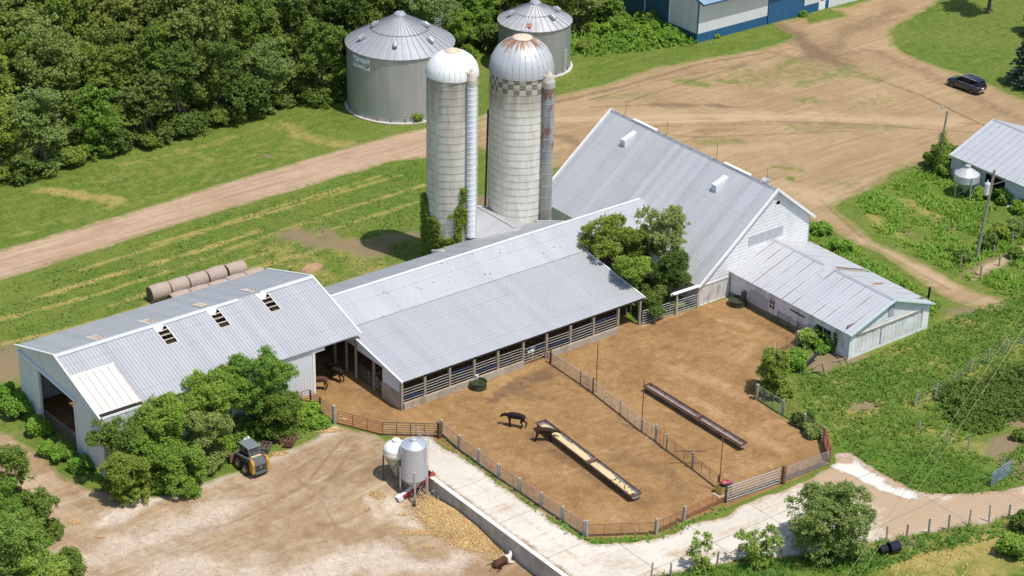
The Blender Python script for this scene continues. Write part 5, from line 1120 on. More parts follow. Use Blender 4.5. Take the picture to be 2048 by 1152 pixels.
def fence(name, label, pts, mat, h=1.35, n=9, verts=1, r=.016, postmat=None, postr=.11, posth=1.5, z0=.12, sq=True, top=.028, base=None):
    P = [gp(*p) if not isinstance(p, Vector) else p for p in pts]
    t = thing(name, label, 'fence', tuple(P[0]))
    for p in P: post_mb(p, posth, postr, sq=sq, tilt=(random.uniform(-.08, .08), random.uniform(-.08, .08))).build('post', postmat or M_wood_bleach, t)
    for a, b in zip(P[:-1], P[1:]):
        m = MB(); rails(m, a, b, z0, h, n, r, verts, sag=.0); m.tube(a+V(0, 0, h), b+V(0, 0, h), top, 5); m.build('panel', mat, t)
    if base:
        for a, b in zip(P[:-1], P[1:]): m = MB(); m.beam(a+V(0, 0, .08), b+V(0, 0, .08), .05, .16); m.build('base_board', base, t)
    return t
fence('panel_fence', 'pale wire panel fence with tall grey posts running along the concrete drive', [(883, 868), (918, 899), (957, 928), (998, 957), (1040, 985), (1083, 1014), (1126, 1043), (1169, 1072)], simple('brown_mesh', (.36, .27, .23), .7, .25, 3), h=1.32, n=12, verts=2, r=.013, posth=1.45, base=M_curb)
fence('panel_fence', 'rusty wire panel fence with three grey posts at the front of the dirt pen', [(1173, 1074), (1312, 1069), (1366, 1044)], M_pipe_rust, h=1.15, n=9, verts=3, r=.016, posth=1.5)
gate('low sagging panel of bright red pipes beside the yellow tub', (1372, 1040), (1449, 1004), M_pipe_red, h=1.15, n=9, verts=2, r=.018, name='red_panel')
gate('six-bar silver pipe gate at the front corner of the pen', (1453, 1004), (1563, 966), M_galvpipe, h=1.45, n=6, verts=5, r=.034, name='pipe_gate')
gate('dull grey mesh gate between the silver gate and the far corner of the pen', (1570, 963), (1657, 930), M_pipe, h=1.4, n=11, verts=3, r=.018, name='mesh_gate')
def lone_post(px, py, h, r, mat, label, name='fence_post', group=None, sq=True, tilt=(0, 0)):
    p = gp(px, py); m = post_mb(p, h, r, sq=sq, tilt=tilt); o = m.build(name, mat); tag(o, label, 'post', group); return o
lone_post(1566, 968, 1.75, .13, M_pipe_rust, 'stout rusty gate post between the silver gate and the mesh gate')
lone_post(1451, 1006, 1.9, .07, M_pipe_dark, 'dark gate post with hinges between the red panel and the silver gate')
gate('rusty gate leaning up at the far east corner of the pen', (1659, 926), (1648, 886), M_pipe_red, h=1.5, n=6, verts=1, r=.05, name='rusty_gate')
fence('panel_fence', 'weathered pipe fence overgrown with weeds on the east side of the pen', [(1646, 884), (1608, 856), (1566, 830)], M_pipe_rust, h=1.3, n=6, verts=4, r=.016, postr=.09, posth=1.5)
gate('grey pipe gate half hidden under the pen-side tree', (1511, 796), (1563, 829), M_pipe, h=1.4, n=6, verts=2, r=.028, name='pipe_gate')
lone_post(1513, 800, 1.6, .13, M_wood, 'thick wooden gate post at the foot of the pen-side tree')
gate('short brown pipe panel between the low shed and the pen-side tree', (1592, 690), (1552, 709), M_pipe_rust, h=1.3, n=6, verts=1, r=.025, name='pipe_fence')
lone_post(1594, 690, 1.45, .11, M_wood_bleach, 'pale wooden post at the end of the short brown panel by the low shed')
gate('short grey pipe panel tying the pale post to the low shed wall', (1594, 689), (1616, 672), M_pipe, h=1.2, n=6, verts=1, r=.02, name='pipe_fence')
# middle fence of the pen
mid = [(1101, 727), (1161, 768), (1186, 786), (1240, 828), (1284, 864), (1312, 882), (1333, 900), (1385, 937), (1436, 977), (1462, 990)]
t = thing('panel_fence', 'long pipe panel fence dividing the dirt pen in two', 'fence', tuple(gp(*mid[0])))
MP = [gp(*p) for p in mid]
for i, p in enumerate(MP):
    post_mb(p, 1.6 if i in (2, 5, 6, 7) else 1.35, .05 if i in (1, 3, 4) else .085, sq=i in (0, 5, 7)).build('post', (M_pipe_rust, M_pipe_rust, M_pipe_rust, M_pipe, M_pipe, M_wood_bleach, M_wood_bleach, M_wood, M_pipe_rust, M_pipe)[i], t)
for i, (a, b) in enumerate(zip(MP[:-1], MP[1:])):
    m = MB(); mt = (M_pipe_warm, M_pipe_warm, M_pipe_warm, M_pipe_warm, M_pipe_warm, M_pipe_red, M_pipe_rust, M_pipe_rust, M_pipe_rust)[i]
    rails(m, a, b, .15, 1.25, 7 if i < 2 else 6, .026 if i < 2 else .021, 2 if i > 1 else 1); m.tube(a+V(0, 0, 1.25), b+V(0, 0, 1.25), .032, 5); m.build('panel', mt, t)
m = MB(); a, b = pix(1352, 902, 1.4), pix(1412, 902, 1.4); m.tube(a, b, .055, 6); m.build('pipe_arm', M_pipe_rust, t)
# west side of the pen
fence('panel_fence', 'short dark pipe fence from the barn opening down to the wooden post', [(622, 808), (640, 822), (669, 845)], M_pipe_dark, h=1.35, n=6, verts=0, r=.028, postmat=M_pipe_dark, postr=.06, posth=1.4)
lone_post(669, 846, 1.75, .13, M_wood_bleach, 'tall weathered wooden post at the left end of the red gate')
gate('long red pipe gate left of the dark gate', (676, 848), (764, 871), M_pipe_red, h=1.3, n=6, verts=2, r=.03, name='pipe_gate')
gate('long dark pipe gate standing behind the feed bins', (766, 871), (876, 874), M_pipe_dark, h=1.3, n=6, verts=3, r=.03, name='pipe_gate')
lone_post(879, 876, 1.55, .16, simple('brown_post', (.14, .075, .05), .9, .3, 3), 'thick brown corner post where the dark gate meets the panel fence')
gate('short red pipe gate against the white wall beside the barn opening', (588, 812), (620, 803), M_pipe_red, h=1.2, n=5, verts=1, r=.03, name='pipe_gate')
gate('pipe fence across the gap under the small pent roof', V(27.7, -.1, 0), V(34.3, -.52, 0), M_pipe_pale, h=1.45, n=6, verts=3, r=.026, name='pipe_gate')
# gates inside the west door of the long barn
gate('slanting pipe gate inside the dark west door of the long barn', V(-25.0, 18.5, hz(-25, 18.5)), V(-24.6, 12.1, hz(-24.6, 12.1)), M_pipe, h=1.2, n=5, verts=2, r=.028, name='pipe_gate')
# poles in the pen
for (bx, by), (tx, ty), lab in (((1192, 785), (1191, 687), 'thin rusty pole standing in the middle fence nearest the cattle shed'), ((1283, 862), (1288, 757), 'thin rusty pole at the left end of the empty feed bunk'), ((1438, 984), (1442, 871), 'thin rusty pole rising behind the yellow tub')):
    p = gp(bx, by); zt = z_at(p.x, p.y, ty); o = post_mb(p, zt, .045, 7).build('pole', M_pipe_rust); tag(o, lab, 'pole', 'rusty poles in the dirt pen')
# barbed-wire fences on the right
def wire_fence(label, pts, h=1.25, r=.085, wires=4, tilts=None):
    P = [gp(*p) for p in pts]; t = thing('wire_fence', label, 'fence', tuple(P[0])); tops = []
    for i, p in enumerate(P):
        ti = tilts[i] if tilts else (random.uniform(-.12, .12), random.uniform(-.1, .1)); hh = h*random.uniform(.92, 1.1)
        post_mb(p, hh, r*random.uniform(.85, 1.15), 7, tilt=ti).build('post', M_wood_bleach, t); tops.append((p, V(p.x+ti[0], p.y+ti[1], p.z+hh)))
    for (a, at), (b, bt) in zip(tops[:-1], tops[1:]):
        m = MB()
        for k in range(wires): f = .25+.7*k/(wires-1); m.tube(a.lerp(at, f), b.lerp(bt, f), .006, 3, caps=False)
        m.build('wires', M_pipe, t)
wire_fence('wire fence with leaning grey posts above the dark leafy patch', [(1829, 812), (1869, 799), (1905, 773), (1940, 745), (1975, 727), (2012, 708), (2046, 688)], 1.45, tilts=[(.35, .1), (.3, .1), (.3, .1), (0, 0), (0, 0), (.05, 0), (0, 0)])
wire_fence('wire fence with short grey posts along the lower edge of the concrete drive', [(1302, 1158), (1342, 1155), (1389, 1140), (1433, 1134), (1475, 1124), (1562, 1108), (1604, 1106)], 1.4)
wire_fence('wire fence with grey posts below the dusty lane at the bottom right', [(1773, 1081), (1813, 1076), (1857, 1067), (1897, 1060), (1938, 1051), (1978, 1044), (2017, 1037), (2048, 1030)], 1.5)
for px_, py_, hh, lab in ((1893, 888, 1.3, 'grey post leaning in grass left of the pale post'), (1936, 900, 1.5, 'pale straight post standing in weeds below the leafy patch'), (2006, 938, 1.1, 'short stub post beside the blue-grey gate'), (1838, 860, .9, 'low broken post in dry grass below the leaning fence')):
    lone_post(px_, py_, hh, .08, M_wood_bleach, lab, sq=False, tilt=(.05, .03))
gate('blue-grey pipe gate standing open in tall grass at the right edge', (1981, 974), (2020, 948), simple('faded_blue_pipe', (.16, .22, .32), .6, .15, 2), h=1.35, n=6, verts=2, r=.035, name='pipe_gate')
for px_, py_, hh, lab in ((1920, 537, 1.5, 'weathered post with a white cap at the corner of the footpath'), (1961, 552, 1.25, 'dark post at the near side of the pale footpath'), (1998, 532, 1.25, 'dark post at the far side of the pale footpath'), (2023, 488, 1.4, 'grey post half hidden in bushes right of the power pole'), (1987, 508, .9, 'short stub post in bushes below the power pole')):
    lone_post(px_, py_, hh, .10, M_wood, lab, sq=False)
lone_post(1857, 598, 1.3, .12, M_black, 'short black post just behind the corner of the low shed', sq=False)
# power poles and service cables
p = gp(1952, 519); zt = z_at(p.x+.9*0, p.y, 325)
t = thing('power_pole', 'tall wooden power pole carrying a pale transformer in front of the white shed', 'pole', tuple(p))
zt = 9.9; m = MB(); m.tube((p.x, p.y, -.2), (p.x+.55, p.y-.43, zt), .17, 10, r2=.13); m.build('pole', M_wood, t)
m = MB(); q = V(p.x+.55*.72-.35, p.y-.43*.72+.12, zt*.74); m.tube(q, q+V(0, 0, 1.15), .27, 14); m.tube(q+V(0, 0, 1.15), q+V(0, 0, 1.25), .2, 14); m.build('transformer', simple('transformer_grey', (.62, .64, .64), .45), t)
m = MB(); m.tube(q+V(.0, 0, 1.25), q+V(.0, 0, 1.5), .04, 6); m.tube(q+V(.1, .1, 1.25), q+V(.1, .1, 1.5), .04, 6); m.beam(q+V(-.2, 0, 1.1), q+V(.5, -.1, 1.1), .06, .06); m.build('insulators', M_trim, t)
m = MB(); a = V(p.x+.5, p.y-.4, zt*.96); b_ = V(79.5, -2.0, 2.9); m.tube(a, b_, .015, 4); m.tube(a-V(0, 0, 1.2), b_, .015, 4); m.build('cable', M_pipe_pale, t)
p = gp(1873, 349); t = thing('power_pole', 'ivy-wrapped wooden pole with a small lamp, left of the white shed', 'pole', tuple(p))
zt = z_at(p.x+.2, p.y-.2, 222); m = MB(); m.tube((p.x, p.y, -.2), (p.x+.3, p.y-.23, zt), .15, 10, r2=.11); m.build('pole', M_wood, t)
m = MB(); m.tube((p.x+.3, p.y-.23, zt-.1), (p.x-.15, p.y+.1, zt+.45), .03, 5); m.tube((p.x-.2, p.y+.13, zt+.32), (p.x-.2, p.y+.13, zt+.55), .13, 8); m.build('lamp', simple('lamp_grey', (.4, .42, .36), .5), t)
for k, (pa, pb) in enumerate((((2110, 525), (1640, 1228)), ((2110, 558), (1655, 1245)))):
    a, b = pix(*pa, 7.5), pix(*pb, 7.5); m = MB(); pts = [a.lerp(b, s/10)-V(0, 0, .5*math.sin(math.pi*s/10)) for s in range(11)]; m.path(pts, .011, 4)
    tag(m.build('overhead_cable', simple('cable_yellow_%d' % k, (.42, .42, .22), .6, 0, 1)), ('upper' if k == 0 else 'lower')+' of two thin overhead cables crossing the weedy ground at right', 'cable')

# ------------------------------------------------------------------ objects of the yard
M_rust = simple('rust_brown', (.15, .075, .05), .9, .35, 3, dirt=(.28, .18, .12), dirt_amt=.5)
M_steel = simple('worn_steel', (.38, .37, .36), .5, .2, 3, metal=.3)
M_feed = simple('tan_feed', (.58, .46, .26), .95, .14, 6, bump=.5)
M_dark = simple('dark_rubber', (.03, .03, .032), .8, .2, 4)
def bunk(label, a, b, width, filled):
    a, b = Vector(a), Vector(b); d = (b-a).normalized(); r = Vector((d.y, -d.x, 0)); t = thing('feed_bunk', label, 'feed bunk', tuple(a))
    L = (b-a).length; h0, h1 = .28, .66
    m = MB()
    prof = [(-width/2, h1), (-width*.36, h0+.1), (-width*.22, h0), (width*.22, h0), (width*.36, h0+.1), (width/2, h1)]
    vs = []
    for s in (0, L):
        for w_, z in prof: vs.append(a+d*s+r*w_+V(0, 0, z))
    m.add(vs, [(i, i+1, i+7, i+6) for i in range(5)]); m.add(vs[:6], [tuple(range(6))]); m.add(vs[6:], [tuple(range(6))])
    m.build('trough', M_steel if filled else simple('trough_worn', (.40, .33, .29), .6, .25, 2), t)
    for s in (-1, 1):
        m = MB(); m.beam(a-d*.05+r*(s*width/2)+V(0, 0, h1+.02), b+d*.05+r*(s*width/2)+V(0, 0, h1+.02), .07, .09); m.build('rim', M_rust, t)
    for s in (0, L): m = MB(); p = a+d*s; m.beam(p-r*(width/2)+V(0, 0, h1), p+r*(width/2)+V(0, 0, h1), .08, .1); m.build('end_rim', M_rust, t)
    m = MB(); p = a+d*(L*.545); m.beam(p-r*(width/2)+V(0, 0, h1+.01), p+r*(width/2)+V(0, 0, h1+.01), .3, .1); m.build('joint_plate', M_rust, t)
    k = 0
    while k*1.95 < L+.1:
        for s in (-1, 1):
            m = MB(); p = a+d*min(L-.15, k*1.95+.15)+r*(s*width*.42); m.tube(p, p+V(0, 0, h1-.03), .035, 6); m.build('leg', M_rust, t)
        m = MB(); p = a+d*min(L-.15, k*1.95+.15); m.tube(p-r*(width*.42)+V(0, 0, .12), p+r*(width*.42)+V(0, 0, .12), .03, 5); m.build('cross_brace', M_rust, t); k += 1
    if filled:
        m = MB(); n, q = 90, 7; rnd = random.Random(3); g = []
        for i in range(n+1):
            s = .35+(L-.8)*i/n
            for j in range(q):
                f = j/(q-1)*2-1; hgt_ = h0+.20+.07*math.sin(i*.23)+.03*rnd.random()-.03*abs(f)
                if abs(i/n-.52) < .02: hgt_ -= .1
                ww = width*.37*(1-.25*max(0, i/n-.9)*10-.3*max(0, .08-i/n)*10); ww *= 1+.08*math.sin(i*.5+j)
                g.append(a+d*s+r*(f*ww)+V(0, 0, hgt_))
        m.add(g, [(i*q+j, i*q+j+1, (i+1)*q+j+1, (i+1)*q+j) for i in range(n) for j in range(q-1)]); fo = m.build('feed', M_feed, t, smooth=True); fo['kind'] = 'stuff'
        rnd = random.Random(5)
        m = MB()
        for _ in range(16):
            p = a+d*(L*rnd.uniform(.78, .98))+r*(rnd.uniform(-.3, .3)*width)+V(0, 0, h0+.25); m.tube(p-V(.06, 0, 0), p+V(.06, .03, 0), .05, 5)
        o = m.build('feed_clumps', M_rust, t); o['kind'] = 'stuff'
bunk('long rusty feed bunk full of tan feed in the near half of the pen', (8.02, -9.5, 0), (7.08, -23.3, 0), 1.05, True)
bunk('narrow empty feed bunk standing beyond the middle fence', (19.75, -9.95, 0), (19.7, -22.6, 0), .72, False)

def stock_tank(label, c, r, h, sx=1.0):
    t = thing('stock_tank', label, 'water tank', tuple(c))
    m = MB(); m.lathe([(r*.93, 0), (r, .1), (r*.97, h*.5), (r, h-.06), (r+.04, h-.02), (r+.04, h), (r-.02, h)], 28, tuple(c)); m.lathe([(r-.02, h), (r-.04, h-.18)], 28, tuple(c)); m.build('tub', simple('green_black_tub', (.045, .055, .035), .5, .2, 2), t)
    m = MB(); m.lathe([(r-.03, h-.12), (.01, h-.12)], 28, tuple(c)); m.build('water', NMwater(), t)
_wm = []
def NMwater():
    if not _wm:
        M = NM('murky_water', .08, .6); M.color((.035, .05, .02)); _wm.append(M.m)
    return _wm[0]
g = gp(957, 776); stock_tank('round dark water tank in front of the cattle shed rails', V(g.x, g.y, 0), .75, .66)
m = MB(); m.tube((g.x+.25, g.y+.62, .66), (g.x+.25, g.y+.62, .98), .06, 8); m.tube((g.x+.1, g.y+.62, .95), (g.x+.4, g.y+.62, .95), .07, 8); tag(m.build('float_valve', M_trim), 'small white float valve on the rim of the round water tank', 'valve')
stock_tank('dark water tank in the corner where the low shed meets the tall barn', V(37.85, -2.35, 0), .85, .62)
m = MB(); m.box(38.1, 38.45, -2.9, -2.55, 0, 1.5); tag(m.build('square_post', M_wood_dark), 'square dark timber post behind the corner water tank', 'post')

# mineral tub with its red lid
t = thing('mineral_feeder', 'yellow square tub with a red bag on top, ending the middle fence', 'feeder', tuple(gp(1443, 988)))
c = gp(1443, 986); M_yel = simple('yellow_tub', (.50, .43, .10), .5, .15, 2)
m = MB(); s0, s1, h = .38, .46, .78
m.add([(c.x-s0, c.y-s0, .12), (c.x+s0, c.y-s0, .12), (c.x+s0, c.y+s0, .12), (c.x-s0, c.y+s0, .12), (c.x-s1, c.y-s1, h), (c.x+s1, c.y-s1, h), (c.x+s1, c.y+s1, h), (c.x-s1, c.y+s1, h)], [(0, 3, 2, 1), (0, 1, 5, 4), (1, 2, 6, 5), (2, 3, 7, 6), (3, 0, 4, 7)]); m.build('tub', M_yel, t)
m = MB(); m.box(c.x-s0, c.x+s0, c.y-s0, c.y+s0, .6, .66); m.build('feed', simple('dark_feed', (.12, .09, .05), .9), t)
m = MB(); m.box(c.x-.75, c.x+.6, c.y-.55, c.y+.3, 0, .1); m.build('skid', M_wood_tan, t)
m = MB(); q = V(c.x+.30, c.y-.05, .95)
for i in range(5): m.lathe([(.02, -.16), (.24, -.1), (.3, 0), (.24, .12), (.02, .18)], 12, (q.x+.09*i-.1, q.y-.05*i, q.z), mi=0)
m.build('bag', simple('pink_red_bag', (.48, .10, .12), .6, .3, 5), t, smooth=True)
m = MB(); m.box(c.x+.5, c.x+.75, c.y-.3, c.y-.05, .1, 1.0); m.build('stand', M_yel, t)

# round bales
M_bale = NM('bale_straw', .95, .1); _p = M_bale.co(); _n = M_bale.noise(M_bale.map(_p, (1, 6, 6)), 2.5, 5, .7); _n2 = M_bale.noise(_p, 1.6, 4, .6)
M_bale.color(M_bale.mix(M_bale.ramp(_n, .3, .7), (.30, .225, .175), M_bale.mix(M_bale.ramp(_n2, .35, .65), (.52, .41, .33), (.42, .37, .34)))); M_bale.bump(_n, .5, .04)
M_bend = simple('bale_end', (.13, .095, .065), .95, .3, 5, bump=.5)
def bale(loc, first=[None], **k):
    if first[0] is None:
        t = thing('round_bale', 'x', 'hay bale', (0, 0, 0)); m = MB(); m.lathe([(.72, -1.0), (.79, -.93), (.83, 0), (.79, .93), (.72, 1.0)], 28)
        m.v = [(v[2], v[0], v[1]+.80) for v in m.v]; m.build('wrap', M_bale.m, t, smooth=True, world=False)
        for s in (-1, 1):
            m = MB(); m.lathe([(.01, .97), (.5, 1.0), (.73, .995)], 28); m.v = [(s*v[2], v[0], v[1]+.80) for v in m.v]; m.build('end', M_bend, t, world=False)
        first[0] = t; return t
    return copy_tree(first[0])
back = ['nearest left round bale of the back row, its dark end facing west', 'second round bale from the left in the back row behind the long barn', 'middle round bale of the back row behind the long barn', 'fourth round bale from the left in the back row behind the barn', 'last round bale of the back row, set apart by a dark gap']
for i, (u, lb) in enumerate(zip((-6.75, -4.65, -2.65, -.55, 1.75), back)):
    b = bale(0); b.location = (u, 31.0+.1*math.sin(i*2.1), 0); b.rotation_euler = (0, 0, random.uniform(-.09, .09)); b.scale = (1, random.uniform(.94, 1.06), random.uniform(.90, 1.04)); b['label'] = lb; b['group'] = 'round bales stored behind the long barn'
front = ['leftmost round bale of the front row, mostly hidden by the barn roof', 'second partly hidden round bale of the front row behind the roof edge', 'third partly hidden bale of the front row behind the roof edge', 'fourth partly hidden bale of the front row behind the roof edge', 'fifth partly hidden bale of the front row near the roof peak', 'last low bale of the front row just above the roof peak', 'single low bale beyond the roof peak beside the loose straw heap']
for i, (u, lb) in enumerate(zip((-5.9, -3.85, -1.8, .25, 2.3), front)):
    b = bale(0); b.location = (u, (28.35 if i < 6 else 27.3)+.1*math.cos(i*1.7), 0); b.rotation_euler = (0, 0, random.uniform(-.06, .06)); b['label'] = lb; b['group'] = 'round bales stored behind the long barn'

# straw: heap by the wall and scattered wisps
M_straw = NM('straw', .95, .1); _i = M_straw.attr('rnd'); M_straw.color(M_straw.mix(_i, (.36, .20, .075), (.76, .57, .28)))
def blades(name, spots, n, size, mat, zfun, parent=None, seed=1, lift=.12, wid=.16, flat=.6, heap=None):
    """loose blades lying on the ground: spots = (x,y,rx,ry,rot)"""
    r = np.random.default_rng(seed); P = []
    tot = sum(s[2]*s[3] for s in spots)
    for (x, y, rx, ry, rot) in spots:
        k = int(n*rx*ry/tot)+1; rad = np.sqrt(r.random(k))*(1+.25*r.standard_normal(k)); a = r.random(k)*2*np.pi
        u, v_ = rad*np.cos(a)*rx, rad*np.sin(a)*ry; P.append(np.column_stack([x+u*np.cos(rot)-v_*np.sin(rot), y+u*np.sin(rot)+v_*np.cos(rot)]))
    P = np.vstack(P); P = P[P[:, 0] < WALLX-.45]; N = len(P); z = zfun(P[:, 0], P[:, 1])+r.random(N)*lift+.03
    a = r.random(N)*2*np.pi; el = r.standard_normal(N)*flat*.4; L = size*(.5+r.random(N)); d = np.column_stack([np.cos(a)*np.cos(el), np.sin(a)*np.cos(el), np.sin(el)])
    s = np.column_stack([-np.sin(a), np.cos(a), r.standard_normal(N)*.4]); c = np.column_stack([P, z])
    A = c-d*(L/2)[:, None]; B = c+s*(L*wid)[:, None]; Cc = c+d*(L/2)[:, None]; D = c-s*(L*wid)[:, None]
    return quads_mesh(name, np.stack([A, B, Cc, D], 1), mat, parent, r.random(N))
def quads_mesh(name, Q, mat, parent=None, rnd=None, link=True):
    """Q: (n,4,3) quads -> fast mesh"""
    n = len(Q); me = bpy.data.meshes.new(name); me.vertices.add(n*4); me.vertices.foreach_set('co', Q.reshape(-1).astype(np.float32))
    me.loops.add(n*4); me.loops.foreach_set('vertex_index', np.arange(n*4, dtype=np.int32)); me.polygons.add(n)
    me.polygons.foreach_set('loop_start', np.arange(0, n*4, 4, dtype=np.int32)); me.polygons.foreach_set('loop_total', np.full(n, 4, np.int32))
    me.update(calc_edges=True); me.materials.append(mat)
    if rnd is not None:
        a = me.attributes.new('rnd', 'FLOAT', 'FACE'); a.data.foreach_set('value', rnd.astype(np.float32))
    return link_mesh(name, me, parent) if link else me
def heap_mesh(name, cx, cy, rx, ry, rot, hh, mat, parent, seed):
    n = 46; m = MB(); g = []
    X, Y = np.meshgrid(np.linspace(-1.15, 1.15, n), np.linspace(-1.15, 1.15, n)); u = X*rx; v_ = Y*ry; x = cx+u*np.cos(rot)-v_*np.sin(rot); y = cy+u*np.sin(rot)+v_*np.cos(rot)
    e = 1-(X**2+Y**2)+(fbm(x, y, 1.3, seed)-.5)*1.1; z = np.clip(e, -.15, 1); z = hh*np.where(z > 0, np.sqrt(np.clip(z, 0, 1))*.8+.2*z, z)*(.65+.7*fbm(x, y, .8, seed+3)); Z = height(x, y)+z-.02
    m.add(list(zip(x.ravel(), y.ravel(), Z.ravel())), [(i*n+j, i*n+j+1, (i+1)*n+j+1, (i+1)*n+j) for i in range(n-1) for j in range(n-1)])
    o = m.build(name, mat, parent, smooth=True)
    return (lambda px, py: height(px, py)+np.interp(np.hypot(((px-cx)*np.cos(rot)+(py-cy)*np.sin(rot))/rx, (-(px-cx)*np.sin(rot)+(py-cy)*np.cos(rot))/ry), [0, .5, 1, 1.3], [hh*.85, hh*.72, 0, 0]))
M_strawb = simple('straw_base', (.42, .27, .11), .95, .55, 5.5, bump=1.0, dirt=(.20, .12, .05), dirt_amt=.7)
sc_ = gp(925, 1040)
t = thing('straw_heap', 'low golden heap of loose straw against the concrete wall', 'straw heap', tuple(sc_))
p1, p2 = gp(868, 1015), gp(965, 1085); rot = math.atan2(p2.y-p1.y, p2.x-p1.x)
zf_ = heap_mesh('straw_mound', (p1.x+p2.x)/2, (p1.y+p2.y)/2, 4.1, 2.0, rot, .38, M_strawb, t, 21)
o = blades('loose_straw', [((p1.x+p2.x)/2, (p1.y+p2.y)/2, 4.1, 2.0, rot)], 52000, .12, M_straw.m, lambda x, y: zf_(x, y)*1.0+.03, None, 31, .10); o.parent = t; o.location = (-sc_.x, -sc_.y, -sc_.z); o['kind'] = 'stuff'
spots = []
for px_, py_, rx, ry in ((840, 1066, 1.5, .4), (975, 1095, 1.6, .5), (950, 1100, .8, .3), (1000, 1090, .8, .5), (830, 990, .4, .3), (755, 990, .7, .35), (735, 1020, .3, .2), (985, 1118, .5, .2), (1040, 1085, .8, .3), (805, 1030, .4, .2), (660, 862, 1.0, .35), (690, 840, .5, .2), (560, 908, .7, .3), (900, 1065, 1.0, .5), (860, 1095, .5, .2), (150, 1045, .5, .3), (200, 1075, .3, .2)):
    g = gp(px_, py_); spots.append((g.x, g.y, rx, ry, -.6))
o = blades('scattered_straw', spots, 12000, .12, M_straw.m, lambda x, y: height(x, y)+.02, None, 33, .05); tag(o, 'scattered wisps of golden straw on the gravel yard', 'straw', kind='stuff')
g = gp(588, 540); t = thing('straw_heap', 'reddish loose straw heap behind the peak of the long barn', 'straw heap', (10, 29, 0))
zf_ = heap_mesh('straw_mound', 8.6, 28.2, 1.3, .8, .1, .4, simple('old_straw', (.36, .22, .13), .95, .35, 4, bump=.8), t, 23)
# debris on pen surface: small clods and pale stones
def clods(name, poly, n, smin, smax, mat, label, seed, cat='clods'):
    r = random.Random(seed); P = wpts(poly); xs = [p.x for p in P]; ys = [p.y for p in P]; m = MB(); k = 0
    pts = np.array([[r.uniform(min(xs), max(xs)), r.uniform(min(ys), max(ys))] for _ in range(n*3)]); ok = pdist(pts[:, 0], pts[:, 1], P) > .5
    for x, y in pts[ok][:n]:
        s = r.uniform(smin, smax); z = hz(x, y)+.02; a = r.random()*6; m.add([(x+s*math.cos(a+q), y+s*math.sin(a+q)*.7, z) for q in (0, 1.6, 3.1, 4.7)]+[(x, y, z+s*.7)], [(0, 1, 4), (1, 2, 4), (2, 3, 4), (3, 0, 4)])
    o = m.build(name, mat); return tag(o, label, cat, kind='stuff')
clods('dung_clods', [(900, 820), (1280, 670), (1480, 650), (1500, 800), (1640, 900), (1450, 1000), (1180, 1065), (900, 870)], 420, .03, .09, simple('clod_brown', (.15, .08, .035), .95, .3, 4), 'dark dung clods strewn over the dirt pen', 41)
clods('pale_stones', [(900, 820), (1280, 670), (1480, 650), (1500, 800), (1640, 900), (1450, 1000), (1180, 1065), (900, 870)], 45, .03, .06, simple('pale_stone', (.62, .52, .40), .9), 'small pale stones strewn over the dirt pen', 42)
clods('yard_stones', [(0, 1152), (300, 1000), (640, 880), (780, 900), (1080, 1152), (500, 1152)], 900, .03, .10, simple('yard_stone', (.30, .21, .13), .95, .4, 4), 'small clods and stones strewn over the gravel yard', 43)

# small clutter
def lump(name, px_, py_, s, h, mat, label, cat, seed):
    c = gp(px_, py_); r = random.Random(seed); m = MB(); n = 9
    rings = [(1, 0), (.95, .45), (.6, .85), (.02, 1)]
    m.lathe([(s*a*r.uniform(.85, 1.1), h*b) for a, b in rings], n, tuple(c)); m.v = [(v[0]+r.uniform(-.12, .12)*s, v[1]+r.uniform(-.12, .12)*s, v[2]) for v in m.v]
    return tag(m.build(name, mat), label, cat)
lump('crumpled_sheet', 875, 1020, .75, .16, simple('grey_sheet', (.52, .52, .53), .6, .2, 4, bump=.4), 'crumpled grey plastic sheet beside the straw heap', 'sheet', 1)
lump('white_scrap', 2020, 414, .35, .25, M_trim, 'white scrap lying in grass by the white shed', 'scrap', 2)
t = thing('hand_cart', 'rusty hand cart and hoses leaning in the wall corner beside the straw', 'cart', tuple(gp(875, 1000)))
c = gp(876, 999); m = MB(); m.tube((c.x, c.y, c.z+.25), (c.x+.1, c.y-.08, c.z+.25), .22, 12); m.build('wheel', simple('cart_wheel', (.55, .52, .45), .7), t)
m = MB(); m.tube((c.x+.1, c.y, c.z+.2), (c.x+.5, c.y+.6, c.z+1.5), .025, 5); m.tube((c.x-.1, c.y+.3, c.z+.1), (c.x+.1, c.y+.7, c.z+1.7), .025, 5); m.beam((c.x+.2, c.y-.2, c.z+.1), (c.x+.45, c.y+.55, c.z+1.6), .06, .04); m.build('handle', M_wood_tan, t)
m = MB(); m.path([(c.x-.3, c.y+.5, c.z+.6), (c.x, c.y+.3, c.z+.8), (c.x+.2, c.y+.6, c.z+.5), (c.x-.1, c.y+.7, c.z+.4), (c.x-.3, c.y+.4, c.z+.75)], .03, 5); m.build('hose', M_galvpipe, t)
m = MB(); m.box(c.x+.35, c.x+.8, c.y-.2, c.y+.5, c.z, c.z+.8); m.build('drum', M_dark, t)
a, b = gp(1610, 735), gp(1636, 722); m = MB(); m.beam(V(a.x, a.y, .2), V(b.x, b.y, .95), .22, .22); tag(m.build('timber_beam', M_dark), 'dark square timber leaning near the low shed corner', 'timber')
m = MB()
for pa, pb in (((1640, 727), (1625, 742)), ((1630, 745), (1655, 755)), ((1645, 728), (1652, 752)), ((1610, 748), (1640, 746)), ((1672, 712), (1685, 730)), ((1682, 705), (1700, 735)), ((1665, 725), (1690, 722))):
    a, b = gp(*pa), gp(*pb); m.tube(a+V(0, 0, .1), b+V(0, 0, .35), .04, 5)
tag(m.build('broken_branches', simple('dry_branch', (.36, .28, .19), .9, .2, 3)), 'dry broken branches heaped at the low shed corner', 'branches')
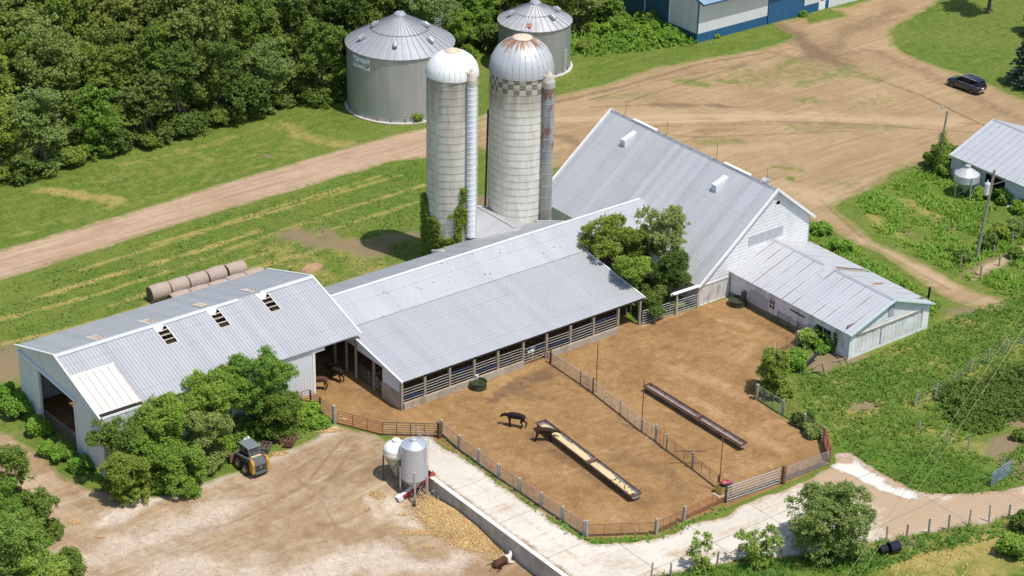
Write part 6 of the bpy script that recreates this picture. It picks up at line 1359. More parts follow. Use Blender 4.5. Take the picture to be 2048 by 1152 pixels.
for px_, py_, r_, L_, lb, ml in ((1766, 1107, .38, .7, 'small ribbed black pipe coil lying in weeds', .9), (1787, 1104, .48, .95, 'larger shiny black barrel lying beside the ribbed coil', .25)):
    c = gp(px_, py_); m = MB(); prof = []
    k = 0
    while k < L_: prof += [(r_ if r_ > .4 else r_*(.88 if int(k*12) % 2 else 1), k)]; k += .08
    m.lathe([(.02, 0)]+prof+[(.02, L_-.02)], 22); ca, sa = math.cos(-.2), math.sin(-.2); m.v = [(c.x+(v[2]-L_/2)*ca-v[0]*sa, c.y+(v[2]-L_/2)*sa+v[0]*ca, c.z+v[1]+r_) for v in m.v]
    tag(m.build('black_barrel', simple('black_plastic_%s' % r_, (.02, .022, .035), ml*.6, .1, 2)), lb, 'barrel')

# rusty loader attachments by the shrubs
def attachment(px_, py_, L, W2, H2, rz, label, mat):
    c = gp(px_, py_); t = thing('loader_attachment', label, 'attachment', tuple(c), rz)
    m = MB(); m.box(-L/2, L/2, -W2/2, -W2/2+.08, 0, H2); m.box(-L/2, L/2, W2/2-.08, W2/2, 0, H2*.8); m.build('frame', mat, t, world=False)
    for s in (-1, 1): m = MB(); m.box(s*L/2-.05, s*L/2+.05, -W2/2, W2/2, 0, H2); m.build('side_plate', mat, t, world=False)
    for k in range(4): m = MB(); m.box(-L/2+L*(k+.5)/4-.04, -L/2+L*(k+.5)/4+.04, -W2/2, W2/2, H2*.3, H2*.45); m.build('rib', mat, t, world=False)
    m = MB(); m.tube((-L/2, 0, H2*.7), (L/2, 0, H2*.7), .06, 6); m.build('crossbar', mat, t, world=False)
attachment(583, 884, 1.7, .75, .55, .65, 'rusty rectangular loader frame at the edge of the weeds', M_rust)
attachment(562, 882, .9, .8, .5, .2, 'smaller rusty bucket piece touching the rusty frame', M_rust)
attachment(530, 900, 1.2, .9, .5, .7, 'muddy loader attachment just right of the skid steer', simple('muddy_steel', (.13, .11, .08), .9, .3, 4))

# skid steer
def skid_steer():
    c = gp(507, 942); rz = math.atan2(0, 1)
    # facing away from the camera to the upper left
    a, b = gp(507, 945), gp(474, 916); rz = math.atan2(b.y-a.y, b.x-a.x)
    c = gp(502, 935); t = thing('skid_steer', 'muddy yellow and dark grey skid steer loader parked beside the shrubs', 'loader', (c.x, c.y, c.z), rz)
    dk = simple('loader_grey', (.10, .11, .12), .55, .15, 3, dirt=(.20, .16, .11), dirt_amt=.3); ye = simple('loader_yellow', (.52, .26, .02), .5, .12, 3, dirt=(.28, .19, .09), dirt_amt=.6)
    cab = simple('cab_grey', (.17, .20, .22), .4, .1, 2); gl = M_glass; tan = simple('loader_tan', (.55, .42, .22), .7, .1, 2)
    def B(name, mat, *boxes):
        m = MB()
        for bx in boxes: m.box(*bx)
        return m.build(name, mat, t, world=False)
    B('chassis', dk, (-1.15, 1.05, -.52, .52, .3, .95))
    m = MB(); m.prism([(-1.5, .45), (-.65, .45), (-.65, 1.42), (-.8, 1.42), (-1.42, 1.25), (-1.52, 1.05)], 'y', -.55, .55); m.build('engine_cover', dk, t, world=False)
    m = MB(); m.box(-1.54, -1.52, -.40, .40, .6, 1.05); m.build('rear_grille', simple('grille', (.055, .058, .06), .7, .3, 8), t, world=False)
    m = MB(); m.lathe([(.09, 0), (.01, .02)], 16); m.v = [(-1.545-v[2], v[0]*.7, .84+v[1]*.7) for v in m.v]; m.build('badge', tan, t, world=False)
    for s in (-1, 1):
        m = MB(); m.prism([(-1.55, .4), (-1.1, .45), (-1.0, 1.5), (-1.35, 1.5), (-1.55, 1.2)], 'y', s*.62-.1, s*.62+.1); m.build('rear_post', ye, t, world=False)
        m = MB(); m.beam((-1.25, s*.68, 1.45), (.9, s*.68, 1.0), .14, .2); m.beam((.9, s*.68, 1.05), (1.55, s*.60, .35), .13, .16); m.build('lift_arm', dk, t, world=False)
        m = MB(); m.beam((-.9, s*.66, 1.1), (.7, s*.66, .75), .1, .1); m.build('cylinder', M_pipe_dark, t, world=False)
        for x in (-.62, .52):
            m = MB(); m.tube((x, s*.56, .41), (x, s*.88, .41), .41, 20); w_ = m.build('wheel', simple('muddy_tyre', (.045, .04, .035), .95, .3, 5, dirt=(.15, .11, .07), dirt_amt=.6) if s == -1 and x < 0 else bpy.data.materials['muddy_tyre'] if 'muddy_tyre' in bpy.data.materials else M_dark, t, world=False)
            m = MB(); m.tube((x, s*.86, .41), (x, s*.90, .41), .22, 14); r_ = m.build('rim', tan, None, world=False); r_.parent = w_
    m = MB(); m.prism([(-.72, 1.0), (.85, .9), (.78, 1.9), (-.5, 2.05), (-.7, 1.6)], 'y', -.47, .47); m.build('cab', dk, t, world=False)
    m = MB(); m.prism([(-.60, 2.03), (.86, 1.9), (.86, 1.98), (-.55, 2.12)], 'y', -.52, .52); m.build('cab_roof', cab, t, world=False)
    m = MB(); m.quad((-.735, -.38, 1.48), (-.735, .38, 1.48), (-.56, .38, 1.98), (-.56, -.38, 1.98)); 
    m.build('rear_window', gl, t, world=False)
    for s in (-1, 1): m = MB(); m.quad((-.5, s*.48, 1.15), (.7, s*.48, 1.1), (.65, s*.48, 1.8), (-.4, s*.48, 1.92)); m.build('side_window', gl, t, world=False)
    B('rear_light_bar', tan, (-.95, -.74, -.42, .42, 1.42, 1.47))
    B('bumper', dk, (-1.62, -1.45, -.5, .5, .32, .45))
    m = MB(); m.prism([(1.30, .05), (2.3, .02), (2.3, .08), (1.5, .14), (1.38, .85), (1.28, .85)], 'y', -1.0, 1.0); m.build('bucket', simple('bucket_rust', (.24, .14, .10), .8, .25, 3), t, world=False)
    for s in (-1, 1): m = MB(); m.prism([(1.30, .05), (2.3, .05), (1.38, .85)], 'y', s*1.0-.02, s*1.0+.02); m.build('bucket_side', M_rust, t, world=False)
    t.scale = (1.14, 1.14, 1.12)
    return t
skid_steer()
# grey curved pipe piece behind the skid steer
c = gp(500, 905); m = MB(); 
for k in range(5):
    a0, a1 = math.radians(12+k*18), math.radians(12+(k+1)*18); m.tube((c.x-.75*math.cos(a0), c.y+.3, c.z+1.1*math.sin(a0)+.1), (c.x-.75*math.cos(a1), c.y+.3, c.z+1.1*math.sin(a1)+.1), .24, 10)
tag(m.build('curved_duct', simple('dusty_duct', (.52, .51, .48), .8, .15, 3)), 'dusty grey curved duct lying in weeds behind the skid steer', 'duct')

# dark SUV
def suv():
    a, b = gp(1903, 172), gp(1952, 190); rz = math.atan2(a.y-b.y, a.x-b.x); c = gp(1932, 178)
    t = thing('parked_suv', 'black-purple SUV parked on the dirt by the lawn edge', 'car', tuple(c), rz)
    P = NM('car_paint', .18, .6); P.color((.008, .007, .014)); P.b.inputs['Coat Weight'].default_value = 1.0; P = P.m
    G = NM('car_glass', .05, .8); G.color((.004, .004, .006)); G.b.inputs['Specular IOR Level'].default_value = .35; G = G.m
    st = [(-2.42, .80, .42, .80, .86), (-2.36, .90, .36, .98, 1.04), (-2.0, .96, .30, 1.06, 1.10), (-1.0, .98, .28, 1.08, 1.12), (0, .98, .26, 1.06, 1.12), (.9, .98, .27, 1.04, 1.10), (1.25, .97, .28, 1.0, 1.08), (2.0, .94, .32, .88, 1.0), (2.34, .84, .36, .74, .86), (2.45, .72, .42, .6, .68)]
    m = MB(); ring = []
    for x, w_, zb, zs, zt in st: ring.append([(x, -w_*.9, zb), (x, -w_, zb+.12), (x, -w_, (zb+zs)/2), (x, -w_*.98, zs), (x, -w_*.88, zt), (x, 0, zt+.03), (x, w_*.88, zt), (x, w_*.98, zs), (x, w_, (zb+zs)/2), (x, w_, zb+.12), (x, w_*.9, zb)])
    vs = [v for r in ring for v in r]; n = 11
    m.add(vs, [(i*n+j, i*n+(j+1) % n, (i+1)*n+(j+1) % n, (i+1)*n+j) for i in range(len(ring)-1) for j in range(n)]+[tuple(range(n)), tuple((len(ring)-1)*n+j for j in range(n))]); m.build('body', P, t, smooth=True, world=False)
    gh = [(-2.3, .80, 1.06, .78, 1.10), (-2.05, .86, 1.08, .70, 1.62), (-1.0, .88, 1.10, .72, 1.72), (.2, .88, 1.10, .72, 1.71), (.55, .87, 1.08, .70, 1.62), (1.3, .84, 1.04, .78, 1.10)]
    m = MB(); vs = []
    for x, wb, zb, wt, zt in gh: vs += [(x, -wb, zb), (x, -wt, zt), (x, 0, zt+.04), (x, wt, zt), (x, wb, zb)]
    m.add(vs, [(i*5+j, i*5+j+1, (i+1)*5+j+1, (i+1)*5+j) for i in range(5) for j in range(4)]+[(0, 1, 2, 3, 4), (25, 26, 27, 28, 29)]); m.build('windows', G, t, world=False)
    m = MB(); vs = []
    for x, wt, zt in ((-2.12, .66, 1.60), (-2.0, .70, 1.66), (-1.0, .725, 1.735), (.2, .725, 1.725), (.5, .70, 1.65)): vs += [(x, -wt, zt), (x, 0, zt+.06), (x, wt, zt)]
    m.add(vs, [(i*3+j, i*3+j+1, (i+1)*3+j+1, (i+1)*3+j) for i in range(4) for j in range(2)]); m.build('roof', P, t, smooth=True, world=False)
    for s in (-1, 1):
        m = MB(); m.beam((-1.8, s*.70, 1.77), (.2, s*.70, 1.78), .05, .05); m.build('roof_rail', M_galvpipe, t, world=False)
        m = MB(); m.beam((-2.0, s*.905, 1.11), (1.0, s*.905, 1.10), .02, .03); m.build('chrome_strip', M_galvpipe, t, world=False)
        for x in (-1.45, 1.5):
            m = MB(); m.tube((x, s*.76, .37), (x, s*1.0, .37), .37, 22); w_ = m.build('wheel', M_dark, t, world=False); m = MB(); m.tube((x, s*.985, .37), (x, s*1.01, .37), .24, 16); r_ = m.build('rim', simple('alloy', (.10, .095, .09), .4, .1, 2, metal=.5), None, world=False); r_.parent = w_
        m = MB(); m.box(-2.44, -2.3, s*.55-.24, s*.55+.24, .86, .98); m.build('tail_light', simple('tail_red', (.16, .01, .02), .2), t, world=False)
        m = MB(); m.box(2.2, 2.42, s*.62-.16, s*.62+.16, .7, .8); m.build('headlight', M_galvpipe, t, world=False)
        m = MB(); m.beam((.75, s*.95, 1.1), (.75, s*1.1, 1.15), .12, .12); m.build('mirror', P, t, world=False)
    m = MB(); m.quad((-2.46, -.22, .72), (-2.46, .22, .72), (-2.44, .22, .86), (-2.44, -.22, .86)); m.build('number_plate', M_trim, t, world=False)
    m = MB(); m.beam((-2.47, -.7, .5), (-2.47, .7, .5), .04, .08); m.build('bumper_strip', M_galvpipe, t, world=False)
suv()

# ------------------------------------------------------------------ cattle
def skin(name, verts, edges, mat, parent, sub=2):
    """verts: (x,y,z,rx,ry) -> one continuous skinned body"""
    me = bpy.data.meshes.new(name); me.from_pydata([v[:3] for v in verts], edges, []); ob = bpy.data.objects.new(name, me); COL.objects.link(ob)
    ob.modifiers.new('s', 'SKIN'); sv = me.skin_vertices[0].data
    for i, v in enumerate(verts): sv[i].radius = (v[3], v[4] if len(v) > 4 else v[3])
    sv[0].use_root = True; md = ob.modifiers.new('d', 'SUBSURF'); md.levels = sub; md.render_levels = sub
    bpy.context.view_layer.update(); dg = bpy.context.evaluated_depsgraph_get()
    new = bpy.data.meshes.new_from_object(ob.evaluated_get(dg)); bpy.data.objects.remove(ob); new.name = name
    new.materials.clear(); new.materials.append(mat); new.polygons.foreach_set('use_smooth', [True]*len(new.polygons)); return link_mesh(name, new, parent)
def hide(name, a, b, rough=.75, white=None):
    M = NM(name, rough, .2); p = M.co(); n = M.noise(p, 2.2, 5, .6); c = M.mix(M.ramp(n, .3, .7), a, b)
    if white:
        x = M.sep(p); k = M.ramp(M.math('ADD', x[0], M.math('MULTIPLY', M.math('SUBTRACT', n, .5), .5)), white, white+.04)
        c = M.mix(k, c, (.72, .68, .62))
        if len(white_extra): pass
    M.color(c); return M.m
white_extra = []
def cow(label, loc, rz, mat, scale=1.0, head='level', step=0.0, face=None, group=None):
    t = thing('cow', label, 'cow', tuple(loc), rz)
    hd = {'low': [(.88, 0, 1.10, .17, .14), (1.08, 0, 1.04, .13, .12), (1.24, 0, 1.0, .15, .15), (1.38, 0, .84, .11, .11), (1.43, 0, .76, .09, .09)],
          'level': [(.90, 0, 1.18, .19, .15), (1.08, 0, 1.28, .15, .13), (1.24, 0, 1.32, .15, .14), (1.40, 0, 1.20, .10, .10), (1.46, 0, 1.15, .085, .08)],
          'feed': [(.90, 0, 1.10, .19, .15), (1.10, 0, 1.08, .15, .13), (1.27, 0, 1.06, .15, .14), (1.42, 0, .92, .10, .10), (1.48, 0, .86, .085, .08)]}[head]
    v = [(0, 0, 1.10, .29, .33), (.38, 0, 1.10, .26, .33), (.66, 0, 1.16, .20, .26)]+hd+[(-.42, 0, 1.14, .25, .29), (-.72, 0, 1.19, .19, .22), (-.86, 0, 1.16, .11, .14)]
    e = [(0, 1), (1, 2), (2, 3), (3, 4), (4, 5), (5, 6), (6, 7), (0, 8), (8, 9), (9, 10)]
    def chain(root, pts):
        k = root
        for p in pts: v.append(p); e.append((k, len(v)-1)); k = len(v)-1
    for s, o in ((-1, step), (1, -step)):
        chain(2, [(.55, s*.18, .86, .14, .12), (.56+o*.5, s*.19, .54, .085, .075), (.56+o, s*.21, .22, .065, .06), (.56+o*1.1, s*.21, .06, .07, .065), (.62+o*1.1, s*.21, .03, .065, .055)])
        chain(9, [(-.62, s*.18, .90, .17, .13), (-.54-o*.6, s*.19, .66, .11, .09), (-.76-o, s*.19, .46, .07, .065), (-.70-o*1.2, s*.22, .16, .06, .06), (-.68-o*1.2, s*.22, .06, .07, .065), (-.62-o*1.2, s*.22, .03, .065, .055)])
    b = skin('body', v, e, mat, t)
    b.scale = (scale,)*3
    hp = hd[1]
    for s in (-1, 1): m = MB(); c = V(hd[2][0]-.08, s*.1, hd[2][2]+.06); m.beam(c, c+V(-.04, s*.2, .01), .03, .10); o = m.build('ear', mat, t, world=False); o.scale = (scale,)*3
    m = MB(); m.path([(-.92, 0, 1.14), (-1.0, 0, 1.0), (-1.0, .02, .6), (-.98, .03, .42)], .022, 5); m.tube((-.98, .03, .5), (-.98, .03, .36), .045, 6, r2=.02); o = m.build('tail', mat, t, world=False); o.scale = (scale,)*3
    return t
H_black = hide('hide_black', (.010, .009, .009), (.022, .018, .016)); H_brown = hide('hide_dark_brown', (.022, .014, .010), (.045, .026, .018)); H_red = hide('hide_brown', (.07, .03, .018), (.12, .05, .03))
H_herf = hide('hide_brown_white', (.07, .028, .016), (.11, .045, .028), white=.28); H_pied = hide('hide_pied', (.02, .018, .02), (.03, .028, .03), white=-.1)
a, b = gp(1046, 856), gp(1012, 848); cow('black cow walking left with lowered head in the near half of the pen', gp(1032, 854), math.atan2(gp(1014, 850).y-gp(1046, 856).y, gp(1014, 850).x-gp(1046, 856).x), H_black, 1.0, 'low', .12)
p_, q_ = gp(1074, 880), gp(1102, 882); cow('dark brown cow eating from the full feed bunk', gp(1088, 882), math.atan2(q_.y-p_.y, q_.x-p_.x)+.1, H_brown, .95, 'feed', .05)
cow('reddish brown cow standing in the mouth of the long barn beside the white wall', gp(638, 779), math.atan2(gp(620, 776).y-gp(656, 776).y, gp(620, 776).x-gp(656, 776).x), H_red, .95, 'low', .04)
cow('black cow standing in deep shade inside the long barn opening', gp(672, 761), math.atan2(gp(655, 752).y-gp(684, 762).y, gp(655, 752).x-gp(684, 762).x), H_black, .95, 'level', .04)
cow('pale spotted cow standing behind the shed rails where the middle fence begins', (15.3, .9, 0), -2.6, H_pied, .85, 'level', 0)
cow('black and white cow in the shade inside the west door of the long barn', (-24.2, 12.6, hz(-24, 12.6)), 1.9, H_pied, .85, 'level', 0)
def lying_cow():
    c = gp(1005, 1130); a, b = gp(988, 1134), gp(1022, 1118); rz = math.atan2(b.y-a.y, b.x-a.x)
    t = thing('cow', 'brown cow with white shoulders and face lying on the gravel below the straw', 'cow', tuple(c), rz)
    v = [(0, 0, .40, .34, .34), (.45, 0, .42, .30, .30), (.75, .03, .50, .20, .22), (.98, .16, .56, .13, .13), (1.10, .30, .56, .12, .11), (1.14, .46, .46, .08, .07), (1.14, .54, .42, .065, .055), (-.45, 0, .38, .33, .34), (-.78, .02, .36, .24, .26), (-.92, .03, .34, .13, .14)]
    e = [(0, 1), (1, 2), (2, 3), (3, 4), (4, 5), (5, 6), (0, 7), (7, 8), (8, 9)]
    def chain(r, pts):
        k = r
        for p in pts: v.append(p); e.append((k, len(v)-1)); k = len(v)-1
    chain(1, [(.5, .26, .22, .12, .11), (.78, .36, .12, .07, .06), (.55, .46, .07, .05, .05), (.48, .47, .05, .05, .05)])
    chain(1, [(.5, -.26, .22, .12, .11), (.78, -.34, .12, .07, .06), (.95, -.30, .07, .05, .05), (1.02, -.28, .05, .05, .05)])
    chain(8, [(-.6, .30, .25, .17, .14), (-.30, .48, .14, .10, .09), (-.62, .62, .09, .06, .055), (-.98, .66, .06, .05, .045), (-1.08, .66, .05, .05, .045)])
    chain(8, [(-.6, -.26, .2, .15, .13), (-.35, -.40, .10, .08, .07), (-.8, -.50, .07, .05, .05), (-1.05, -.50, .05, .045, .045)])
    skin('body', v, e, H_herf, t)
    for s in (0, 1): m = MB(); m.beam((1.06-.05*s, .20+.2*s, .62), (1.0+.18*s, .12+.16*s, .66), .03, .1); m.build('ear', H_herf, t, world=False)
    m = MB(); m.path([(-.98, 0, .42), (-1.2, -.05, .15), (-1.45, -.12, .05)], .025, 5); m.build('tail', H_herf, t, world=False)
lying_cow()

# ------------------------------------------------------------------ vegetation
def leaf_mat(name, a, b, light, trans=.42, objvar=.22):
    M = NM(name, .6, .25); r = M.attr('rnd'); oi = M.new('ShaderNodeObjectInfo')
    c = M.mix(r, a, b); c = M.mix(M.ramp(r, .8, 1.0, 0, .8), c, light)
    p = M.pos(); n = M.noise(p, .22, 3, .5); c = M.mul(M.ramp(n, .35, .65, .35, 0), c, (.72, .78, .7))
    hs = M.new('ShaderNodeHueSaturation'); M.l.new(c, hs.inputs['Color']); M.l.new(M.ramp(oi.outputs['Random'], 0, 1, 1-objvar, 1+objvar), hs.inputs['Value']); M.l.new(M.ramp(oi.outputs['Random'], 0, 1, .515, .488), hs.inputs['Hue'])
    c = hs.outputs[0]; M.color(c)
    tr = M.new('ShaderNodeBsdfTranslucent'); M.l.new(c, tr.inputs[0]); mx = M.new('ShaderNodeMixShader'); mx.inputs[0].default_value = trans
    M.l.new(M.b.outputs[0], mx.inputs[1]); M.l.new(tr.outputs[0], mx.inputs[2]); out = M.n['Material Output']; M.l.new(mx.outputs[0], out.inputs[0]); return M.m
LF_mid = leaf_mat('leaves_mid_green', (0.164, 0.243, 0.038), (0.292, 0.381, 0.064), (0.417, 0.477, 0.119))
LF_silver = leaf_mat('leaves_silver_green', (.165, .215, .045), (.300, .365, .085), (.50, .55, .22))
LF_dark = leaf_mat('leaves_dark_green', (0.095, 0.161, 0.033), (0.196, 0.271, 0.050), (0.270, 0.325, 0.079))
LF_shrub = leaf_mat('leaves_shrub', (0.177, 0.300, 0.044), (0.308, 0.456, 0.067), (0.417, 0.535, 0.119), objvar=.12)
LF_olive = leaf_mat('leaves_olive', (0.181, 0.270, 0.067), (0.343, 0.425, 0.127), (0.482, 0.522, 0.205), objvar=.12)
LF_bright = leaf_mat('leaves_bright', (.22, .33, .055), (.38, .50, .10), (.55, .60, .17), objvar=.12)
LF_spruce = leaf_mat('needles_blue', (0.040, 0.071, 0.060), (0.086, 0.121, 0.102), (0.168, 0.202, 0.194), trans=.08, objvar=.05)
LF_weed = leaf_mat('weed_leaves', (0.177, 0.333, 0.035), (0.308, 0.477, 0.067), (0.440, 0.572, 0.100), objvar=.1)
M_bark = simple('bark', (.13, .105, .08), .95, .3, 4, bump=.4)

DENS = 1.7
def rnd_unit(r, n):
    v = r.standard_normal((n, 3)); return v/np.linalg.norm(v, axis=1)[:, None]
def leaves(centers, rad, per, size, r, flat=.7, droop=0.0, wind=.0):
    """clusters of leaf quads round the given centres"""
    per = int(per*DENS); n = len(centers); N = n*per; c = np.repeat(centers, per, 0); o = rnd_unit(r, N)*(r.random((N, 1))**.45)*np.repeat(rad, per)[:, None]; o[:, 2] *= flat; P = c+o
    P[:, 2] -= droop*np.hypot(o[:, 0], o[:, 1])
    nv = rnd_unit(r, N)*.75+o/np.maximum(np.linalg.norm(o, axis=1), 1e-6)[:, None]*.5; nv[:, 2] += .65; nv /= np.linalg.norm(nv, axis=1)[:, None]
    t = np.cross(nv, rnd_unit(r, N)); t[:, 0] += wind; t /= np.linalg.norm(t, axis=1)[:, None]; b = np.cross(nv, t)
    s = size*(.55+.8*r.random(N))[:, None]; w_ = .34
    Q = np.stack([P-t*s*.5, P+b*s*w_+t*s*.05, P+t*s*.5, P-b*s*w_+t*s*.05], 1)
    rn = np.clip(np.repeat(r.random(n), per)*.45+.55*r.random(N), 0, 1)
    return Q, rn
def crown_points(r, lobes, ncl):
    L = np.array([l[:4] for l in lobes], float); w_ = L[:, 3]**2; w_ /= w_.sum(); k = r.choice(len(L), ncl*3, p=w_); d = rnd_unit(r, ncl*3); d[:, 2] = np.where(d[:, 2] < -.35, -d[:, 2], d[:, 2])
    P = L[k, :3]+d*(L[k, 3]*(.78+.28*r.random(ncl*3)))[:, None]*np.array([1, 1, .9])
    keep = np.ones(len(P), bool)
    for l in L:
        dd = np.linalg.norm((P-l[:3])/np.array([1, 1, .9]), axis=1); keep &= dd > l[3]*.70
    return P[keep][:ncl]
def rand_lobes(r, rx, zc, rz, n, irregular=1.0, low=False):
    out = [(0, 0, zc, min(rx, rz)*.60)]; n = int(n*1.9)
    if low:
        for i in range(7): a = 6.283*i/7+r.random(); q = rx*r.uniform(.40, .62); out.append((q*math.cos(a), q*math.sin(a), rx*r.uniform(.15, .35), rx*r.uniform(.32, .45)))
    for i in range(n):
        a = 6.283*r.random(); f = (.30+.52*r.random())*irregular; e = r.uniform(-.85, 1.0)
        out.append((rx*f*math.cos(a)*math.sqrt(max(.1, 1-e*e*.6)), rx*f*math.sin(a)*math.sqrt(max(.1, 1-e*e*.6)), zc+rz*.62*e, min(rx, rz)*(.17+.22*r.random()**1.3)))
    return out
def crown(r, rx, zc, rz, nlobes, ncl, per, leaf, clr=.5, droop=0.0, wind=0.0, lobes=None, irregular=1.0, low=False):
    L = lobes or rand_lobes(r, rx, zc, rz, nlobes, irregular, low); C = crown_points(r, L, ncl); rad = clr*(.6+.8*r.random(len(C)))
    Q, rn = leaves(C, rad, per, leaf, r, .75, droop, wind)
    # stray sprigs that break the outline
    LA = np.array([l[:4] for l in L]); mi = max(8, ncl//4); kk = r.integers(0, len(L), mi); I = LA[kk, :3]+rnd_unit(r, mi)*(LA[kk, 3]*.55*r.random(mi))[:, None]
    Qi, ri = leaves(I, np.full(mi, clr*1.35), int(per*.7), leaf*1.25, r, .9); Q = np.concatenate([Q, Qi]); rn = np.concatenate([rn, ri])
    m = max(6, ncl//3); d = rnd_unit(r, m); d[:, 2] = abs(d[:, 2])*.9; k = r.integers(0, len(L), m); LA = np.array([l[:4] for l in L]); S = LA[k, :3]+d*(LA[k, 3]*(1.02+.38*r.random(m)**1.5))[:, None]
    Q2, r2 = leaves(S, np.full(m, clr*.5), max(4, per//4), leaf, r, 1.4)
    return np.concatenate([Q, Q2]), np.concatenate([rn, r2]), L
def trunk_mb(h, r0, lobes, seed, base=0):
    m = MB(); r = random.Random(seed); top = V(r.uniform(-.2, .2), r.uniform(-.2, .2), h)
    pts = [V(0, 0, base-.3), V(r.uniform(-.1, .1), r.uniform(-.1, .1), h*.35), V(top.x*.6, top.y*.6, h*.7), top]
    for i, (a, b) in enumerate(zip(pts[:-1], pts[1:])): m.tube(a, b, r0*(1-.28*i), 8, r2=r0*(1-.28*(i+1)))
    for l in lobes[1:9]:
        s = pts[1].lerp(pts[3], r.uniform(.0, .8)); e = V(*l[:3]); mid_ = s.lerp(e, .5)+V(0, 0, -.2); m.tube(s, mid_, r0*.42, 6, r2=r0*.28); m.tube(mid_, e, r0*.28, 5, r2=r0*.08)
    return m
def tree(label, x, y, zc, rx, rz, leafm, seed, cat='tree', name='tree', nl=11, ncl=170, per=26, leaf=.24, clr=.42, group=None, cull=None, trunk=True, z0=None, r0=None, droop=0., wind=0., irregular=1.0, kname='crown', low=False):
    z0 = hz(x, y) if z0 is None else z0; t = thing(name, label, cat, (x, y, z0), group=group); r = np.random.default_rng(seed)
    Q, rn, L = crown(r, rx, zc-z0, rz, nl, ncl, per, leaf, clr, droop, wind, irregular=irregular, low=low)
    if cull is not None:
        c = Q.mean(1); k = ~cull(c[:, 0]+x, c[:, 1]+y, c[:, 2]+z0); Q, rn = Q[k], rn[k]
    k = Q[:, :, 2].min(1) > .0; Q, rn = Q[k], rn[k]
    quads_mesh(kname, Q, leafm, t, rn)
    if trunk: trunk_mb(max(.8, zc-z0), r0 or max(.06, rx*.055), L, seed).build('trunk', M_bark, t, world=False)
    return t
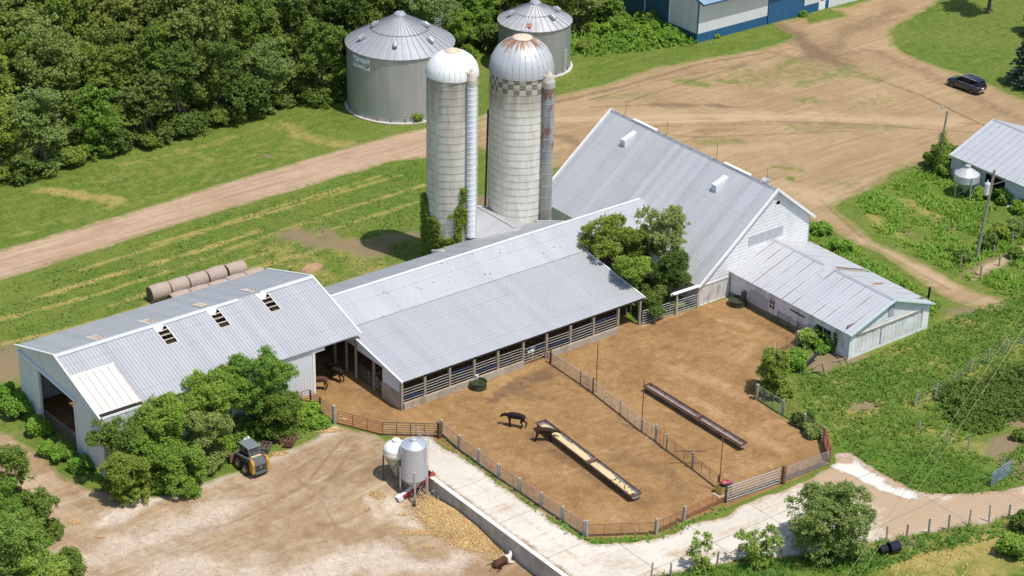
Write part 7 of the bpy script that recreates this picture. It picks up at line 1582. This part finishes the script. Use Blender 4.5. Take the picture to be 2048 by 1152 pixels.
# --- wood behind the farm: a few source trees, then copies
ORD = 'first second third fourth fifth sixth seventh eighth ninth tenth eleventh twelfth thirteenth fourteenth fifteenth sixteenth seventeenth eighteenth nineteenth twentieth'.split()
def ordn(i): return ORD[i-1] if i <= 20 else 'twenty-'+ORD[i-21]
def forest():
    r = np.random.default_rng(99); protos = []
    specs = [(4.4, 8.0, 6.0, 15, 330, 26, .30, LF_silver, .52, .0, .25), (4.0, 7.4, 5.6, 14, 310, 26, .28, LF_mid, .50, 0, 0), (3.7, 6.4, 5.2, 12, 290, 26, .28, LF_dark, .48, 0, 0),
             (4.2, 7.0, 6.0, 16, 340, 26, .32, LF_silver, .46, .35, .8), (3.9, 6.6, 5.6, 14, 300, 26, .27, LF_olive, .50, .15, 0), (3.2, 4.8, 4.6, 11, 230, 26, .27, LF_shrub, .46, 0, 0)]
    for i, (rx, zc, rz, nl, ncl, per, lf, mt, clr, dr, wi) in enumerate(specs):
        t = thing('wood_tree', 'x', 'tree', (0, 0, 0)); rr = np.random.default_rng(200+i)
        Q, rn, L = crown(rr, rx, zc, rz, nl, ncl, per, lf, clr, dr, wi, low=True); kz = Q[:, :, 2].min(1) > .2; Q, rn = Q[kz], rn[kz]
        # low skirt of foliage so the edge of the wood reaches the ground
        quads_mesh('crown', Q, mt, t, rn); trunk_mb(zc, .24, L, 300+i).build('trunk', M_bark, t, world=False); protos.append(t)
    kinds = ['pale silvery leaved', 'mid green rounded', 'dark green dense', 'windswept silvery drooping', 'loose mid green', 'low fresh green']
    used = [False]*6; out = []
    def put(x, y, k, s, sz, lab):
        o = protos[k] if not used[k] else copy_tree(protos[k]); used[k] = True
        o.location = (x, y, 0); o.rotation_euler = (0, 0, r.random()*6.28 if k != 3 else r.random()*.8-.4); o.scale = (s, s, s*sz); o['label'] = lab; o['category'] = 'tree'; o['group'] = 'trees of the wood behind the farm'; out.append(o)
    rows = [(66.3, 5.6), (72.4, 6.6), (78.2, 6.8), (84.4, 7.0), (90.8, 7.2), (97.4, 7.4), (104.4, 7.6), (112, 7.8), (120, 8), (128.5, 8), (137, 8), (146, 8.4)]
    edge = {0: 'at the front edge of the wood', 1: 'in the second rank of the wood', 2: 'in the third rank of the wood'}
    nid = 0
    for j, (v_, st) in enumerate(rows):
        u0 = -18+(v_-42)*.473-6; top = lambda u: 119.6-.693*(u-18.6)+37
        u = u0; idx = 0
        while u < 81:
            x = u+r.uniform(-1.2, 1.2); y = v_+r.uniform(-1.3, 1.3); u += st*r.uniform(.85, 1.12)
            if y > top(x): continue
            if j == 0 and (math.hypot(x-B1[0], y-B1[1]) < 8.0 or math.hypot(x-B2[0], y-B2[1]) < 7.0 or x > 79.5): continue
            if j == 1 and (math.hypot(x-B1[0], y-B1[1]) < 8.0 or x > 79.5): continue
            if x < 12: k = int(r.choice([0, 3, 0, 3, 1, 4])) if j < 5 else int(r.choice([0, 0, 4, 1]))
            elif x < 30: k = int(r.choice([1, 2, 0, 4, 3]))
            else: k = int(r.choice([1, 2, 4, 0, 2, 5]))
            if j == 0: k = int(r.choice([3, 4, 5, 2, 1])) if x < 25 else int(r.choice([5, 2, 1, 4]))
            s = r.uniform(.85, 1.18)*(1.0 if j else .86)
            zone = 'far left' if x < 0 else ('left' if x < 14 else ('left of the large grain bin' if x < 34 else ('behind the large grain bin' if x < 50 else ('behind the smaller grain bin' if x < 68 else 'beside the blue and white barn'))))
            where = edge.get(j, 'deep inside the wood' if j < 7 else 'at the back of the wood')
            idx += 1; put(x, y, k, s, r.uniform(.85, 1.15), '%s tree, %s from the left in the %s rank of the wood' % (kinds[k], ordn(idx), ordn(j+1) if j else 'front'))
    # skirt shrubs along the edge
    sh = thing('edge_shrub', 'x', 'shrub', (0, 0, 0)); rr = np.random.default_rng(77); Q, rn, L = crown(rr, 2.2, 1.5, 1.7, 8, 90, 24, .26, .45); k = Q[:, :, 2].min(1) > 0; quads_mesh('crown', Q[k], LF_dark, sh, rn[k])
    sh2 = thing('edge_shrub', 'x', 'shrub', (0, 0, 0)); rr = np.random.default_rng(78); Q, rn, L = crown(rr, 2.0, 1.2, 1.4, 8, 90, 24, .24, .42); k = Q[:, :, 2].min(1) > 0; quads_mesh('crown', Q[k], LF_mid, sh2, rn[k])
    first = [True, True]; names = ['dark', 'mid green']; u = -14
    i = 0
    while u < 78:
        q = i % 2; src = (sh, sh2)[q]; o = src if first[q] else copy_tree(src); first[q] = False
        vv = 64.6+r.uniform(-.8, 1.2)+(1.2 if u > 28 else 0)+(max(0, 68.2-abs(u-B1[0])*.2-65.5) if 32 < u < 50 else 0)+(1.2 if u > 55 else 0); o.location = (u, vv, 0); o.rotation_euler = (0, 0, r.random()*6); s = r.uniform(.55, 1.5); o.scale = (s*r.uniform(.8, 1.3), s, s*r.uniform(.7, 1.3))
        o['label'] = '%s shrub, %s from the left along the foot of the wood edge' % (names[q], ordn(i+1)); o['category'] = 'shrub'; o['group'] = 'shrubs along the edge of the wood'; u += r.uniform(2.8, 6.5); i += 1
forest()
# --- shrubs in front of the long barn
cb = lambda x, y, z: (y > 6.6) & (z < 4.75+.31*np.clip(y-6.9, 0, 9)) & (x > -25.6)
def at(px_, py_, z): p = pix(px_, py_, z); return p.x, p.y
for px_, py_, z, r_, rz, lm, lab, sd in (
    (512, 752, 4.0, 2.9, 3.2, LF_shrub, 'tallest bushy green tree beside the white wall of the long barn', 1),
    (452, 780, 3.6, 2.0, 2.7, LF_shrub, 'narrow green tree rising just left of the tallest bushy tree', 12),
    (390, 782, 3.7, 2.6, 3.0, LF_shrub, 'rounded green tree covering the middle of the long barn wall', 2),
    (330, 850, 3.2, 2.6, 2.8, LF_shrub, 'bushy tree below the translucent roof corner of the long barn', 3),
    (235, 865, 2.6, 2.6, 2.8, LF_mid, 'feathery tree hiding the left corner of the long barn', 4),
    (412, 855, 2.4, 2.0, 2.2, LF_olive, 'olive brown tinged bush in the centre of the shrub belt', 5),
    (556, 815, 2.0, 1.9, 1.9, LF_mid, 'low bush behind the skid steer', 6),
    (260, 935, 1.2, 2.6, 2.2, LF_mid, 'low bush at the bottom left of the shrub belt', 7),
    (360, 925, 1.0, 2.5, 1.9, LF_shrub, 'spreading low bush at the lower edge of the shrub belt', 8),
    (300, 895, 2.0, 2.3, 2.2, LF_shrub, 'middle green bush between the feathery corner tree and the lane', 9)):
    x, y = at(px_, py_, z); y = min(y, 5.8)
    tree(lab, x, y, z, r_, rz, lm, 400+sd, nl=20, ncl=600, per=32, leaf=.155, clr=.33, cull=cb, cat='tree' if z > 3 else 'bush', name='tree' if z > 3 else 'bush', irregular=1.05, wind=.3, low=True)
def leafy(label, x, y, rx, h, mat, seed, n=130, per=22, leaf=.24, name='bush', cull=None, clr=.33, group=None):
    return tree(label, x, y, hz(x, y)+h*.45, rx, h*.62, mat, seed, 'bush', name, 8, n, per, leaf, clr, group, cull, trunk=False, kname='foliage')
for px_, py_, rx, h, lm, lab, sd in (
    (35, 830, 1.9, 1.7, LF_weed, 'bright green leafy weeds left of the long barn door', 1), (75, 865, 1.4, 1.2, LF_weed, 'lower green weeds at the foot of the barn door leaf', 2),
    (115, 915, 1.7, 1.2, LF_weed, 'mound of leafy weeds at the lane bend below the barn door', 3), (160, 935, 1.3, 1.0, LF_weed, 'small weed mound right of the lane bend', 14), (10, 800, 1.5, 1.3, LF_weed, 'leafy weeds at the far left picture edge beside the barn', 15),
    (610, 830, 1.5, 1.0, LF_weed, 'leafy weed clump beside the red gate post', 4), (640, 850, 1.0, .7, LF_weed, 'low grass clump at the foot of the wooden post', 5), (590, 850, 1.2, .9, LF_mid, 'leafy weeds between the rusty frame and the white wall', 6), (548, 868, 1.0, .7, LF_weed, 'weeds above the rusty loader frame', 7),
    (400, 940, 1.4, .8, LF_weed, 'low weeds at the gravel edge below the shrub belt', 8), (425, 925, 1.2, .6, LF_weed, 'low weeds left of the skid steer', 9), (300, 965, 1.5, .8, LF_mid, 'low weeds at the bottom tip of the shrub belt', 10), (480, 880, 1.2, .8, LF_weed, 'pale green weeds behind the skid steer cab', 11),
    (1130, 433, 1.5, 1.9, LF_mid, 'small round bush in the corner between cream silo and tall barn', 20), (833, 243, .7, 1.1, LF_mid, 'small bush at the foot of the large grain bin', 21),
    (1610, 690, .8, 1.6, LF_bright, 'bright green sapling against the low shed wall', 22), (1655, 672, .9, 1.2, LF_shrub, 'vine tangle under the low shed window', 23), (1590, 735, 1.6, 1.3, LF_weed, 'tall weeds right of the pen-side tree', 24), (1560, 790, 1.2, 1.1, LF_mid, 'weeds at the foot of the pen-side tree', 25),
    (1605, 850, 1.0, 1.0, LF_dark, 'dark bush growing through the east pipe fence', 26), (1630, 870, .9, .9, LF_olive, 'olive bush near the rusty corner gate', 27), (1640, 700, 1.0, .8, LF_weed, 'weeds below the vine window of the low shed', 28),
    (1875, 335, 1.5, 3.0, LF_shrub, 'ivy thicket around the foot of the lamp pole', 30), (1893, 318, 1.2, 2.6, LF_bright, 'light green thicket between lamp pole and white shed', 31), (1890, 352, 1.2, 1.4, LF_shrub, 'low thicket under the hopper bin side', 32),
    (1990, 392, 1.1, 1.2, LF_weed, 'weeds against the white shed doorway', 33), (2012, 404, 1.2, 1.5, LF_shrub, 'shrub against the white shed wall at right', 34), (2040, 425, 1.0, 1.2, LF_weed, 'weeds at the right picture edge by the shed', 35), (1960, 395, 1.0, .9, LF_weed, 'low weeds in front of the hopper bin', 36),
    (2005, 480, 1.7, 1.6, LF_mid, 'dense bush right of the power pole base', 37), (2035, 470, 1.6, 1.7, LF_olive, 'olive bush at the right edge above the footpath', 38), (1975, 495, 1.2, 1.2, LF_dark, 'dark bush at the foot of the power pole', 39), (1925, 520, .9, .9, LF_mid, 'small bush around the white-capped post', 40), (2030, 515, .7, 1.0, LF_mid, 'small bush by the footpath corner', 41),
    (1750, 560, 1.6, .9, LF_weed, 'weeds along the far side of the low shed', 42), (1790, 578, 1.2, .9, LF_weed, 'weeds behind the east corner of the low shed', 43), (1640, 465, 1.4, .9, LF_weed, 'weeds by the east wall of the tall barn', 44), (1680, 500, 1.4, .9, LF_weed, 'weeds behind the ridge of the low shed', 45),
    
    (2045, 880, 1.2, .8, LF_mid, 'small bush beside the muddy hollow at right', 56), (2025, 1110, 1.6, 1.6, LF_shrub, 'grassy bush in the bottom right corner', 57), (2048, 1060, 1.2, 1.6, LF_dark, 'dark bush at the right edge below the lane fence', 58),
    (1195, 75, 2.2, 2.0, LF_weed, 'tall weeds left of the blue barn', 60), (1235, 70, 2.0, 2.2, LF_shrub, 'tall weeds beside the smaller grain bin', 61), (1290, 75, 2.2, 1.9, LF_weed, 'tall weeds below the dark blue doors', 62), (1340, 82, 1.6, 1.5, LF_weed, 'weeds at the white corner of the blue barn', 63), (1310, 52, 1.5, 2.0, LF_mid, 'bushy weeds against the dark blue doors', 64), (1170, 100, 1.4, 1.3, LF_mid, 'weeds at the foot of the smaller grain bin', 65), (1250, 85, 2.2, 1.4, LF_weed, 'grassy weeds in front of the tall weeds', 66),
    (1533, 40, .6, 1.4, LF_shrub, 'small sapling by the big blue sliding door', 67), (1605, 32, .4, .6, LF_weed, 'small weed at the right side of the sliding door', 68), (1430, 75, .5, .5, LF_weed, 'tuft at the blue wainscot', 69)):
    p = gp(px_, py_); leafy(lab, p.x, p.y, rx, h, lm, 500+sd, n=int(80+75*rx), cull=(lambda x, y, z: ((x > 38.5) & (x < 49.3) & (y > -16.5) & (y < 0)) | ((y > 6.7) & (x > -25.3) & (x < 0)) | ((x > 77.6) & (y < 6.4)) | ((x > 83.4) & (y > 54.1))))
def patch(name, label, poly, dens, h0, h1, mat, seed, cat, leaf=.22, rad=.26, per=9):
    r = np.random.default_rng(seed); P = wpts(poly); xs = [p.x for p in P]; ys = [p.y for p in P]; n = int((max(xs)-min(xs))*(max(ys)-min(ys))*dens)
    x = r.uniform(min(xs), max(xs), n); y = r.uniform(min(ys), max(ys), n); d = pdist(x, y, P)+1.4*(fbm(x, y, 2.0, seed)-.5); k = d > 0; x, y, d = x[k], y[k], d[k]
    top = (h0+(h1-h0)*fbm(x, y, 1.6, seed+1, 3))*np.clip(d/.7, .3, 1); C = np.column_stack([x, y, height(x, y)+top*(.55+.45*r.random(len(x)))]); Q, rn = leaves(C, np.full(len(C), rad), per, leaf, r, .8)
    o0 = Q[:, :, :2].mean((0, 1)); Q[:, :, 0] -= o0[0]; Q[:, :, 1] -= o0[1]; o = quads_mesh(name, Q, mat, None, rn); o.location = (o0[0], o0[1], 0); tag(o, label, cat, kind='stuff')
patch('nettles', 'dense dark broad-leaved nettle patch below the leaning wire fence at right', [(1866, 800), (1885, 772), (1950, 768), (2000, 742), (2080, 715), (2080, 850), (2035, 838), (2010, 858), (1960, 868), (1905, 852)], 9, .5, 1.5, LF_dark, 91, 'weeds')
patch('nettles', 'green broad-leaved weeds beside the panel fence and shrubs', [(595, 815), (650, 845), (655, 862), (600, 870), (560, 872), (520, 880), (460, 905), (420, 930), (330, 965), (300, 960), (400, 900), (500, 860)], 8, .2, .8, LF_weed, 92, 'weeds', .18)
patch('nettles', 'tall mixed weeds between the smaller grain bin and the blue barn', [(1160, 95), (1180, 60), (1240, 40), (1300, 35), (1385, 80), (1370, 92), (1290, 100), (1200, 108)], 5, .5, 1.8, LF_weed, 93, 'weeds', .24)
# --- trees between cattle shed and tall barn
cs = lambda x, y, z: ((x < 27.9) & (y < 8.8) & (z < 4.6)) | ((x > 34.2) & (z < 2.3+.79*(x-34.2)+.1)) | ((y > 8.6) & (z < 4.6))
for px_, py_, z, rx, rz, lm, lab, sd in ((1218, 478, 5.4, 2.5, 2.7, LF_mid, 'round green tree overhanging the cattle shed roof', 1), (1326, 468, 6.0, 2.5, 3.7, LF_olive, 'tall sparse olive tree in front of the steep barn roof', 2), (1265, 545, 4.3, 1.9, 2.2, LF_shrub, 'fresh green tree at the east end of the cattle shed', 3), (1340, 545, 3.4, 1.9, 2.6, LF_dark, 'dark tree filling the gap below the steep barn roof', 4), (1300, 600, 1.6, 1.8, 1.6, LF_dark, 'dark bush behind the pale gate under the pent roof', 5), (1272, 490, 4.8, 1.9, 2.6, LF_mid, 'middle green tree filling the gap between the round and the olive tree', 6)):
    x, y = at(px_, py_, z); tree(lab, x, y, z, rx, rz, lm, 600+sd, nl=12, ncl=380 if sd != 2 else 300, per=28, leaf=.165, clr=.33 if sd != 2 else .3, cull=cs, irregular=1.2)
x, y = at(1552, 735, 2.7); tree('dense green leaning tree on the east edge of the dirt pen', x, y, 2.6, 1.75, 2.5, LF_mid, 620, low=True, nl=12, ncl=330, per=30, leaf=.16, clr=.30)
x, y = at(1662, 1035, 3.2); tree('large olive green tree standing on the lower edge of the concrete drive', x, y, 3.2, 3.3, 3.3, LF_olive, 621, low=True, nl=17, ncl=620, per=30, leaf=.165, clr=.36, irregular=1.1)
x, y = at(1404, 1100, 1.7); tree('slender bright sapling, smallest of the three trees along the lower fence', x, y, 1.8, 1.05, 1.8, LF_bright, 622, low=True, nl=9, ncl=60, per=20, leaf=.16, clr=.24, irregular=1.25)
x, y = at(1517, 1083, 1.9); tree('bright green bushy sapling left of the large olive tree', x, y, 1.9, 1.6, 1.8, LF_bright, 623, low=True, nl=11, ncl=110, per=22, leaf=.17, clr=.27, irregular=1.2)
for px_, py_, z, rx, rz, lm, lab, sd in ((18, 935, 2.6, 2.2, 2.6, LF_mid, 'green tree at the left edge beside the lane bend', 1), (75, 1020, 1.2, 1.9, 1.6, LF_mid, 'spreading bush between the two big left edge trees', 2), (30, 1085, 2.4, 3.1, 3.0, LF_bright, 'large bright tree in the bottom left corner', 3), (90, 1150, .8, 2.2, 2.0, LF_bright, 'lower limbs tree below the large bright tree', 4), (140, 1132, .3, 1.2, 1.5, LF_mid, 'small round bush right of the bottom left corner tree', 5), (-20, 1010, 2.0, 2.4, 2.8, LF_shrub, 'tree half cut by the left picture edge', 6)):
    x, y = at(px_, py_, z); tree(lab, x, y, z, rx, rz, lm, 630+sd, nl=13, ncl=440 if rx > 2.3 else 260, per=30, leaf=.17, clr=.37, irregular=1.05, low=True)
# --- blue spruces and lawn tree at upper right
def spruce(label, px_, py_, h, r_, seed):
    p = gp(px_, py_); t = thing('spruce', label, 'tree', tuple(p)); r = np.random.default_rng(seed); C = []; R = []
    for k in range(26):
        f = k/25; z = .4+f*(h-.6); rad = r_*(1-f)**.8+.15; n = max(4, int(15*(1-f))+3)
        for i in range(n):
            a = r.random()*6.283; L = rad*(.75+.35*r.random())
            for q in (.45, .7, .95): C.append((L*q*math.cos(a), L*q*math.sin(a), z-.28*L*q)); R.append(.28)
    Q, rn = leaves(np.array(C), np.array(R), 12, .24, r, .5); quads_mesh('crown', Q, LF_spruce, t, rn); m = MB(); m.tube((0, 0, -.2), (0, 0, h*.9), .22, 8, r2=.04); m.build('trunk', M_bark, t, world=False)
spruce('blue spruce with drooping branches at the right edge beside the SUV', 2060, 172, 9.5, 3.3, 1); spruce('second blue spruce behind the first at the top right edge', 2085, 70, 10, 3.2, 2)
p = gp(1976, 27); tree('lawn tree at the top right with only its grey trunk and shade in view', p.x, p.y, 7.6, 4.0, 2.7, LF_mid, 650, nl=12, ncl=200, per=24, leaf=.3, clr=.5, r0=.30)
p = gp(1900, -60); tree('tree beyond the top edge shading the track', p.x, p.y, 7, 4, 3.5, LF_mid, 651, nl=12, ncl=170, per=24, leaf=.3, clr=.5)
# --- ivy on the grey silo
def ivy():
    r = np.random.default_rng(5); a0 = math.atan2(-.788, -.616); pts = []
    while len(pts) < 2600:
        off = r.uniform(-105, 42); z = r.uniform(.3, 9.2)
        h = np.interp(off, [-105, -80, -55, -35, -15, 5, 14, 22, 30, 42], [6.5, 6.8, 6.6, 6.0, 5.4, 6.4, 7.5, 8.6, 9.0, 4.0])
        gap = (abs(off+8) < 17 and 3.9 < z < 6.2) or (off > 24 and z < 5.0)
        nz = vnoise(np.array([off*.06]), np.array([z]), 1.0, 9)[0]
        if z > h*(.8+.35*nz) or (gap and nz > .25) or nz < .22: continue
        a = a0+math.radians(off); rr = R1+.08+.28*r.random()*(1.5 if off < -70 else .8); pts.append((C1[0]+rr*math.cos(a), C1[1]+rr*math.sin(a), z))
    C = np.array(pts); Q, rn = leaves(C, np.full(len(C), .20), 9, .17, r, 1.0); t = thing('ivy', 'dark green ivy climbing the foot of the slimmer grey silo', 'ivy', (C1[0], C1[1], 0)); Q[:, :, 0] -= C1[0]; Q[:, :, 1] -= C1[1]; quads_mesh('foliage', Q, LF_mid, t, rn)
ivy()
def vine(label, pts, n, rad, seed, mat=LF_weed):
    r = np.random.default_rng(seed); P = np.array([[p.x, p.y, p.z] for p in pts]); k = r.random(n)*(len(P)-1); i = k.astype(int); f = (k-i)[:, None]; C = P[i]*(1-f)+P[np.minimum(i+1, len(P)-1)]*f+r.standard_normal((n, 3))*rad*.6
    Q, rn = leaves(C, np.full(n, rad), 8, .15, r, 1.0); o = V(*P[0]); t = thing('vine', label, 'vine', tuple(o)); quads_mesh('foliage', Q-P[0], mat, t, rn)
vine('vine hanging across the dark window of the low shed', [V(38.45, -12.1, 1.7), V(38.4, -13, 1.3), V(38.4, -14.0, 1.5), V(38.4, -14.6, .4)], 60, .16, 1)
vine('vine beside the teal corner of the low shed', [V(38.4, -14.6, 2.2), V(38.4, -14.9, 1.2), V(38.4, -14.7, .1)], 40, .13, 2, LF_mid)
p = gp(1873, 349); vine('ivy climbing halfway up the lamp pole', [V(p.x, p.y, .2), V(p.x+.1, p.y-.08, 2.4), V(p.x+.2, p.y-.15, 5.2)], 170, .34, 3, LF_mid)

# --- grass and weeds that nobody could count
M_blade = leaf_mat('grass_blades', (.105, .215, .030), (.215, .365, .055), (.36, .42, .13), trans=.4, objvar=0)
M_blade2 = leaf_mat('lawn_blades', (0.157, 0.254, 0.035), (0.261, 0.352, 0.065), (0.385, 0.389, 0.114), trans=.4, objvar=0)
M_leafy = leaf_mat('broad_weeds', (0.134, 0.288, 0.035), (0.256, 0.475, 0.059), (0.381, 0.561, 0.105), trans=.35, objvar=0)
M_dryb = leaf_mat('dry_blades', (0.548, 0.390, 0.146), (0.762, 0.557, 0.242), (0.280, 0.324, 0.082), trans=.3, objvar=0)
def inpoly_pts(P, dens, r, clump=2.0, thr=.35, seed=0):
    xs = [p.x for p in P]; ys = [p.y for p in P]; A = (max(xs)-min(xs))*(max(ys)-min(ys)); n = int(A*dens)
    x = r.uniform(min(xs), max(xs), n); y = r.uniform(min(ys), max(ys), n); k = pdist(x, y, P) > -.3*r.random(n)
    x, y = x[k], y[k]; nz = fbm(x, y, clump, seed, 3); k = nz+.25*(r.random(len(x))-.5) > thr; return x[k], y[k], nz[k]
def tufts(name, label, polys, dens, h, wdt, mat, seed, blades_n=3, thr=.35, clump=2.2, cat='grass', avoid=None):
    r = np.random.default_rng(seed); QQ = []; RR = []
    for poly in polys:
        x, y, nz = inpoly_pts(wpts(poly), dens, r, clump, thr, seed)
        if avoid is not None: k = ~avoid(x, y); x, y, nz = x[k], y[k], nz[k]
        z = height(x, y)
        for b in range(blades_n):
            n = len(x); a = r.random(n)*6.283; hh = h*(.4+.9*r.random(n))*(.6+.8*(nz-thr)/(1-thr+1e-6)); lean = .35+1.0*r.random(n); w_ = wdt*(.6+.8*r.random(n))
            bx, by = x+r.normal(0, .07, n), y+r.normal(0, .07, n); tx, ty = np.cos(a), np.sin(a); sx, sy = -ty, tx
            B0 = np.column_stack([bx-sx*w_/2, by-sy*w_/2, z]); B1_ = np.column_stack([bx+sx*w_/2, by+sy*w_/2, z])
            T1 = np.column_stack([bx+sx*w_*.3+tx*lean*hh, by+sy*w_*.3+ty*lean*hh, z+hh]); T0 = np.column_stack([bx-sx*w_*.2+tx*lean*hh*1.05, by-sy*w_*.2+ty*lean*hh*1.05, z+hh*.9])
            QQ.append(np.stack([B0, B1_, T1, T0], 1)); RR.append(np.clip(.35*r.random(n)+.65*fbm(x, y, 3.5, seed+9, 3)*1.0+.1*(r.random(n)-.3), 0, 1))
    Q = np.concatenate(QQ); o0 = Q[:, :, :2].mean((0, 1)); Q[:, :, 0] -= o0[0]; Q[:, :, 1] -= o0[1]
    o = quads_mesh(name, Q, mat, None, np.concatenate(RR)); o.location = (o0[0], o0[1], 0); return tag(o, label, cat, kind='stuff')
rough_r = [(1650, 880), (1600, 800), (1600, 745), (1690, 735), (1860, 662), (1900, 640), (2060, 585), (2100, 700), (2100, 930), (1990, 985), (1850, 988), (1766, 946), (1700, 902)]
nobare = lambda x, y: paint(x, y, [([(1960, 900), (2010, 885), (2048, 860)], 2.2, 1), ([(1715, 815), (1735, 812)], .7, 1), ([(1690, 712), (1650, 735)], 1.3, 1)], 7) > .5
tufts('tall_grass', 'uncut green grass between the low shed and the right edge', [rough_r], 16, .24, .10, M_blade, 71, 3, .22, avoid=nobare)
tufts('tall_grass', 'uncut grass and weeds around the white shed and footpath', [[(1715, 400), (1830, 345), (1900, 345), (1990, 395), (2080, 440), (2080, 480), (1960, 520), (1945, 560), (1870, 530), (1760, 470)], [(1960, 560), (2080, 500), (2080, 590), (2010, 590)], [(1620, 450), (1700, 495), (1780, 545), (1880, 610), (1860, 650), (1800, 580), (1620, 480)]], 11, .42, .13, M_leafy, 72, 3, .38)
tufts('tall_grass', 'tall grass along the lower fence and bottom right corner', [[(1290, 1165), (1400, 1142), (1560, 1122), (1600, 1117), (1700, 1096), (1780, 1084), (1860, 1070), (2080, 1025), (2080, 1060), (1850, 1105), (1700, 1160), (1500, 1175), (1300, 1200)]], 16, .42, .09, M_blade, 73, 3, .30)
tufts('dry_grass', 'dry mown straw coloured grass in the bottom right corner', [[(1740, 1160), (1860, 1100), (2080, 1050), (2080, 1200), (1740, 1200)]], 12, .16, .10, M_dryb, 74, 2, .5)
tufts('weeds', 'low leafy weeds around the shrub belt of the long barn', [[(0, 770), (60, 830), (110, 890), (170, 950), (250, 985), (330, 975), (420, 945), (520, 915), (600, 875), (655, 850), (620, 810), (560, 830), (300, 900), (150, 880), (60, 800), (30, 780)], [(870, 872), (895, 885), (1010, 968), (1100, 1030), (1170, 1076), (1160, 1080), (1090, 1035), (1000, 972), (890, 893)], [(1172, 1078), (1310, 1074), (1370, 1048), (1450, 1012), (1450, 1020), (1370, 1060), (1310, 1082), (1180, 1088)]], 14, .26, .12, M_leafy, 75, 2, .36)
tufts('weeds', 'tall weeds in front of the blue barn west side', [[(1120, 110), (1150, 60), (1240, 40), (1395, 84), (1380, 92), (1300, 98), (1200, 112)]], 9, .6, .16, M_leafy, 76, 2, .3)
field = [(-40, 500), (0, 470), (200, 415), (400, 352), (700, 268), (850, 240), (1000, 195), (1110, 175), (1290, 130), (1400, 112), (1560, 80), (1400, 88), (1130, 140), (1000, 170), (860, 215), (690, 240), (560, 250), (350, 285), (0, 395), (-40, 400)]
field2 = [(-40, 620), (0, 575), (200, 512), (400, 448), (560, 400), (700, 358), (850, 322), (850, 500), (650, 570), (540, 535), (300, 600), (40, 685), (-40, 730)]
nobare2 = lambda x, y: paint(x, y, [([(590, 470), (650, 485), (720, 490), (760, 500)], 2.2, 1), ([(700, 490), (830, 470)], 1.2, 1)], 7) > .45
tufts('lawn_grass', 'mown grass strip between the wood and the dirt lane', [field], 7, .11, .12, M_blade2, 77, 1, .40, 1.6)
tufts('lawn_grass', 'coarse green grass between the dirt lane and the barns', [field2], 11, .17, .13, M_blade, 78, 1, .38, 1.8, avoid=nobare2)
tufts('lawn_grass', 'mown lawn at the upper right beyond the SUV', [[(1800, 50), (1900, 0), (2048, -20), (2100, 200), (2040, 190), (1960, 158), (1830, 108), (1796, 84)]], 7, .10, .12, M_blade2, 79, 1, .42, 1.6)
